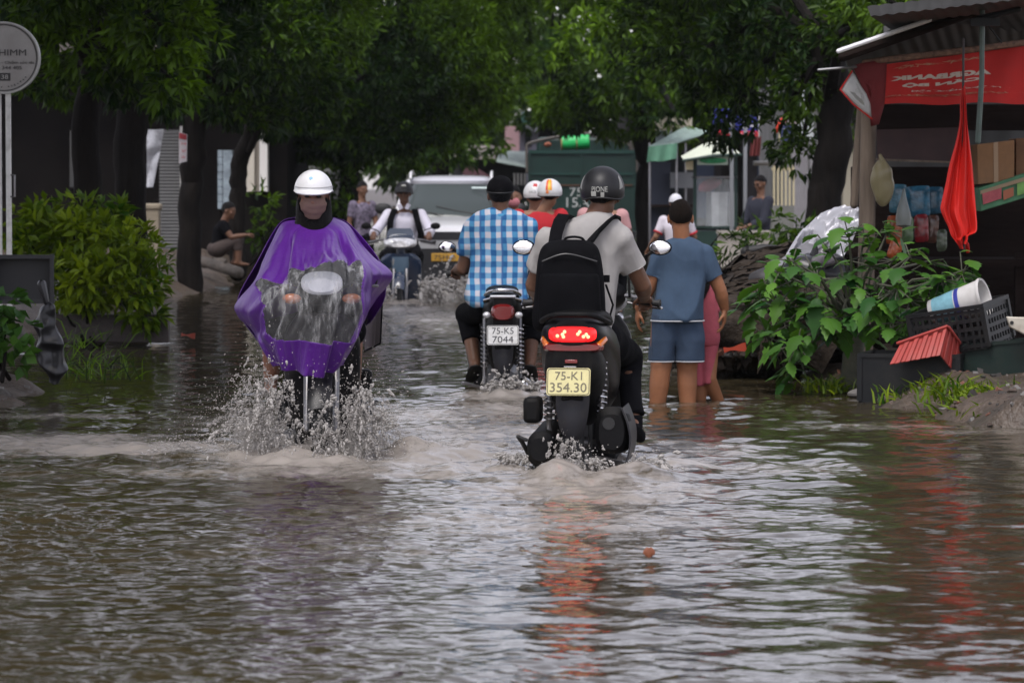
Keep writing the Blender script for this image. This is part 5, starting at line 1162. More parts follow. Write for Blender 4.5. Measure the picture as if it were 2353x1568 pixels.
splash('water_splash', 'fan of spray either side of the blue moped', [((-1.45, 39.6, 0), (-.55, -.3, 1.7), (.30, .3, .45), 90, .36, .016, 350), ((-1.05, 39.6, 0), (.55, -.3, 1.7), (.30, .3, .4), 110, .36, .016, 350), ((-.85, 39.9, 0), (1.1, .2, 2.0), (.45, .4, .45), 130, .42, .015, 700), ((-.5, 40.2, 0), (.9, .3, 1.5), (.5, .5, .5), 90, .36, .014, 600)], 4)
splash('water_splash', 'trickle falling from the mudguard of the lit scooter', [((.25, 16.33, .16), (0, -.15, .0), (.10, .05, .12), 34, .16, .0050, 160), ((.32, 16.30, .02), (.1, -.3, .7), (.35, .2, .25), 60, .16, .008, 240), ((.62, 16.3, .02), (.3, -.2, .6), (.3, .2, .25), 50, .14, .008, 200), ((.05, 16.5, .02), (-.3, -.2, .6), (.3, .2, .25), 50, .14, .008, 200)], 5)
splash('water_splash', 'white spume behind the wheel of the checked rider', [((-.06, 22.25, .02), (0, -.5, 1.0), (.35, .3, .3), 80, .2, .010, 260), ((.1, 22.4, .02), (.3, -.3, .8), (.3, .2, .25), 40, .16, .009, 150)], 6)
splash('water_splash', 'low spray along the bumper of the white car', [((-.85, 46.6, .0), (0, -.4, .8), (.9, .3, .3), 120, .18, .014, 500)], 8)

# torn sheets of water joining the drops
FILM = bpy.data.materials.new('torn water film'); n, l = nt_of(FILM); b = n['Principled BSDF']; b.inputs['Base Color'].default_value = (.50, .475, .44, 1); b.inputs['Roughness'].default_value = .15
tr = n.new('ShaderNodeBsdfTransparent'); ms = n.new('ShaderNodeMixShader'); ms.inputs[0].default_value = .5; l.new(tr.outputs[0], ms.inputs[1]); l.new(b.outputs[0], ms.inputs[2]); l.new(ms.outputs[0], n['Material Output'].inputs['Surface'])
def fans(label, specs, seed):
    rng = np.random.default_rng(seed); mb = MB()
    for o, va, vb, T, tear in specs:
        o, va, vb = np.asarray(o, float), np.asarray(va, float), np.asarray(vb, float); na, nt = 46, 44
        aa, tt = np.meshgrid(np.linspace(0, 1, na), np.linspace(0, 1, nt)); j = .8 + .35 * nnoise(np.stack([aa.ravel() * 7, 0 * aa.ravel(), 0 * aa.ravel()], 1), 1.3, int(rng.integers(1e6))).reshape(aa.shape)
        t = tt * T; v = va * (1 - aa[..., None]) + vb * aa[..., None]; v = v * j[..., None]
        G = o + v * t[..., None] + np.array([0, 0, -4.9]) * (t ** 2)[..., None] + (np.array([.9, .5, 0]) * (aa - .5)[..., None]) * np.abs(vb - va).max() * .12
        f = G.reshape(-1, 3); G = G + np.stack([nnoise(f, 16, int(rng.integers(1e6))), nnoise(f, 16, int(rng.integers(1e6))), nnoise(f, 22, int(rng.integers(1e6)))], 1).reshape(G.shape) * .018 * (.3 + tt[..., None])
        keep = nnoise(np.stack([aa.ravel() * 12, tt.ravel() * 4, 0 * aa.ravel()], 1), 1.6, int(rng.integers(1e6))).reshape(aa.shape) + .5 * nnoise(f, 55, int(rng.integers(1e6))).reshape(aa.shape) > tear + 1.5 * tt ** 1.5 - .6
        F = [(r * na + c, r * na + c + 1, (r + 1) * na + c + 1, (r + 1) * na + c) for r in range(nt - 1) for c in range(na - 1) if keep[r, c] and G[r + 1, c, 2] > -.05]
        mb.add(f if False else G.reshape(-1, 3), F)
    me = mb.mesh('water_splash', 180); bm = bmesh.new(); bm.from_mesh(me); bmesh.ops.delete(bm, geom=[v for v in bm.verts if not v.link_faces], context='VERTS'); bm.to_mesh(me); bm.free()
    return tag(link('water_splash', me, FILM), label, 'splash', 'splashes thrown up by the wheels', 'stuff')
fans('torn sheets of water inside the big forked splash', [((xc - .16, 17.25, 0), (-.1, -.45, 2.3), (-.85, .1, 1.9), .42, -.1), ((xc + .18, 17.25, 0), (.1, -.45, 2.1), (.8, .1, 1.6), .38, -.1), ((xc - .2, 17.4, 0), (-.5, -.2, 1.6), (-1.4, .3, 1.1), .30, -.1), ((xc + .22, 17.4, 0), (.5, -.2, 1.4), (1.2, .3, 1.0), .28, -.1), ((xc, 17.1, 0), (-.25, -.4, 1.5), (.3, -.4, 1.5), .26, .1)], 31)
fans('torn sheets of water beside the blue moped', [((-1.4, 39.8, 0), (-.2, -.4, 1.8), (-1.0, .2, 1.4), .34, 0), ((-1.0, 39.8, 0), (.3, -.4, 1.9), (1.6, .4, 1.7), .38, -.1), ((-.85, 40, 0), (.8, 0, 2.0), (2.0, .6, 1.4), .38, -.1)], 32)
fans('low sheets of water behind the lit scooter', [((.2, 16.2, 0), (-.3, -.5, .8), (.25, -.5, .85), .18, 0), ((.58, 16.3, 0), (.1, -.4, .7), (.9, .1, .5), .15, 0), ((.05, 16.5, 0), (-.2, -.4, .6), (-.8, .1, .5), .15, 0)], 33)
# ================================================================== MARKET STALL AND ITS THINGS, RIGHT BANK
WOOD = mat('weathered wood', (.15, .115, .085), .8, var=.5, scale=6, bump=.6, bscale=30, stretch=(1, 1, .15))
DARK_WOOD = mat('dark board', (.014, .009, .0075), .85, spec=.1, var=.5, scale=5, bump=.4, bscale=30, stretch=(.2, 1, 1))
ZINC = mat('old zinc sheet', (.075, .075, .072), .6, metal=.1, var=.25, scale=2.5, dirt=(.08, .06, .045), dscale=1.6, damt=.7)
BLACK_PL = mat('black crate plastic', (.008, .009, .010), .5, spec=.3, dirt=(.03, .028, .025), dscale=8, damt=.5)
def quad_sheet(P00, P01, P11, P10, nu=20, nv=12, f=None):
    G = np.zeros((nv, nu, 3))
    for i, v in enumerate(np.linspace(0, 1, nv)):
        for j, u in enumerate(np.linspace(0, 1, nu)): G[i, j] = (np.asarray(P00) * (1 - u) + np.asarray(P01) * u) * (1 - v) + (np.asarray(P10) * (1 - u) + np.asarray(P11) * u) * v + (f(u, v) if f else 0)
    return G
def T(th, *a): return at(*a) - np.array(th.location)
st = thing('market_stall', 'ramshackle market stall with zinc roofs and a wooden corner post', 'stall', (at(2150, 800, 24.5)[0], 24.5, .1))
mb = MB(); mb.tube([T(st, 1985, 830, 24), T(st, 1990, 600, 24), T(st, 1993, 400, 24), T(st, 1996, 245, 24)], [.062, .06, .058, .055], 10, rnd=False); mb.build('post', WOOD, st)
mb = MB(); mb.tube([T(st, 1962, 470, 24.6), T(st, 1972, 330, 24.6), T(st, 1978, 245, 24.6)], [.03, .034, .03], 8); mb.build('post', WOOD, st)
def corr(per, amp): return lambda u, v: np.array([0, 0, amp * sin(u * per)])
mb = MB(); G = quad_sheet(T(st, 1928, 118, 22.7), T(st, 2420, -52, 22.7), T(st, 2420, -52, 22.7) + [.8, 5.0, -.30], T(st, 1928, 118, 22.7) + [.8, 5.0, -.30], 120, 8, corr(110, .006)); mb.sheet(G, .02); mb.build('roof', ZINC, st)
mb = MB(); a, b = T(st, 1926, 118, 22.62), T(st, 2135, 46, 22.62); mb.tube([a, b], .016, 8); mb.build('roof_edge', mat('bare aluminium edge', (.80, .80, .82), .5), st)
mb = MB(); mb.tube([T(st, 1935, 132, 22.72), T(st, 2420, -34, 22.72)], .03, 8); mb.build('rafter', DARK_WOOD, st)
mb = MB(); G = quad_sheet(T(st, 2000, 38, 21.6), T(st, 2420, -10, 21.6), T(st, 2420, -10, 21.6) + [.75, 4.0, -.02], T(st, 2000, 38, 21.6) + [.75, 4.0, -.02], 80, 6, corr(90, .004)); mb.sheet(G, .065); mb.build('upper_roof', mat('grey awning board', (.04, .04, .039), .6, var=.3, scale=4), st)
mb = MB(); G = quad_sheet(T(st, 2030, 60, 26.4), T(st, 2420, 0, 26.4), T(st, 2420, 420, 26.4), T(st, 2030, 420, 26.4), 60, 6, lambda u, v: np.array([0, .004 * sin(u * 40), 0])); mb.sheet(G, .01); mb.build('back_wall', ZINC, st)
mb = MB(); mb.box(T(st, 2240, 640, 26.0), (1.9, .05, 1.7)); mb.build('back_panel', DARK_WOOD, st)
mb = MB(); mb.prism([T(st, 2013, 298, 23.9), T(st, 2222, 292, 23.9), T(st, 2222, 372, 23.9), T(st, 2016, 364, 23.9)], (0, .03, 0)); mb.build('valance_board', mat('maroon board', (.040, .020, .020), .75, var=.3, scale=5), st)
mb = MB(); mb.prism([T(st, 2013, 364, 23.87), T(st, 2222, 372, 23.87), T(st, 2222, 376, 23.87), T(st, 2013, 369, 23.87)], (0, .03, 0)); mb.build('batten', WOOD, st)
mb = MB(); mb.prism([T(st, 2014, 240, 25.6), T(st, 2420, 240, 25.6), T(st, 2420, 300, 25.6), T(st, 2014, 300, 25.6)], (0, .03, 0)); mb.build('dark_board', DARK_WOOD, st)
mb = MB(); mb.box(T(st, 2240, 600, 24.9), (1.7, .8, .05)); [mb.box(T(st, x, 700, 24.6), (.06, .06, .75)) for x in (2060, 2340)]; mb.build('counter', DARK_WOOD, st)
mb = MB(); mb.tube([T(st, 1880, 161, 23.0), T(st, 1965, 154, 23.0)], .010, 8); mb.build('roof_pole', STEEL, st)
mb = MB(); mb.tube([T(st, 2256, 10, 22.3), T(st, 2255, 180, 22.3), T(st, 2246, 325, 22.3)], [.018, .017, .019], 8); mb.build('green_pole', mat('green painted pipe', (.09, .13, .11), .5, dirt=(.05, .04, .03), dscale=8), st)
mb = MB(); mb.box(T(st, 2262, 52, 22.28), (.19, .05, .05)); mb.tube([T(st, 2240, 45, 22.28), T(st, 2340, 22, 22.28)], .02, 8); mb.tube([T(st, 2270, 60, 22.28), T(st, 2300, 98, 22.28)], .006, 6); mb.build('bracket', BLACK_PL, st)
# banner seen from its back, so its words run backwards
bn = thing('banner', 'red cloth banner with reversed white letters hung along the stall front', 'banner', at(2190, 240, 23.2))
RED_BANNER = mat('red banner cloth', (.50, .014, .010), .75, var=.12, scale=4, bump=.15, bscale=200)
RED_BANNER.node_tree.nodes['Principled BSDF'].inputs['Subsurface Weight'].default_value = 0
def bf(u, v): return np.array([0, .025 * sin(u * 9) * v + .012 * sin(u * 23 + 2 * v), .008 * sin(u * 14) * v])
BQ = [(2032, 148, 23.2), (2430, 96, 23.2), (2430, 236, 23.2), (2028, 240, 23.2)]
G = quad_sheet(*[T(bn, *q) for q in BQ], 90, 14, bf); mb = MB(); mb.sheet(G, .006); cl = mb.build('cloth', RED_BANNER, bn)
PALE_INK = mat('banner lettering', (.60, .50, .42), .7); DULL_INK = mat('thin banner lettering', (.52, .30, .18), .7)
def on_banner(s, x0, x1, y0, y1, m, v0=None):
    """letters between photo columns x0..x1, mirrored"""
    V, F = text_arrays(s, w=1, h=1, depth=.004, mirror=True, bold=.006) if isinstance(s, str) else marks(s, 1, 1, s, .004); out = []
    for x, y, z in V:
        px = x0 + (x + .5) * (x1 - x0); sl = (px - x0) / (x1 - x0); py = (y0[0] * (1 - sl) + y0[1] * sl) * (z + .5) + (y1[0] * (1 - sl) + y1[1] * sl) * (.5 - z)
        u = (px - 2030) / 400; v = np.clip((py - 145 + 46 * u) / 92, 0, 1); out.append(T(bn, px, py, 23.2) + bf(u, v) + [0, y - .006, 0])
    mb = MB(); mb.add(np.array(out), F); return mb.build('lettering', m, cl)
on_banner('AGRBANK', 2045, 2276, (178, 158), (188, 172), PALE_INK); on_banner('CÁN BỘ', 2072, 2252, (194, 176), (205, 188), PALE_INK)
on_banner(17, 2090, 2302, (208, 197), (213, 203), PALE_INK); on_banner(26, 2040, 2316, (220, 210), (225, 215), DULL_INK); on_banner(15, 2062, 2260, (152, 128), (160, 136), DULL_INK)
mb = MB(); mb.tube([T(bn, 1985, 143, 23.16), T(bn, 2035, 137, 23.16), T(bn, 2200, 118, 23.16), T(bn, 2430, 88, 23.16)], [.016, .022, .022, .022], 8); mb.build('bamboo_rail', mat('brown bamboo', (.22, .13, .09), .7, var=.6, scale=30), bn)
DARK_RED = mat('folded dark red cloth', (.16, .014, .016), .8, var=.15, scale=5)
def poly_cloth(th, name, pts, m, bulge=.03, thick=.006, par=None):
    """a soft piece of cloth with the given outline (photo x, y, distance)"""
    P = np.array([T(th, *q) for q in pts]); c = P.mean(0); mb = MB(); rings = [P]
    for k, t in enumerate((.75, .5, .25, .06)): rings.append(c + (P - c) * t + np.array([0, -bulge * (1 - t * t), 0]) + np.array([0, .012 * sin(k * 2.1), 0]))
    n = len(P); V = np.concatenate(rings); F = [(i * n + j, i * n + (j + 1) % n, (i + 1) * n + (j + 1) % n, (i + 1) * n + j) for i in range(4) for j in range(n)] + [tuple(4 * n + j for j in range(n))]
    mb.add(V, F); o = mb.build(name, m, par or th); s = o.modifiers.new('t', 'SOLIDIFY'); s.thickness = thick; return o
poly_cloth(bn, 'folded_end', [(1958, 152, 23.1), (1975, 146, 23.1), (2010, 140, 23.15), (2036, 138, 23.2), (2034, 180, 23.2), (2030, 240, 23.2), (2018, 285, 23.22), (2000, 290, 23.2), (1996, 250, 23.12), (1985, 215, 23.1), (1970, 180, 23.05)], DARK_RED)
fl = poly_cloth(bn, 'pale_flap', [(1957, 164, 23.0), (1964, 172, 23.0), (1976, 195, 23.0), (1990, 215, 23.0), (1999, 238, 23.0), (2002, 272, 23.02), (1985, 262, 23.0), (1960, 240, 23.0), (1930, 206, 23.0), (1942, 184, 23.0)], mat('grey white backing cloth', (.48, .48, .46), .8, dirt=(.25, .24, .24), dscale=4, damt=.5), .05)
mb = MB(); mb.tube([T(bn, 1957, 164, 22.99), T(bn, 1930, 206, 22.99), T(bn, 1960, 240, 22.99), T(bn, 2002, 273, 23.0)], .006, 6); mb.build('red_edge', RED_BANNER, fl)
# hanging red flag
fg = thing('flag', 'limp plain red flag hanging from a thin pole in front of the stall', 'flag', at(2212, 570, 22.1))
mb = MB(); mb.tube([T(fg, 2213, 90, 22.1), T(fg, 2212, 250, 22.1), T(fg, 2214, 575, 22.1)], .008, 8); mb.build('pole', mat('dark cane', (.03, .02, .018), .6), fg)
rows = [(202, 2209, 2216), (235, 2205, 2220), (280, 2204, 2222), (330, 2194, 2228), (380, 2180, 2234), (420, 2172, 2237), (460, 2163, 2240), (480, 2160, 2241), (500, 2167, 2242), (520, 2177, 2243), (538, 2184, 2240), (546, 2190, 2222), (556, 2198, 2219), (566, 2206, 2214)]
A_ = catmull(rows, 5); G = []
for i, (y, a, b) in enumerate(A_):
    t = i / len(A_); G.append([T(fg, a + (b - a) * u, y + 6 * sin(u * 5), 22.08) + np.array([0, -.03 * sin(u * 11 + t * 3) * (.4 + t) - .02 * sin(u * 23 - 2 * t), 0]) for u in np.linspace(0, 1, 26)])
mb = MB(); mb.sheet(np.array(G), .004); mb.build('cloth', mat('bright red flag cloth', (.58, .012, .006), .65, bump=.15, bscale=220), fg)
poly_cloth(fg, 'cloth_tip', [(2216, 545, 22.14), (2226, 560, 22.14), (2228, 580, 22.14), (2220, 582, 22.14), (2215, 565, 22.14)], mat('bright red flag cloth'), .01)
# goods
def carton(label, name, corners, dep, m, tape=None, cat='box'):
    c = np.mean([at(*q) for q in corners], 0); th = thing(name, label, cat, c); mb = MB(); P = [T(th, *q) for q in corners]; mb.prism(P, (0, dep, 0)); mb.build('carton', m, th, .006)
    if tape:
        P = np.array(P); a, b = P[0] * .5 + P[1] * .5, P[3] * .5 + P[2] * .5; mb = MB(); w = (P[1] - P[0]) * .06; mb.prism([a - w, a + w, b + w, b - w], (0, -.003, 0)); mb.build('tape', tape, th)
    return th
CARD = mat('brown cardboard', (.24, .125, .055), .85, var=.2, scale=5, dirt=(.12, .07, .04), dscale=3)
carton('plain brown cardboard box on the slanted fruit carton, right of the red flag', 'cardboard_box', [(2244, 332, 23.6), (2330, 322, 23.6), (2330, 414, 23.6), (2246, 424, 23.6)], .35, CARD, mat('brown tape', (.30, .19, .10), .4))
carton('brown cardboard box at the frame edge beyond the plain one', 'cardboard_box', [(2333, 318, 23.7), (2440, 312, 23.7), (2440, 404, 23.7), (2333, 412, 23.7)], .35, mat('dull cardboard', (.15, .075, .035), .85, var=.3, scale=5))
cb = carton('long slanted carton printed pink and green under the brown boxes', 'fruit_carton', [(2248, 432, 23.55), (2440, 372, 23.55), (2440, 428, 23.55), (2252, 486, 23.55)], .3, mat('green printed card', (.07, .20, .10), .7, var=.3, scale=6), cat='carton')
for q, m in (([(2256, 445, 23.53), (2300, 431, 23.53), (2300, 456, 23.53), (2258, 470, 23.53)], mat('pink print', (.42, .09, .10), .7, var=.3, scale=9)), ([(2304, 438, 23.53), (2328, 430, 23.53), (2328, 450, 23.53), (2305, 460, 23.53)], mat('orange print', (.36, .12, .06), .7)), ([(2336, 422, 23.53), (2380, 408, 23.53), (2380, 436, 23.53), (2336, 450, 23.53)], mat('lime print', (.16, .33, .08), .7, var=.4, scale=12)),
             ([(2252, 438, 23.532), (2440, 380, 23.532), (2440, 390, 23.532), (2252, 446, 23.532)], mat('tan print', (.30, .22, .13), .7))):
    mb = MB(); mb.prism([T(cb, *p) for p in q], (0, -.004, 0)); mb.build('print', m, cb)
def packet(label, x, y, w, h, d, m, tilt=0.0, band=None):
    c = at(x, y, d); th = thing('snack_packet', label, 'snack packet', c, 0, 'snack packets hanging in the stall'); w, h = w / pxm(d), h / pxm(d)
    G = np.array([[(w / 2 * u * (1 - .05 * (1 - v * v)), -.016 * (1 - v ** 6) * (1 - u ** 4) + .004 * sin(v * 20) * u, h / 2 * v) for u in np.linspace(-1, 1, 9)] for v in np.linspace(-1, 1, 11)]) @ rotm((0, 1, 0), tilt).T
    mb = MB(); mb.sheet(G, .012); mb.build('wrapper', m, th)
    if band: mb = MB(); mb.sheet(G[3:7, 1:8] + [0, -.004, 0], .002); mb.build('print', band, th)
def foil(k, c=(.3, .3, .3)): return mat(k, tuple(q * .6 for q in c), .25, var=.55, scale=22, spec=.6)  # colours darkened to put the stall's shade into the packets
packet('pale blue packet hanging nearest the stall post', 2062, 456, 34, 62, 24.4, foil('blue foil', (.10, .30, .42)), .05, foil('white print', (.45, .5, .55)))
packet('wide blue packet with a yellow print in the middle of the row', 2108, 462, 54, 66, 24.5, foil('bright blue foil', (.06, .26, .42)), -.04, foil('yellow print', (.45, .36, .08)))
packet('plain blue packet behind the red flag', 2146, 460, 36, 58, 24.6, foil('deep blue foil', (.04, .17, .28)), .0)
packet('orange packet below the pale blue one', 2054, 528, 32, 62, 24.3, foil('orange foil', (.50, .11, .03)), .06, foil('pale orange print', (.55, .25, .15)))
packet('slim green packet between the orange and red packets', 2084, 528, 22, 56, 24.35, foil('green foil', (.15, .28, .12)), 0, foil('white print'))
packet('dark red packet right of the slim green one', 2116, 524, 28, 60, 24.4, foil('red foil', (.34, .02, .03)), -.05, foil('pink print', (.45, .12, .14)))
packet('brown packet between the dark red packet and the flag', 2142, 526, 22, 60, 24.45, foil('brown foil', (.14, .06, .04)), .04)
packet('greenish clear packet lowest beside the flag', 2163, 552, 18, 46, 24.3, foil('dull green foil', (.10, .13, .08)), .0)
packet('small orange packet low among the shrub leaves', 2056, 572, 26, 40, 23.9, foil('orange foil'), .3)
bg = thing('plastic_bag', 'yellowed clear plastic bag bulging from the stall post', 'bag', at(2028, 420, 23.8))
mb = MB(); mb.ell((0, 0, 0), (.085, .07, .16), None, 20, 14); me = mb.mesh('film'); wrinkle(me, .014, 14, 8); mm = mat('yellowed film', (.30, .26, .14), .3); mm.node_tree.nodes['Principled BSDF'].inputs['Alpha'].default_value = .75; link('film', me, mm, bg)
mb = MB(); mb.tube([(0, 0, .13), (-.02, 0, .19)], [.03, .012], 8); mb.build('knot', mm, bg)
kb = thing('plastic_bag', 'clear knotted bag of greens hanging before the blue packets', 'bag', at(2076, 485, 24.0))
mb = MB(); mb.lathe([(.008, .16), (.018, .10), (.045, .02), (.06, -.05), (.05, -.10), (.01, -.115)], (0, 0, 0), (0, 0, 1), 16); me = mb.mesh('film'); wrinkle(me, .006, 25, 8); mm2 = mat('clear film', (.35, .38, .36), .25); mm2.node_tree.nodes['Principled BSDF'].inputs['Alpha'].default_value = .6; link('film', me, mm2, kb)
mb = MB(); mb.ell((0, 0, -.06), (.045, .04, .045)); mb.build('contents', mat('olive contents', (.05, .07, .03), .7, var=.5, scale=20), kb)
# crates
def crate(name, label, M_, loc, w, l, h, m, closed=False, taper=.93, group=None):
    th = thing(name, label, 'crate', loc, 0, group); M_ = np.asarray(M_); mb = MB(); t = .010
    def put_(c, s): mb.box(M_ @ np.asarray(c, float), s, M_)
    for sx in (-1, 1):
        for k in range(5): put_((sx * w / 2, 0, h * (k + .5) / 5.0), (t, l, h / 5 * (.42 if not closed else 1.0)))
        n = int(l / .045)
        for k in range(n + 1): put_((sx * w / 2, -l / 2 + l * k / n, h / 2), (t * .9, .016, h * .98))
    for sy in (-1, 1):
        for k in range(5): put_((0, sy * l / 2, h * (k + .5) / 5.0), (w, t, h / 5 * (.42 if not closed else 1.0)))
        n = int(w / .045)
        for k in range(n + 1): put_((-w / 2 + w * k / n, sy * l / 2, h / 2), (.016, t * .9, h * .98))
    put_((0, 0, .006), (w, l, .012)); mb.build('lattice', m, th)
    mb = MB()
    for sx in (-1, 1): mb.box(M_ @ np.array([sx * w / 2, 0, h]), (.03, l + .03, .026), M_)
    for sy in (-1, 1): mb.box(M_ @ np.array([0, sy * l / 2, h + .001]), (w - .03, .03, .024), M_)
    for sx in (-1, 1):
        for sy in (-1, 1): mb.box(M_ @ np.array([sx * w / 2, sy * l / 2, h / 2]), (.032, .032, h - .03), M_)
    mb.build('rim', m, th); return th
Rm = lambda z, x=0, y=0: rotm((0, 0, 1), R(z)) @ rotm((1, 0, 0), R(x)) @ rotm((0, 1, 0), R(y))
crate('plastic_crate', 'dark green crate lowest at the frame edge under the white bucket crate', Rm(-26, 0, -6), at(2320, 893, 21.6), .62, .46, .30, mat('dark green crate plastic', (.010, .022, .018), .5, spec=.3, dirt=(.03, .03, .025), dscale=6), True)
crate('plastic_crate', 'black mesh crate tilted with the white bucket lying in it', Rm(-28, 6, -9), at(2216, 800, 21.7), .50, .44, .27, BLACK_PL)
crate('plastic_crate', 'black crate standing on the mud beneath the red one', Rm(-16, 0, 0), at(2100, 922, 21.6), .62, .44, .30, BLACK_PL, True)
# red tray lying tipped on the black crate
rt = thing('plastic_tray', 'faded red plastic tray tipped upside down against the black crates', 'tray', at(2130, 840, 21.3))
RED_PL = mat('faded red plastic', (.36, .045, .035), .5, var=.15, scale=8, dirt=(.20, .06, .05), dscale=7)
def ribbed(th, a, b, c, d, n, m, name, amp=.010):
    G = quad_sheet(T(th, *a), T(th, *b), T(th, *c), T(th, *d), 60, 6, lambda u, v: np.array([0, amp * (1 if (u * n) % 1 < .5 else -1), 0])); mb = MB(); mb.sheet(G, .008); mb.build(name, m, th, angle=30)
ribbed(rt, (2068, 790, 21.30), (2176, 752, 21.22), (2160, 815, 21.12), (2044, 836, 21.2), 5, RED_PL, 'long_side'); ribbed(rt, (2176, 752, 21.22), (2212, 800, 21.55), (2208, 874, 21.45), (2160, 815, 21.12), 4, RED_PL, 'short_side')
mb = MB(); mb.tube([T(rt, 2062, 788, 21.31), T(rt, 2176, 749, 21.21), T(rt, 2180, 752, 21.23), T(rt, 2214, 800, 21.56)], .010, 8); mb.prism([T(rt, 2068, 790, 21.31), T(rt, 2176, 752, 21.23), T(rt, 2212, 800, 21.56), T(rt, 2110, 812, 21.7)], (0, 0, -.012)); mb.build('rim', RED_PL, rt)
# bucket
bk = thing('bucket', 'white bucket with a blue band lying on its side in the black crate', 'bucket', at(2190, 706, 21.7))
ax = nrm(T(bk, 2262, 682, 21.65) - T(bk, 2140, 716, 21.8)); L0 = np.linalg.norm(T(bk, 2262, 682, 21.65) - T(bk, 2140, 716, 21.8)); c0 = T(bk, 2140, 716, 21.8)
def bprof(t0, t1, off=0): return [(.075 + .045 * t + off, L0 * t) for t in np.linspace(t0, t1, 6)]
mb = MB(); mb.lathe([(.0, 0)] + bprof(0, 1) + [(.112, L0), (.07, .02), (0, .02)], c0, ax, 28); mb.build('pail', mat('white bucket plastic', (.58, .57, .55), .4, dirt=(.4, .37, .33), dscale=9, damt=.5), bk)
for t0, t1, k, c in ((.08, .50, 'pale blue label', (.20, .42, .50)), (.52, .60, 'dark blue label', (.03, .04, .28))):
    mb = MB(); P = bprof(t0, t1, .002); mb.lathe(P + [(P[-1][0] - .0015, P[-1][1]), (P[0][0] - .0015, P[0][1])], c0, ax, 28, closed=True); mb.build('label', mat(k, c, .45, var=.25, scale=14), bk)
mb = MB(); mb.lathe([(.122, L0 - .02), (.126, L0 - .01), (.124, L0 + .004), (.116, L0)], c0, ax, 28, closed=True); mb.build('rim', mat('white bucket plastic'), bk)
wp = thing('plastic_scrap', 'dirty white plastic piece with a round hole at the frame edge', 'plastic piece', at(2345, 745, 21.2))
mb = MB(); mb.prism([T(wp, *q) for q in ((2312, 727, 21.2), (2330, 728, 21.2), (2420, 730, 21.2), (2420, 790, 21.2), (2352, 768, 21.2), (2320, 752, 21.2))], (0, .05, 0)); mb.build('shell', mat('dirty white plastic', (.50, .46, .38), .5, dirt=(.2, .15, .1), dscale=12), wp, .008)
mb = MB(); mb.lathe([(.012, 0), (.012, .003)], T(wp, 2324, 741, 21.198), (0, -1, 0), 14); mb.build('hole', BLACK_RUBBER, wp)
# broad leaved shrub with its cut trunk
sh = thing('shrub', 'big leaved green shrub on a grey stump in front of the stall', 'shrub', at(1957, 905, 22.4))
mb = MB(); mb.tube([(0, 0, -.1), (0, .0, .12), (.01, 0, .3), T(sh, 1965, 780, 22.4)], [.082, .072, .070, .06], 14); rng = np.random.default_rng(3)
LV, LF, LT, ln = [], [], [], 0
def broad(base, d, size, droop, tint, lobes=True):
    """one large leaf: toothed blade folded along its midrib"""
    global ln
    d = nrm(d); s = nrm(np.cross(d, [0, 0, 1.]) + 1e-6); nn = np.cross(s, d); nu = 11; row = []
    for i in range(nu):
        t = i / (nu - 1); c = base + d * size * t + np.array([0, 0, -droop * size * t * t]); w = size * .40 * (sin(pi * min(1, t * 1.02 + .02)) ** .75) * (1 - .35 * t) * (1.0 + (.20 if i % 2 else -.13))
        row += [c + s * w - np.array([0, 0, .20 * w]), c + s * w * .5 - nn * .02 * size, c, c - s * w * .5 - nn * .02 * size, c - s * w - np.array([0, 0, .20 * w])]
    LV.append(np.array(row)); LT.append(np.full(len(row), tint)); 
    for i in range(nu - 1):
        for j in range(4): q = ln + i * 5 + j; LF.append((q, q + 1, q + 6, q + 5))
    ln += len(row)
TIPS = [(1745, 690), (1760, 655), (1790, 625), (1830, 640), (1850, 700), (1800, 740), (1830, 790), (1900, 760), (1880, 690), (1905, 575), (1950, 545), (1985, 540), (1820, 600), (1940, 600), (2000, 610), (2050, 600), (2090, 590), (2130, 600), (2160, 640), (2190, 650), (2210, 630), (2060, 660), (2010, 690), (2050, 720), (2080, 740), (1990, 740), (1950, 700), (1960, 650), (1760, 770), (1820, 840), (2120, 660), (2090, 690), (1930, 730), (2000, 560), (1880, 640), (2140, 700), (1790, 700), (2040, 530)]
for tx, ty in TIPS:
    e = T(sh, tx, ty, 22.3 + rng.normal(0, .28)); a = np.array([.01, 0, rng.uniform(.3, .5)]); mid = a * .45 + e * .55 + [0, 0, .12]; mb.tube([a, mid, e], [.014, .010, .006], 6)
    out = nrm(e - np.array([0, 0, .55]))
    for k in range(int(rng.integers(11, 16)) if ty > 600 else 5):
        dd = nrm(out * .5 + rng.normal(size=3) * [.8, .8, .3] + [0, -.12, -.1]); b = e + rng.normal(size=3) * .06; mb.tube([e, b + dd * .03], .004, 5); broad(b + dd * .03, dd, rng.uniform(.075, .165), rng.uniform(.25, .95), np.clip(rng.normal(.42, .26), 0, 1))
    for k in range(5): broad(e + rng.normal(size=3) * .02, nrm(rng.normal(size=3) * [1, 1, .4] + [0, 0, .5]), rng.uniform(.05, .10), .2, np.clip(rng.normal(.9, .1), 0, 1))
mb.build('stem', mat('grey green stem', (.085, .085, .06), .75, var=.3, scale=9, bump=.5, bscale=25, dirt=(.05, .07, .03), dscale=5), sh)
me = bpy.data.meshes.new('foliage'); me.from_pydata(np.concatenate(LV).tolist(), [], LF); me.polygons.foreach_set('use_smooth', [True] * len(me.polygons)); a_ = me.attributes.new('tint', 'FLOAT', 'POINT'); a_.data.foreach_set('value', np.concatenate(LT).astype(np.float32)); link('foliage', me, BROAD_LEAF, sh)
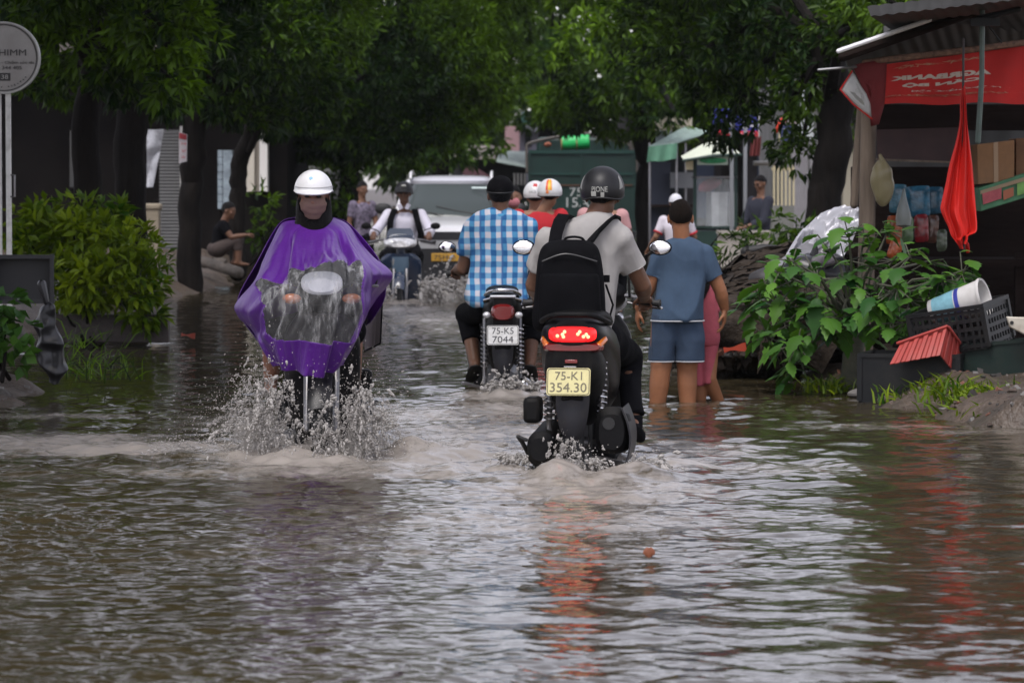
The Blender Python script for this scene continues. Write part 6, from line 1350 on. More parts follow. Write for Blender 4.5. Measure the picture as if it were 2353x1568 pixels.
# crumpled silver sheet on a board, sacks, rubble heap
tp = thing('tarpaulin', 'crumpled silver sheeting heaped behind the big leaved shrub', 'tarpaulin', at(1920, 560, 25.2))
P0 = [(1965, 455, 25.5), (1985, 470, 25.5), (1950, 470, 25.4), (1925, 490, 25.3), (1900, 515, 25.2), (1935, 520, 25.0), (1960, 500, 25.1)]
G = np.zeros((60, 46, 3))
for i, t in enumerate(np.linspace(0, 1, 60)):
    for j, u in enumerate(np.linspace(0, 1, 46)):
        x = 1955 - 110 * t + (u - .5) * (80 + 40 * sin(t * 3)); y = 452 + 175 * t + (u - .5) * 46 * t; G[i, j] = T(tp, x, y, 25.4 - .5 * t - .25 * u)
pts = G.reshape(-1, 3); cr = -np.abs(nnoise(pts, 6, 91)) * .09 - np.abs(nnoise(pts, 15, 92)) * .06 - np.abs(nnoise(pts, 33, 93)) * .02; G = G + np.stack([cr * .5, -cr, cr], 1).reshape(G.shape)
mb = MB(); mb.sheet(G, .004); mb.build('sheet', mat('silver foil sheet', (.52, .52, .56), .38, metal=.25, dirt=(.22, .21, .22), dscale=4), tp, angle=25)
bd = thing('board', 'grey weathered board leaning on the rubble beside the silver sheeting', 'board', at(1800, 620, 25))
mb = MB(); mb.prism([T(bd, *q) for q in ((1716, 648, 24.6), (1800, 590, 25), (1900, 522, 25.3), (1915, 545, 25.2), (1880, 570, 25), (1800, 618, 24.8), (1722, 655, 24.6))], (0, .02, -.02)); mb.build('plank', mat('grey board', (.20, .20, .215), .5, var=.35, scale=5), bd, .004)
for lab, q, r, m in (('black plastic sack slumped on the rubble under the board', (1870, 625, 24.6), (.26, .22, .15), mat('black sack', (.012, .012, .014), .35)), ('greyish plastic bundle above the black sack', (1890, 600, 24.4), (.10, .09, .075), mat('grey film', (.17, .155, .17), .35)), ('dark sack at the left end of the board', (1770, 640, 24.7), (.17, .15, .10), mat('dark sack', (.035, .033, .035), .6))):
    th = thing('sack', lab, 'sack', at(*q)); mb = MB(); mb.ell((0, 0, 0), r, None, 28, 18); me = mb.mesh('bag'); wrinkle(me, .03, 9, 4); link('bag', me, m, th)
    mb = MB(); mb.tube([(0, 0, r[2] * .8), (.01, 0, r[2] * 1.25)], [.035, .015], 8); mb.build('tied_neck', m, th)
def rubble(name, label, n, area, sz, m, seed, kind='stuff'):
    rng = np.random.default_rng(seed); mb = MB()
    for _ in range(n):
        c = area(rng); s = sz * rng.lognormal(-.2, .45) * np.array([1, rng.uniform(.6, 1), rng.uniform(.35, .8)]); q = rotm(nrm(rng.normal(size=3)), rng.uniform(0, 2)); k = MB(); k.box((0, 0, 0), s); V = np.concatenate(k.v); V = V * (1 + .25 * rng.normal(size=V.shape)); mb.add(V @ q.T + c, k.f, int(rng.integers(0, len(m))))
    o = mb.build(name, m, None, .006); return tag(o, label, None, None, kind)
RUB = [mat('brown rubble', (.085, .062, .048), .8, var=.4, scale=12), mat('dark rubble', (.03, .026, .023), .8, var=.4, scale=12), mat('grey rubble', (.17, .16, .15), .8, var=.3, scale=12), mat('brick rubble', (.17, .07, .045), .8, var=.3, scale=12)]
def heap(rng):
    t = rng.random(); x = 1665 + 210 * t + rng.normal(0, 12); top = np.interp(t, [0, .3, .6, 1], [735, 655, 610, 640]); y = rng.uniform(top, 815); d = np.interp(y, [600, 820], [25.6, 23.9]) + rng.normal(0, .05) - .06; return at(x, y, d)
rubble('rubble', 'heap of broken brick, mud and rubbish', 2600, heap, .036, RUB + [RUB[1], RUB[1], RUB[0]], 5)
mb = MB(); Gh = np.array([[at(x, y, np.interp(y, [600, 830], [25.75, 24.05])) + RNG.normal(0, .02, 3) for x in np.linspace(0, 1, 2)] for y in (600, 830)]); 
Gh = np.array([[at(1660 + 225 * u, np.interp(u, [0, .3, .6, 1], [788, 742, 706, 702]) * (1 - v) + 850 * v, 25.7 - 1.8 * v) + RNG.normal(0, .012, 3) for u in np.linspace(0, 1, 40)] for v in np.linspace(0, 1, 26)]); mb.sheet(Gh, -.5); tag(mb.build('rubble', mat('heap earth', (.04, .031, .024), .85, spec=.15, var=.5, scale=14, bump=1.0, bscale=30), None, angle=180), 'dark earth under the rubbish heap', None, None, 'stuff')
for lab, q, s, r, m in (('small white scrap of plastic on the rubbish heap', (1782, 732, 23.9), (.09, .03, .05), .3, mat('white scrap', (.6, .6, .6), .5)), ('bright white flake low on the rubbish heap', (1722, 770, 23.8), (.06, .03, .03), .2, mat('white scrap')), ('red plastic scrap at the water edge of the heap', (1688, 800, 23.6), (.16, .05, .04), -.15, mat('red scrap', (.40, .05, .02), .5)),
                         ('rust red scrap afloat near the fallen trunk side', (432, 770, 29.0), (.12, .08, .03), .1, mat('rust scrap', (.28, .05, .03), .6))):
    th = thing('litter', lab, 'litter', at(*q)); mb = MB(); G = np.array([[(s[0] * (u - .5), .02 * sin(3 * u), s[2] * (v - .5) + .01 * sin(5 * u + 3 * v)) for u in np.linspace(0, 1, 8)] for v in np.linspace(0, 1, 5)]) @ rotm((0, 1, 0), r).T; mb.sheet(G, .008); mb.build('scrap', m, th)
def bank(side):
    def f(rng):
        y = rng.uniform(18.9, 24); x = side * rng.uniform(1.9, 3.4); h = float(ground_h(np.array([[x]]), np.array([[y]]))[0, 0]); return np.array([x, y, h - .004 if h > -.03 else -.3])
    return f
rubble('rubble', 'stones and crumbled mud on the right bank', 900, bank(1), .028, RUB + [RUB[0], RUB[0]], 15); rubble('rubble', 'stones and crumbled mud on the left bank', 500, bank(-1), .022, [RUB[0], RUB[0], RUB[2]], 16)
# weeds and stones on the mud bank
def blades(name, label, spots, m, seed, h=.16, n=60, w=.008, spread=.12):
    rng = np.random.default_rng(seed); V, F, Tn = [], [], []; k = 0
    for c in spots:
        for _ in range(n):
            b = c + rng.normal(size=3) * [spread, spread, 0]; d = nrm(rng.normal(size=3) * [.6, .6, 0] + [0, 0, .9]); L = h * rng.uniform(.4, 1.3); s = nrm(np.cross(d, rng.normal(size=3))) * w
            q = [b - s, b + s, b + d * L * .6 + s * .8 - [0, 0, .0], b + d * L * .6 - s * .8, b + d * L + nrm(d * [1, 1, 0]) * L * .3 - [0, 0, L * .1]]; V += q; F += [(k, k + 1, k + 2, k + 3), (k + 3, k + 2, k + 4)]; Tn += [np.clip(rng.normal(.45, .25), 0, 1)] * 5; k += 5
    me = bpy.data.meshes.new(name); me.from_pydata([list(v) for v in V], [], F); a = me.attributes.new('tint', 'FLOAT', 'POINT'); a.data.foreach_set('value', np.array(Tn, np.float32)); return tag(link(name, me, m), label, None, None, 'stuff')
blades('weeds', 'weeds on the mud bank', [at(x, y, d) for x, y, d in ((2180, 915, 20.9), (2215, 925, 20.6), (2240, 935, 20.3), (2250, 955, 19.9), (2330, 930, 20.4), (2345, 945, 20.1), (2290, 950, 20.1), (1900, 895, 22.6), (1935, 900, 22.3), (2080, 925, 21.2), (2260, 910, 20.8), (2190, 900, 21))], SHRUB_LEAF, 4, .13, 70)
mb = MB(); 
for i, (lab, x, y, d, s, m) in enumerate((('pale broken lump of concrete on the mud bank', 2312, 922, 20.5, (.085, .06, .05), mat('pale concrete', (.36, .33, .29), .8, var=.2, scale=10)), ('brown stone left of the pale concrete lump', 2286, 938, 20.3, (.07, .06, .045), RUB[0]), ('flat stone below the black crates', 2058, 918, 21.3, (.13, .08, .035), RUB[0]), ('low stone at the stump of the shrub', 2010, 905, 21.9, (.15, .08, .04), RUB[2]))):
    th = MB(); th.ell((0, 0, 0), s, None, 14, 9); me = th.mesh('stone'); V = verts_of(me); set_verts(me, V * (1 + .18 * nnoise(V / max(s), 2.2, i + 5))[:, None]); o = link('stone', me, m); o.location = at(x, y, d); tag(o, lab, 'stone')
lf = thing('leaf', 'single brown leaf afloat on the open water', 'leaf', at(1491, 1287, CAM_Z / (CAM_Z - at(1491, 1287, 1)[2])) + np.array([0, 0, .012]))
mb = MB(); mb.sheet(np.array([[(.022 * sin(pi * (.08 + .84 * t)) * u * 2, .02 * u * u, .035 * t + .008 * u * u) for u in np.linspace(-.5, .5, 5)] for t in np.linspace(0, 1, 7)]), .002); mb.build('blade', mat('brown leaf', (.22, .07, .03), .5), lf)
# ================================================================== LEFT VERGE
sg = thing('signboard', 'round grey signboard with dark lettering on two white posts', 'sign', at(14, 700, 26))
SD = 26.0; rr = 80 / pxm(SD); cS = T(sg, 9, 133, SD)
mb = MB(); mb.lathe([(0, 0), (rr, 0), (rr, .05), (0, .05)], cS, (0, 1, 0), 56); ds = mb.build('disc', mat('grey sign face', (.30, .29, .275), .5, var=.12, scale=4, dirt=(.22, .20, .18), dscale=5), sg)
mb = MB(); mb.lathe([(rr * .985, -.012), (rr * 1.03, -.012), (rr * 1.03, .06), (rr * .985, .06)], cS, (0, 1, 0), 56, closed=True); mb.build('rim', mat('pale rim', (.42, .42, .40), .4), sg)
INK = mat('sign ink', (.035, .033, .033), .6)
mb = MB(); mb.lathe([(rr * .925, -.004), (rr * .955, -.004), (rr * .955, 0), (rr * .925, 0)], cS, (0, 1, 0), 56, closed=True); mb.build('ring', INK, ds)
mb = MB()
for s, x0, x1, y0, y1 in (('HIMM', -2, 60, 120, 134), ('n - Chăm sóc da', -6, 78, 146, 153), ('344 405', 5, 50, 158, 166)):
    s0 = 120 / 131; V, F = text_arrays(s, w=(x1 - x0) / pxm(SD), h=(y1 - y0) / pxm(SD), depth=.003, bold=.0); mb.add(V + T(sg, (x0 + x1) / 2, (y0 + y1) / 2 - 6, SD) + [0, -.003, 0], F)
for i in range(12):
    a = -2.0 + i * .115; V, F = marks(1, .016, .02, i + 40); 
    if len(F): V = V @ rotm((0, 1, 0), -(a + pi / 2)).T; mb.add(V + cS + np.array([cos(a), 0, sin(a)]) * rr * .84 + [0, -.003, 0], F)
mb.build('lettering', INK, ds)
mb = MB(); mb.box(T(sg, 8, 177, SD) + [0, -.002, 0], (32 / pxm(SD), .004, 18 / pxm(SD))); nb = mb.build('number_box', INK, ds)
V, F = text_arrays('138', w=22 / pxm(SD), h=10 / pxm(SD), depth=.003); mb = MB(); mb.add(V + T(sg, 8, 177, SD) + [0, -.006, 0], F); mb.build('number', mat('pale number', (.35, .34, .32), .6), nb)
WHITE_POST = mat('white post paint', (.66, .66, .63), .5, dirt=(.2, .18, .15), dscale=7)
for x0, x1 in ((-4, 6), (13, 28)):
    mb = MB(); a, b = T(sg, x0, 212, SD + .03), T(sg, x1, 720, SD + .03); mb.box((a + b) / 2, (b[0] - a[0], .04, a[2] - b[2])); mb.build('post', WHITE_POST, sg, .004)
mb = MB(); mb.tube([T(sg, 26, 402, SD), T(sg, 34, 402, SD), T(sg, 34, 452, SD), T(sg, 26, 452, SD)], .008, 6); mb.build('bracket', STEEL, sg)
crate('plastic_crate', 'black grid crate hung on the signboard posts', Rm(6, 90, 0) , at(58, 640, 25.2), .40, .33, .14, mat('dusty black crate', (.018, .018, .020), .55))
mb = MB()
# yellow green shrub
def bush(name, label, base, lobes, L, W, dens, m, seed, tint=(.5, .28), k=6, cat='shrub', stems=7, droop=.3):
    rng = np.random.default_rng(seed); th = thing(name, label, cat, base); C, D = crown_points([(c - base, r) for c, r in lobes], dens, rng, .45)
    ok = C[:, 2] > -.02; C, D = C[ok], D[ok]; tn = np.clip(tint[0] + tint[1] * nnoise(C, 2.5, seed + 3) + .14 * rng.normal(size=len(C)), 0, 1); link('foliage', leaves_mesh('foliage', C, D, k, L, W, tn, rng, droop), m, th)
    mb = MB()
    for _ in range(stems):
        c, r = lobes[int(rng.integers(len(lobes)))]; e = c - base + rng.normal(size=3) * r * .5; b = np.array([rng.normal() * .12, rng.normal() * .1, -.05]); mb.tube([b, b * .4 + e * .6 + rng.normal(size=3) * .05, e], [.016, .011, .005], 6)
    mb.build('stem', bark, th); return th
bush('shrub', 'dense yellow green shrub spilling over the left verge', at(200, 775, 29), [Lb(120, 560, 29.5, 90, 70), Lb(200, 540, 29.3, 95, 75), Lb(280, 580, 29, 85, 75), Lb(310, 660, 28.8, 65, 75), Lb(215, 650, 28.8, 85, 70), Lb(140, 640, 29.0, 80, 60), Lb(345, 720, 28.8, 34, 45), Lb(70, 520, 29.8, 60, 50), Lb(250, 500, 29.5, 55, 40), Lb(60, 600, 29.6, 60, 60), Lb(180, 480, 29.4, 36, 34), Lb(100, 490, 29.6, 40, 30), Lb(345, 640, 28.7, 34, 40)], .125, .046, 72, SHRUB_LEAF, 61, (.55, .30), 6)
bush('ivy', 'heart leaved creeper trailing on the sandy bank at the frame edge', at(25, 850, 21.6), [Lb(15, 700, 21.6, 40, 45), Lb(35, 770, 21.5, 42, 55), Lb(20, 820, 21.4, 50, 30), Lb(-20, 760, 21.6, 50, 70)], .10, .085, 75, IVY_LEAF, 62, (.5, .25), 3, 'creeper', 5)
bush('bush', 'thin scraggly bush with bare canes beside the squatting person', at(612, 600, 48), [Lb(600, 470, 48, 36, 40), Lb(625, 520, 48, 32, 45), Lb(595, 545, 48, 30, 35)], .16, .05, 26, LEAF, 63, (.45, .25), 5, 'bush', 12)
bush('bush', 'low dark bush against the garden wall behind the poncho rider', at(780, 600, 58), [Lb(760, 440, 58, 60, 50), Lb(800, 490, 58, 50, 45), Lb(720, 500, 58, 50, 45)], .18, .06, 24, LEAF, 64, (.3, .25), 5, 'bush', 8)
bush('potted_shrub', 'dark narrow leaved oleander in front of the low concrete wall', at(1690, 640, 34), [Lb(1690, 575, 34, 45, 36), Lb(1720, 545, 34.2, 50, 30), Lb(1760, 555, 34.5, 50, 35), Lb(1670, 600, 34, 26, 26)], .15, .026, 30, LEAF, 65, (.25, .2), 5, 'shrub', 9, .5)
bush('bush', 'shady bush behind the silver sheeting', at(1830, 640, 36), [Lb(1830, 540, 36, 50, 45), Lb(1790, 525, 36, 45, 40), Lb(1870, 560, 36, 50, 50)], .15, .05, 30, LEAF, 66, (.25, .25), 5, 'bush', 9)
sk = thing('plastic_bag', 'torn black plastic bag slumped on the left bank below the crate', 'bag', at(118, 800, 22.3))
mb = MB(); mb.loft([superring(np.array([x, y, z]), np.array([w, 0, 0]), np.array([0, d, 0]), 26) for x, y, z, w, d in ((.02, 0, -.24, .05, .05), (.01, 0, -.12, .09, .08), (0, 0, .02, .11, .09), (-.02, 0, .15, .10, .08), (-.03, 0, .28, .05, .05), (-.03, 0, .34, .02, .02))]); me = remesh(mb, .012, 2); wrinkle(me, .055, 9, 7); link('film', me, mat('black sack'), sk); mb = MB(); mb.tube([(-.03, 0, .3), (-.06, 0, .42)], [.02, .03], 8); mb.build('tied_neck', mat('black sack'), sk)
blades('grass', 'grass standing in the flood on the left', [at(x, y, d) for x, y, d in ((170, 860, 23.2), (200, 870, 23.0), (180, 825, 24.5), (230, 870, 23.1), (260, 872, 23.0), (200, 800, 25.5), (170, 780, 26.4), (215, 840, 24), (245, 850, 23.6))], LEAF, 14, .20, 16, .005, .13)
kb_ = thing('kerb', 'dark low brick planter edge under the yellow green shrub', 'planter edge', at(240, 770, 29.0)); mb = MB(); mb.box((0, 0, .06), (1.1, .16, .24)); mb.build('coping', mat('dark wet brick', (.04, .03, .026), .6, var=.4, scale=12, bump=.5, bscale=20), kb_, .01)
lg = thing('log', 'fallen grey log lying on the verge before the squatting person', 'log', at(508, 614, 45)); mb = MB(); mb.tube([T(lg, 466, 600, 45.2), T(lg, 505, 612, 45), T(lg, 547, 626, 44.8)], [.07, .075, .08], 12); mb.tube([T(lg, 510, 612, 45), T(lg, 520, 598, 44.9)], [.03, .02], 8); mb.build('wood', mat('wet grey log', (.09, .075, .06), .7, var=.5, scale=6, bump=.8, bscale=18), lg)
lg = thing('log', 'second shorter log beside the fallen grey one', 'log', at(490, 604, 46)); mb = MB(); mb.tube([T(lg, 470, 606, 46), T(lg, 510, 600, 46)], [.06, .05], 12); mb.tube([T(lg, 485, 603, 46), T(lg, 489, 592, 45.9)], [.025, .015], 8); mb.build('wood', mat('wet grey log'), lg)
nt_ = thing('notice', 'white notice with red print fixed to the straight black trunk', 'sign', at(421, 338, 42.7)); mb = MB(); mb.prism([T(nt_, *q) for q in ((411, 303, 42.7), (430, 309, 42.8), (429, 371, 42.8), (411, 375, 42.7))], (0, .02, 0)); mb.build('panel', mat('white notice', (.62, .58, .60), .5), nt_)
mb = MB(); RI = mat('red notice ink', (.55, .06, .08), .5)
mb.prism([T(nt_, *q) for q in ((412, 305, 42.69), (429, 310, 42.79), (428, 322, 42.79), (412, 318, 42.69))], (0, -.003, 0))
for s, y, h in ((5, 329, 9), (4, 347, 7), (6, 361, 7)): V, F = marks(s, 14 / pxm(42.7), h / pxm(42.7), s + 3); mb.add(V + T(nt_, 420.5, y, 42.735) + [0, -.004, 0], F)
mb.build('lettering', RI, nt_)
gp = thing('gate_post', 'squat beige gatepost with a cap behind the yellow green shrub', 'gatepost', at(345, 620, 46)); mb = MB(); mb.box(T(gp, 344, 545, 46), (.27, .27, .80)); mb.build('shaft', mat('beige render', (.26, .22, .16), .8, var=.2, scale=6), gp, .01); mb = MB(); mb.box(T(gp, 345, 475, 46), (.31, .31, .09)); mb.build('cap', mat('beige render'), gp, .03)
pn = thing('tarpaulin', 'pale grey crumpled sheet hanging behind the thick black trunk', 'tarpaulin', at(352, 360, 50)); G = quad_sheet(T(pn, 338, 298, 50), T(pn, 378, 298, 50), T(pn, 352, 430, 50), T(pn, 338, 430, 50), 20, 24); q = G.reshape(-1, 3); G = G + np.stack([0 * q[:, 0], -np.abs(nnoise(q, 9, 5)) * .08, 0 * q[:, 0]], 1).reshape(G.shape); mb = MB(); mb.sheet(G, .01); mb.build('sheet', mat('pale grey sheet', (.40, .41, .44), .6, dirt=(.12, .12, .13), dscale=9, damt=.8), pn)

# ---- buildings
def slab(th, name, x0, x1, y0, y1, d, dep, m, bevel=0.0, par=None):
    mb = MB(); mb.prism([T(th, x0, y0, d), T(th, x1, y0, d), T(th, x1, y1, d), T(th, x0, y1, d)], (0, dep, 0)); return mb.build(name, m, par or th, bevel)
def ribs(th, name, x0, x1, y0, y1, d, n, m, vertical=False, amp=.03, par=None):
    f = (lambda u, v: np.array([0, amp * sin(u * n * 6.28), 0])) if vertical else (lambda u, v: np.array([0, amp * sin(v * n * 6.28), 0]))
    G = quad_sheet(T(th, x0, y0, d), T(th, x1, y0, d), T(th, x1, y1, d), T(th, x0, y1, d), max(4, n * 6) if vertical else 4, 4 if vertical else n * 6, f); mb = MB(); mb.sheet(G, .02); return mb.build(name, m, par or th)
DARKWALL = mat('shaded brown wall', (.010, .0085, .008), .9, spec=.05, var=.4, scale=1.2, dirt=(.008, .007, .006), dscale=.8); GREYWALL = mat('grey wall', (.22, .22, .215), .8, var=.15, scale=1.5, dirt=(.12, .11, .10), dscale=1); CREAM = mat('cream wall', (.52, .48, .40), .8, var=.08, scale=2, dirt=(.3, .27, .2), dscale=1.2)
ROOFTILE = mat('dull roof', (.10, .085, .075), .7, var=.4, scale=3)
hs = thing('house', 'shaded single storey house behind the left trees with a roller door', 'house', at(300, 610, 57))
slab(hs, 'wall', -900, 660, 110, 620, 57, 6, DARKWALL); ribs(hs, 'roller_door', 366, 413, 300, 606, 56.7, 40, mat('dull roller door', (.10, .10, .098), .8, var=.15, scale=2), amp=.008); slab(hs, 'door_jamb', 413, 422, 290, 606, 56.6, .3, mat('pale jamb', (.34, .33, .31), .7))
slab(hs, 'pilaster', 566, 584, 280, 440, 56.7, .28, CREAM); slab(hs, 'pilaster', 596, 614, 290, 440, 56.6, .35, mat('white wall', (.66, .64, .60), .8)); slab(hs, 'panel', 584, 596, 290, 440, 56.8, .18, mat('taupe wall', (.30, .27, .23), .8))
TILE = mat('blue grey wall tiles', (.24, .29, .32), .3, var=.5, scale=6)
for i in range(8):
    for j in range(3): slab(hs, 'tile_row', 500 + j * 11.5, 510.5 + j * 11.5, 345 + i * 17, 360.5 + i * 17, 56.75, .2, TILE) if j == 0 else None
slab(hs, 'tile_wall', 512, 534, 345, 480, 56.76, .2, TILE); mat('dark window', (.015, .018, .02), .1); slab(hs, 'window', 160, 190, 300, 430, 56.8, .18, mat('dark window'))
mb = MB(); mb.prism([T(hs, -950, 120, 56), T(hs, 700, 120, 56), T(hs, 700, 105, 56), T(hs, -950, 60, 56)], (0, 8, 0)); mb.build('roof', ROOFTILE, hs)
gw = thing('garden_wall', 'long grey garden wall running along the left verge', 'wall', (-4.9, 60, 0)); mb = MB(); mb.box((0, 22, .75), (.2, 44, 1.7)); mb.build('masonry', mat('stained grey wall', (.17, .17, .155), .85, var=.3, scale=1.2, dirt=(.06, .07, .045), dscale=1, damt=.8), gw); mb = MB(); mb.box((0, 22, 1.64), (.3, 44, .08)); mb.build('coping', GREYWALL, gw)
for i in range(9): mb = MB(); mb.box((.06, 2 + i * 5, .8), (.3, .3, 1.95)); mb.build('pier', GREYWALL, gw)
fb = thing('house', 'distant pale fronted house with a teal roof at the street end', 'house', at(1230, 440, 125))
slab(fb, 'wall', 1193, 1280, 300, 430, 125, 6, mat('lilac grey front', (.25, .245, .30), .8, var=.1, scale=.6)); slab(fb, 'side_wall', 1160, 1193, 290, 430, 124.5, 6, mat('dull pink wall', (.34, .21, .22), .8, var=.1, scale=.6)); slab(fb, 'fascia', 1196, 1280, 285, 301, 124.3, .6, mat('pale fascia', (.48, .49, .53), .7)); ribs(fb, 'roof', 1200, 1290, 258, 286, 124.1, 14, mat('teal roof sheet', (.06, .16, .14), .6), True, .06)
for x in (1206, 1238, 1262): slab(fb, 'window', x, x + 14, 306, 336, 124.9, .2, mat('dark window'))
fh = thing('house', 'low brown roofed house left of the lorry', 'house', at(1110, 450, 98)); slab(fh, 'wall', 1040, 1210, 362, 460, 98, 5, mat('dark front', (.03, .03, .035), .8)); mb = MB(); mb.prism([T(fh, 1040, 366, 96.5), T(fh, 1160, 366, 96.5), T(fh, 1150, 338, 99), T(fh, 1050, 338, 99)], (0, .1, .05)); mb.build('roof', mat('grey brown roof', (.22, .185, .17), .7, var=.25, scale=3), fh); mb = MB(); mb.prism([T(fh, 1140, 372, 95.5), T(fh, 1214, 386, 95.5), T(fh, 1210, 352, 98), T(fh, 1150, 350, 98)], (0, .1, .05)); mb.build('awning', mat('pale green awning', (.30, .36, .33), .7, var=.2, scale=3), fh); mb = MB(); mb.prism([T(fh, 1066, 376, 92), T(fh, 1074, 372, 92), T(fh, 1125, 404, 92), T(fh, 1122, 425, 92), T(fh, 1060, 425, 92)], (0, .3, 0)); mb.build('shade_cloth', mat('maroon cloth', (.11, .05, .06), .8), fh)
for x in range(1180, 1215, 8): slab(fh, 'railing', x, x + 3, 398, 425, 94, .05, GREYWALL)
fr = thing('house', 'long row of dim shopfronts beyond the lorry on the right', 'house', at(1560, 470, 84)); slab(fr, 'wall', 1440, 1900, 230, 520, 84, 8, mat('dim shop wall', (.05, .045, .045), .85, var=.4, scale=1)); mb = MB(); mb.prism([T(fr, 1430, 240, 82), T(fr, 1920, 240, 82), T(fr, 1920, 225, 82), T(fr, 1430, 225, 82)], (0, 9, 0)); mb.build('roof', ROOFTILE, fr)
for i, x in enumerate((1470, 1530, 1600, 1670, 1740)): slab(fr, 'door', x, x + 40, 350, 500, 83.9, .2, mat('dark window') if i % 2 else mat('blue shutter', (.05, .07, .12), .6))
wb = thing('house', 'white walled house with a grey metal gate behind the leaning trunk', 'house', at(1880, 560, 60)); slab(wb, 'wall', 1800, 2500, 130, 600, 60, 6, GREYWALL); ribs(wb, 'metal_door', 1822, 1856, 340, 540, 59.8, 6, mat('grey metal sheet', (.30, .29, .30), .6, var=.1, scale=4), True, .012); ribs(wb, 'metal_door', 1862, 1890, 320, 540, 59.8, 5, mat('grey metal sheet'), True, .012); slab(wb, 'tan_panel', 1936, 1975, 330, 480, 59.7, .25, mat('tan panel', (.32, .29, .22), .8)); slab(wb, 'dark_doorway', 1990, 2300, 300, 600, 59.8, .15, mat('dark front'))
fence_ = thing('fence', 'cream barred fence behind the stallholder', 'fence', at(1800, 560, 55)); [slab(fence_, 'bar', x, x + 4, 372, 472, 55, .05, mat('cream paint', (.48, .42, .26), .6)) for x in range(1776, 1822, 9)]; slab(fence_, 'rail', 1772, 1824, 385, 391, 55.06, .04, mat('cream paint')); slab(fence_, 'plinth', 1772, 1824, 472, 560, 54.9, .3, mat('stained grey wall'))
lw = thing('low_wall', 'low pale concrete wall in front of the food cart', 'wall', at(1705, 600, 47)); slab(lw, 'masonry', 1650, 1768, 536, 640, 47, .25, mat('pale concrete')); slab(lw, 'coping', 1648, 1770, 530, 537, 46.95, .35, mat('pale concrete'))
ws = thing('banner_wall', 'tall white advertising board with dark characters behind the trunk', 'sign', at(1845, 300, 58)); slab(ws, 'board', 1822, 1868, 200, 320, 58, .08, mat('pale grey board', (.42, .45, .44), .6)); mb = MB()
for i in range(5):
    for j in range(2): V, F = marks(1, 8 / pxm(58), 9 / pxm(58), 10 + i * 2 + j, .01); mb.add(V + T(ws, 1837 + j * 16, 218 + i * 18, 57.99), F)
mb.build('lettering', INK, ws)
# ---- food cart, canopies, signs on the right
ct = thing('food_cart', 'glass sided food cart with a dark green base and a cream awning', 'food cart', at(1645, 610, 50)); GREEN_M = mat('dark green metal', (.010, .035, .026), .5)
slab(ct, 'base', 1597, 1692, 530, 640, 50, .7, GREEN_M, .01)
for x in (1596, 1690):
    for dd in (50, 50.7): slab(ct, 'corner_post', x - 3.5, x + 3.5, 352, 532, dd, .045, GREEN_M)
slab(ct, 'shelf', 1594, 1694, 405, 409, 50, .75, STEEL); slab(ct, 'rail', 1594, 1694, 520, 524, 49.97, .05, GREEN_M)
GL = mat('cart glass', (.8, .85, .85), .05); GL.node_tree.nodes['Principled BSDF'].inputs['Alpha'].default_value = .16; slab(ct, 'glass_pane', 1600, 1687, 410, 518, 50.01, .008, GL)
mb = MB(); mb.prism([T(ct, *q) for q in ((1570, 366, 49.6), (1648, 322, 50.3), (1700, 352, 49.6), (1640, 354, 49.55))], (0, .8, .05)); mb.build('awning', mat('cream awning', (.56, .60, .47), .7, var=.1, scale=3), ct)
mb = MB(); mb.tube([T(ct, 1570, 369, 49.55), T(ct, 1640, 358, 49.5), T(ct, 1702, 356, 49.55)], .02, 8); mb.build('awning_edge', GREEN_M, ct)
sgn = slab(ct, 'sign_panel', 1602, 1672, 360, 379, 49.7, .03, mat('pale sign', (.46, .55, .45), .5)); mb = MB(); mb.ell(T(ct, 1638, 369, 49.69), (.20, .008, .042), None, 20, 10); mb.build('green_oval', mat('green sign', (.03, .30, .11), .5, var=.4, scale=12), sgn)
slab(ct, 'yellow_panel', 1575, 1592, 366, 390, 49.75, .03, mat('cream paint'))
pot = MB(); [pot.box(T(ct, x, 483, 50.35), (w, .3, .54), rotm((0, 0, 1), a)) for x, w, a in ((1640, .16, .2), (1661, .16, -.15), (1680, .13, .1))]; pot.build('steel_bins', mat('bright steel', (.55, .56, .56), .3, metal=.6, var=.2, scale=6), ct, .01)
mb = MB(); mb.ell(T(ct, 1632, 425, 50.45), (.19, .08, .09), rotm((0, 1, 0), -.35), 18, 10); me = mb.mesh('pink_cloth'); wrinkle(me, .02, 14, 5); link('pink_cloth', me, mat('dull pink cloth', (.36, .10, .13), .8), ct)
for k in (-1, 1): mb = MB(); mb.lathe([(.16, -.02), (.18, 0), (.16, .02)], T(ct, 1645 + k * 30, 630, 49.95), (0, 1, 0), 20); mb.build('wheel', BLACK_RUBBER, ct)
tr_ = thing('steel_trough', 'half round steel trough fixed under the cart canopy edge', 'trough', at(1758, 370, 48.6)); mb = MB(); G = np.array([[(x, .09 * cos(a), .06 * sin(a)) for a in np.linspace(-pi, 0, 10)] for x in np.linspace(-.17, .17, 6)]); mb.sheet(G, .006); mb.build('shell', mat('bright steel'), tr_); mb = MB(); [mb.prism([(k * .17, .09 * cos(a), .06 * sin(a)) for a in np.linspace(-pi, 0, 10)], (.004, 0, 0)) for k in (-1, 1)]; mb.build('end_plate', STEEL, tr_)
for lab, x, w, y0, d in (('taller grey pole before the food cart, nearer the cart glass', 1680, 9, 270, 49.0), ('grey steel pole just right of the blue and red sign', 1711, 9, 262, 48.4)):
    th = thing('pole', lab, 'pole', at(x, 640, d)); mb = MB(); mb.tube([T(th, x, 640, d), T(th, x + 1, y0, d)], w / 2 / pxm(d), 10); mb.build('shaft', mat('grey galvanised', (.25, .26, .27), .45, metal=.4), th); mb = MB(); mb.lathe([(.05, 0), (.05, .04)], T(th, x, 600, d), (0, 0, 1), 12); mb.build('collar', STEEL, th)
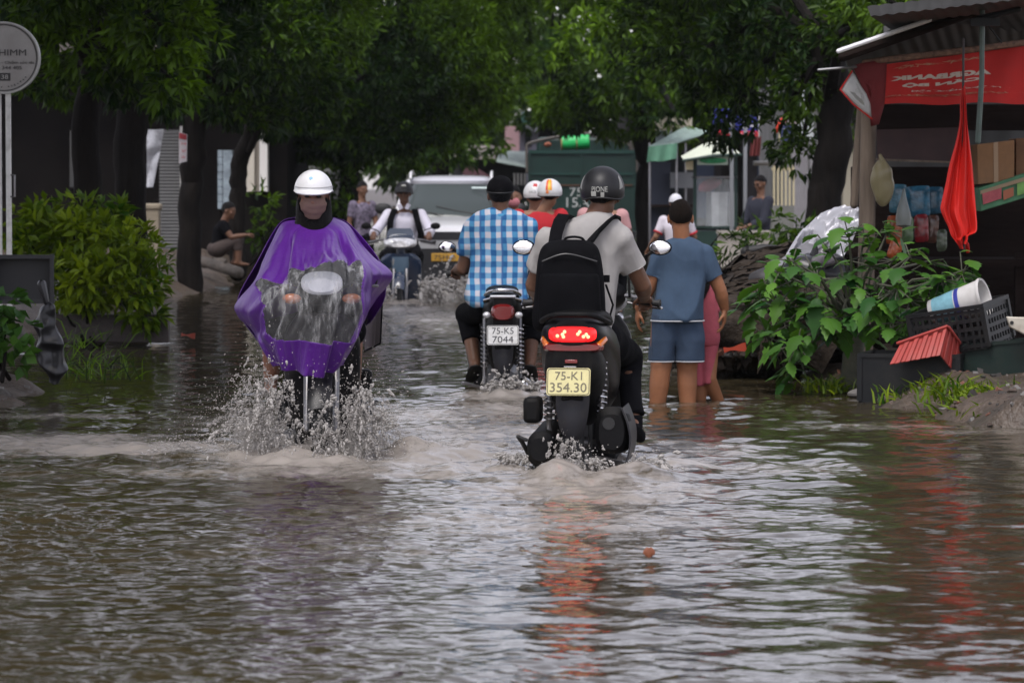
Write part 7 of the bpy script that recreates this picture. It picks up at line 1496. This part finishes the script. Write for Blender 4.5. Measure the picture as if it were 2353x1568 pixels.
cn = thing('canopy', 'pale green tarpaulin canopy with a hanging front beyond the boy', 'canopy', at(1540, 600, 57)); PG = mat('pale green tarp', (.27, .36, .32), .6, var=.15, scale=3, dirt=(.15, .2, .17), dscale=2); MG = mat('green tarp', (.10, .25, .16), .6, var=.15, scale=4)
G = quad_sheet(T(cn, 1490, 338, 55.6), T(cn, 1556, 330, 55.6), T(cn, 1640, 303, 57.6), T(cn, 1572, 292, 57.6), 16, 12, lambda u, v: np.array([0, 0, -.05 * sin(pi * u) * sin(pi * v) + .01 * sin(u * 20)])); mb = MB(); mb.sheet(G, .01); mb.build('top_sheet', PG, cn)
G = quad_sheet(T(cn, 1490, 337, 55.59), T(cn, 1556, 329, 55.59), T(cn, 1554, 366, 55.6), T(cn, 1486, 373, 55.6), 24, 8, lambda u, v: np.array([0, .03 * sin(u * 14) * v, .01 * sin(u * 9) * v])); mb = MB(); mb.sheet(G, .008); mb.build('front_curtain', MG, cn)
mb = MB(); mb.prism([T(cn, *q) for q in ((1506, 284, 58), (1580, 266, 58), (1580, 300, 58), (1506, 330, 58))], (0, .02, 0)); mb.build('side_sheet', mat('blue grey tarp', (.27, .33, .37), .6, var=.2, scale=3), cn); ribs(cn, 'ribbed_roof', 1506, 1590, 268, 300, 57.8, 6, mat('cream sheet', (.50, .46, .38), .7), True, .03)
for x, d in ((1492, 55.7), (1554, 55.7), (1575, 57.5)): mb = MB(); mb.tube([T(cn, x, 640, d), T(cn, x, 330, d)], .02, 8); mb.build('leg', STEEL, cn)
slab(cn, 'grey_box', 1540, 1592, 396, 432, 56.2, .5, mat('grey box', (.12, .125, .13), .6)); slab(cn, 'table', 1490, 1592, 470, 476, 56, .7, DARK_WOOD); slab(cn, 'shade_sheet', 1490, 1540, 372, 560, 56.4, .05, mat('canopy shade', (.012, .016, .03), .7))  # dark sheet under the canopy is its shade, painted as a surface
for lab, x0, x1, y0, y1, d, s in (('blue shop sign with white letters and a red strip, right of the cart pole', 1690, 1742, 266, 313, 52, 'TA'), ('blue and red sign mostly hidden by leaves over the canopy', 1638, 1684, 250, 311, 53, 7)):
    th = thing('shop_sign', lab, 'sign', at((x0 + x1) / 2, y1, d)); p = slab(th, 'panel', x0, x1, y0, y1, d, .06, mat('sign blue', (.03, .035, .28), .4)); slab(th, 'red_strip', x0, x1, y1 - 12, y1, d - .01, .05, mat('sign red', (.55, .02, .03), .4)); slab(th, 'frame', x1, x1 + 2.5, y0, y1 + 2, d - .02, .09, mat('pale rim'))
    mb = MB(); V, F = text_arrays(s, w=(x1 - x0) * .7 / pxm(d), h=14 / pxm(d), depth=.01) if isinstance(s, str) else marks(s, (x1 - x0) * .8 / pxm(d), 14 / pxm(d), 5, .01); mb.add(V + T(th, (x0 + x1) / 2, y0 + 22, d - .01), F); V, F = marks(9, (x1 - x0) * .7 / pxm(d), 6 / pxm(d), 8, .01); mb.add(V + T(th, (x0 + x1) / 2, y1 - 6, d - .025), F); mb.build('lettering', mat('sign white', (.7, .7, .72), .5), p)
th = thing('shop_sign', 'small dark blue sign with pale marks beside the small red flag', 'sign', at(1806, 322, 51)); p = slab(th, 'panel', 1792, 1820, 288, 324, 51, .05, mat('sign navy', (.02, .03, .10), .4)); mb = MB(); V, F = marks(2, 14 / pxm(51), 9 / pxm(51), 2, .01); mb.add(V + T(th, 1804, 313, 50.99), F); V, F = marks(2, 10 / pxm(51), 7 / pxm(51), 6, .01); mb.add(V + T(th, 1804, 298, 50.99), F); mb.build('lettering', mat('pale rim'), p); slab(th, 'frame', 1789, 1792, 286, 328, 50.98, .07, mat('cream paint'))
sf = thing('flag', 'small orange red flag drooping left of the dark blue sign', 'flag', at(1794, 300, 51.3)); poly_cloth(sf, 'cloth', [(1806, 264, 51.3), (1810, 270, 51.3), (1800, 288, 51.3), (1792, 300, 51.3), (1782, 308, 51.3), (1781, 290, 51.3), (1790, 275, 51.3)], mat('orange red flag', (.62, .05, .02), .7), .04); mb = MB(); mb.tube([T(sf, 1812, 252, 51.32), T(sf, 1780, 312, 51.32)], .012, 6); mb.build('pole', STEEL, sf)
pf = thing('flag', 'pale pink flag on a leaning stick above the dark blue sign', 'flag', at(1826, 290, 51.6)); poly_cloth(pf, 'cloth', [(1826, 246, 51.6), (1838, 256, 51.6), (1834, 285, 51.6), (1818, 290, 51.6), (1806, 288, 51.6), (1816, 265, 51.6)], mat('pale pink flag', (.50, .40, .38), .7), .04); mb = MB(); mb.tube([T(pf, 1826, 240, 51.62), T(pf, 1838, 292, 51.62)], .012, 6); mb.build('pole', STEEL, pf)
rc = thing('curtain', 'dark red cloth hanging below the blue shop sign', 'cloth', at(1736, 340, 52.6)); G = quad_sheet(T(rc, 1728, 314, 52.6), T(rc, 1748, 314, 52.6), T(rc, 1744, 358, 52.6), T(rc, 1722, 358, 52.6), 14, 8, lambda u, v: np.array([0, .03 * sin(u * 16), 0])); mb = MB(); mb.sheet(G, .006); mb.build('cloth', mat('dark red cloth', (.16, .03, .028), .8), rc)
for i, (lab, x0, x1, y, d) in enumerate((('thick black hose coil end on the low wall rubble', 1712, 1795, 574, 31.5), ('second black pipe under the thick hose', 1705, 1775, 590, 31))):
    th = thing('pipe', lab, 'pipe', at((x0 + x1) / 2, y, d)); mb = MB(); mb.tube([T(th, x0, y + 4, d), T(th, (x0 + x1) / 2, y - 3, d), T(th, x1, y + 1, d)], .045, 12); mb.build('tube', BLACK_RUBBER, th); mb = MB(); mb.lathe([(.055, 0), (.055, .03)], T(th, x0, y + 4, d), (1, 0, 0), 14); mb.build('coupling', PLASTIC_MATT, th)

# ================================================================== WHITE CAR
cr_ = thing('car', 'white crossover car with a yellow plate pushing through the flood towards us', 'car', (X_of(1031, 49), 51.2, -.02), pi)
CARW = mat('white car paint', (.66, .66, .66), .18, coat=.8, dirt=(.5, .48, .45), dscale=2, damt=.3); GLASS = mat('car glass', (.10, .115, .115), .10, spec=.28); GLASS.node_tree.nodes['Principled BSDF'].inputs['Base Color'].default_value = (.05, .062, .06, 1)
def csec(y, z0, z1, hw, p=.45): return superring(np.array([0, y, (z0 + z1) / 2]), np.array([hw, 0, 0]), np.array([0, 0, (z1 - z0) / 2]), 40, p)
mb = MB(); mb.loft([csec(y, z0, z1, hw) for y, z0, z1, hw in catmull([(-2.2, .1, .80, .78), (-2.1, -.05, .92, .86), (-1.4, -.2, .95, .90), (0, -.2, .94, .91), (.9, -.2, .94, .91), (1.35, -.2, .90, .90), (1.8, -.2, .84, .88), (2.06, -.15, .77, .85), (2.18, -.05, .68, .80)], 4)]); mb.build('body', CARW, cr_)
mb = MB(); mb.loft([superring(np.array([0, y, z]), np.array([hw, 0, 0]), np.array([0, hd, 0]), 44, .42) for z, y, hw, hd in ((.88, -.42, .80, 1.72), (.96, -.42, .79, 1.68), (1.15, -.5, .72, 1.42), (1.34, -.58, .645, 1.18), (1.42, -.6, .61, 1.10))]); mb.build('cabin_glass', GLASS, cr_)
mb = MB(); mb.loft([superring(np.array([0, -.62, z]), np.array([hw, 0, 0]), np.array([0, hd, 0]), 44, .45) for z, hw, hd in ((1.385, .64, 1.17), (1.43, .645, 1.18), (1.475, .60, 1.10), (1.505, .48, .9), (1.515, .2, .4))]); mb.build('roof', mat('grey white roof', (.50, .50, .54), .2, coat=.6), cr_)
for k in (-1, 1):
    mb = MB(); mb.tube([(k * .80, 1.28, .90), (k * .735, .95, 1.13), (k * .655, .62, 1.36), (k * .63, .5, 1.42)], .034, 8); mb.build('pillar', CARW, cr_)
    mb = MB(); mb.tube([(k * .60, .45, 1.47), (k * .60, .38, 1.54), (k * .60, -.4, 1.57), (k * .60, -1.4, 1.53)], .022, 8); mb.build('roof_rail', CARW, cr_)
    mb = MB(); mb.ell((k * .99, .95, 1.02), (.12, .07, .08), None, 18, 12, p=.8); mb.tube([(k * .88, .95, .96), (k * .95, .95, .98)], .03, 8); mb.build('door_mirror', BLACK_RUBBER, cr_)
    mb = MB(); mb.loft([superring(np.array([k * .62, y, z]), np.array([.20, 0, 0]), np.array([0, 0, h]), 20, .7) for y, z, h in ((2.05, .68, .05), (2.14, .66, .045), (2.17, .65, .03))]); mb.build('headlight', CLEAR_LENS, cr_)
    mb = MB(); mb.lathe([(.20, -.1), (.31, -.1), (.33, -.05), (.33, .07), (.31, .11), (.2, .11)], (k * .80, 1.35, .08), (1, 0, 0), 28, closed=True); mb.build('wheel', BLACK_RUBBER, cr_)
DARK_TRIM = mat('dark grille', (.012, .012, .014), .4); mb = MB(); G = np.array([[(x * .80, 2.205 - .10 * x * x, z) for x in np.linspace(-1, 1, 13)] for z in (.70, .66, .60, .58)]); mb.sheet(G, -.03); mb.build('upper_grille', DARK_TRIM, cr_)
mb = MB(); G = np.array([[(x * .82, 2.235 - .12 * x * x, z) for x in np.linspace(-1, 1, 13)] for z in (.545, .50, .46)]); mb.sheet(G, -.04); mb.build('bumper_bar', mat('silver bumper', (.42, .42, .42), .3, metal=.3), cr_)
mb = MB(); G = np.array([[(x * .84, 2.23 - .12 * x * x, z) for x in np.linspace(-1, 1, 13)] for z in (.46, .3, .1, -.1)]); mb.sheet(G, -.05); mb.build('lower_bumper', DARK_TRIM, cr_)
plate_th = cr_; o = MB(); o.box((0, 2.255, .335), (.50, .02, .115)); pl = o.build('number_plate', mat('yellow plate', (.55, .30, .03), .45, dirt=(.35, .2, .03), dscale=10), cr_, .006); V, F = text_arrays('75H-0', w=.30, h=.07, depth=.004); V = V @ rotm((0, 0, 1), pi).T; mb = MB(); mb.add(V + [.06, 2.267, .335], F); mb.build('lettering', PLATE_INK, pl)
mb = MB(); mb.tube([(-.55, 1.30, .925), (-.1, 1.22, .99), (.2, 1.12, 1.06)], .008, 6); mb.tube([(.1, 1.31, .93), (.4, 1.22, .985), (.5, 1.12, 1.05)], .008, 6); mb.build('wiper', BLACK_RUBBER, cr_)
mb = MB(); mb.box((-.44, .70, 1.325), (.26, .01, .03), rotm((1, 0, 0), .95)); mb.build('windscreen_sticker', mat('pale sticker', (.55, .65, .62), .5), cr_)
# ================================================================== LORRY
lo = thing('lorry', 'dark green lorry seen from behind with bare hoop rails over its load bed', 'lorry', (X_of(1337, 70), 70, 0)); TEAL = mat('teal green paint', (.004, .026, .020), .5, var=.25, scale=2, dirt=(.015, .03, .025), dscale=1.5)
slab(lo, 'tail_board', 1216, 1460, 352, 530, 70, .08, TEAL, .01); slab(lo, 'top_rail', 1214, 1462, 345, 353, 69.96, .12, mat('lighter teal', (.007, .042, .033), .5)); slab(lo, 'mid_rail', 1216, 1460, 396, 402, 69.97, .05, mat('lighter teal')); slab(lo, 'rust_rail', 1220, 1455, 424, 427, 69.97, .05, mat('rust', (.10, .05, .03), .8))
for x in (1216, 1336, 1456): slab(lo, 'upright', x - 3, x + 3, 352, 530, 69.96, .06, TEAL)
for x in (1214, 1460): mb = MB(); a = T(lo, x, 350, 70.1); b = T(lo, x, 530, 70.1); mb.prism([a, b, b + [0, 4.2, 0], a + [0, 4.2, 0]], (.03, 0, 0)); mb.build('side_board', TEAL, lo)
mb = MB(); mb.box(T(lo, 1337, 420, 75.3), (2.0, 1.6, 2.0)); mb.build('cab', TEAL, lo, .08); mb = MB(); mb.box(T(lo, 1337, 535, 72), (2.1, 5, .14)); mb.build('chassis', DARK_TRIM, lo)
for k in (1240, 1432): mb = MB(); mb.lathe([(.25, -.13), (.42, -.12), (.42, .12), (.25, .13)], T(lo, k, 555, 70.8), (1, 0, 0), 24, closed=True); mb.build('wheel', BLACK_RUBBER, lo)
HOOP = mat('rusty tube', (.13, .115, .10), .6)
for dy in (0, 1.4, 2.8): mb = MB(); mb.tube(catmull([T(lo, 1211, 395, 70) + [0, dy, 0], T(lo, 1210, 345, 70) + [0, dy, 0], T(lo, 1218, 328, 70) + [0, dy, 0], T(lo, 1290, 312, 70) + [0, dy, 0], T(lo, 1345, 306, 70) + [0, dy, 0], T(lo, 1400, 316, 70) + [0, dy, 0], T(lo, 1448, 327, 70) + [0, dy, 0], T(lo, 1461, 340, 70) + [0, dy, 0], T(lo, 1463, 395, 70) + [0, dy, 0]], 5), .02, 8); mb.build('hoop', HOOP, lo)
mb = MB()
for s, x0, x1, y0, y1 in (('75', 1308, 1338, 431, 451), ('15A', 1301, 1354, 454, 476)): V, F = text_arrays(s, w=(x1 - x0) / pxm(70), h=(y1 - y0) / pxm(70), depth=.004); mb.add(V + T(lo, (x0 + x1) / 2, (y0 + y1) / 2, 69.995), F)
mb.build('lettering', mat('stencil white', (.50, .52, .50), .6), lo)
gr = thing('rolled_mat', 'bright green roll tied with tan straps on top of the lorry', 'roll', at(1322, 345, 70.6)); mb = MB(); mb.lathe([(.10, -.29), (.145, -.28), (.155, -.1), (.148, 0), (.155, .1), (.145, .28), (.10, .29)], (0, 0, .16), (1, 0, .05), 26); me = mb.mesh('roll'); wrinkle(me, .008, 14, 3); link('roll', me, mat('bright green plastic', (.02, .50, .12), .45, var=.1, scale=8), gr)
for x in (-.29, .02): mb = MB(); mb.lathe([(.15, -.012), (.164, -.012), (.164, .012), (.15, .012)], (x, 0, .16 + x * .05), (1, 0, .05), 24, closed=True); mb.build('strap', mat('tan strap', (.32, .25, .10), .7), gr)
ob = thing('bundle', 'small orange brown bundle left of the green roll on the lorry', 'bundle', at(1258, 338, 70.5)); mb = MB(); mb.ell((0, 0, .05), (.09, .08, .06)); me = mb.mesh('wrap'); wrinkle(me, .015, 14, 3); link('wrap', me, mat('orange brown wrap', (.32, .10, .05), .7), ob); mb = MB(); mb.tube([(-.09, 0, .05), (0, -.085, .06), (.09, 0, .05)], .01, 6); mb.build('cord', BLACK_RUBBER, ob)
# ---- rain haze
hz = bpy.data.materials.new('rain haze'); n, l = nt_of(hz); n.remove(n['Principled BSDF']); pv = n.new('ShaderNodeVolumePrincipled'); pv.inputs['Color'].default_value = (.80, .84, .86, 1); pv.inputs['Density'].default_value = .0002; pv.inputs['Anisotropy'].default_value = .3
l.new(pv.outputs[0], n['Material Output'].inputs['Volume'])
mb = MB(); mb.box((0, 280, 13.5), (660, 720, 30)); hb_ = mb.build('haze', hz); tag(hb_, 'thin grey rain haze', None, None, 'stuff')
# ---- the wood that closes the view
rng = np.random.default_rng(99); lob = []
for x in np.arange(-70, 71, 5.0): lob.append((np.array([x + rng.normal(), 165 + rng.normal() * 6, 5 + rng.normal()]), np.array([4.6, 4, 5.5])))
for yy_ in np.arange(70, 160, 7.0):
    for sd in (-1, 1): lob.append((np.array([sd * (11 + rng.uniform(0, 3)), yy_, 4.2 + rng.normal() * .5]), np.array([3.6, 4, 4.6])))
C, D = crown_points(lob, 3.2, rng); tag(link('far_wood', leaves_mesh('far_wood', C, D, 6, .75, .3, np.clip(.35 + .25 * nnoise(C, .4, 9), 0, 1), rng), LEAF_FAR), 'dim green wood closing the view', None, None, 'stuff')
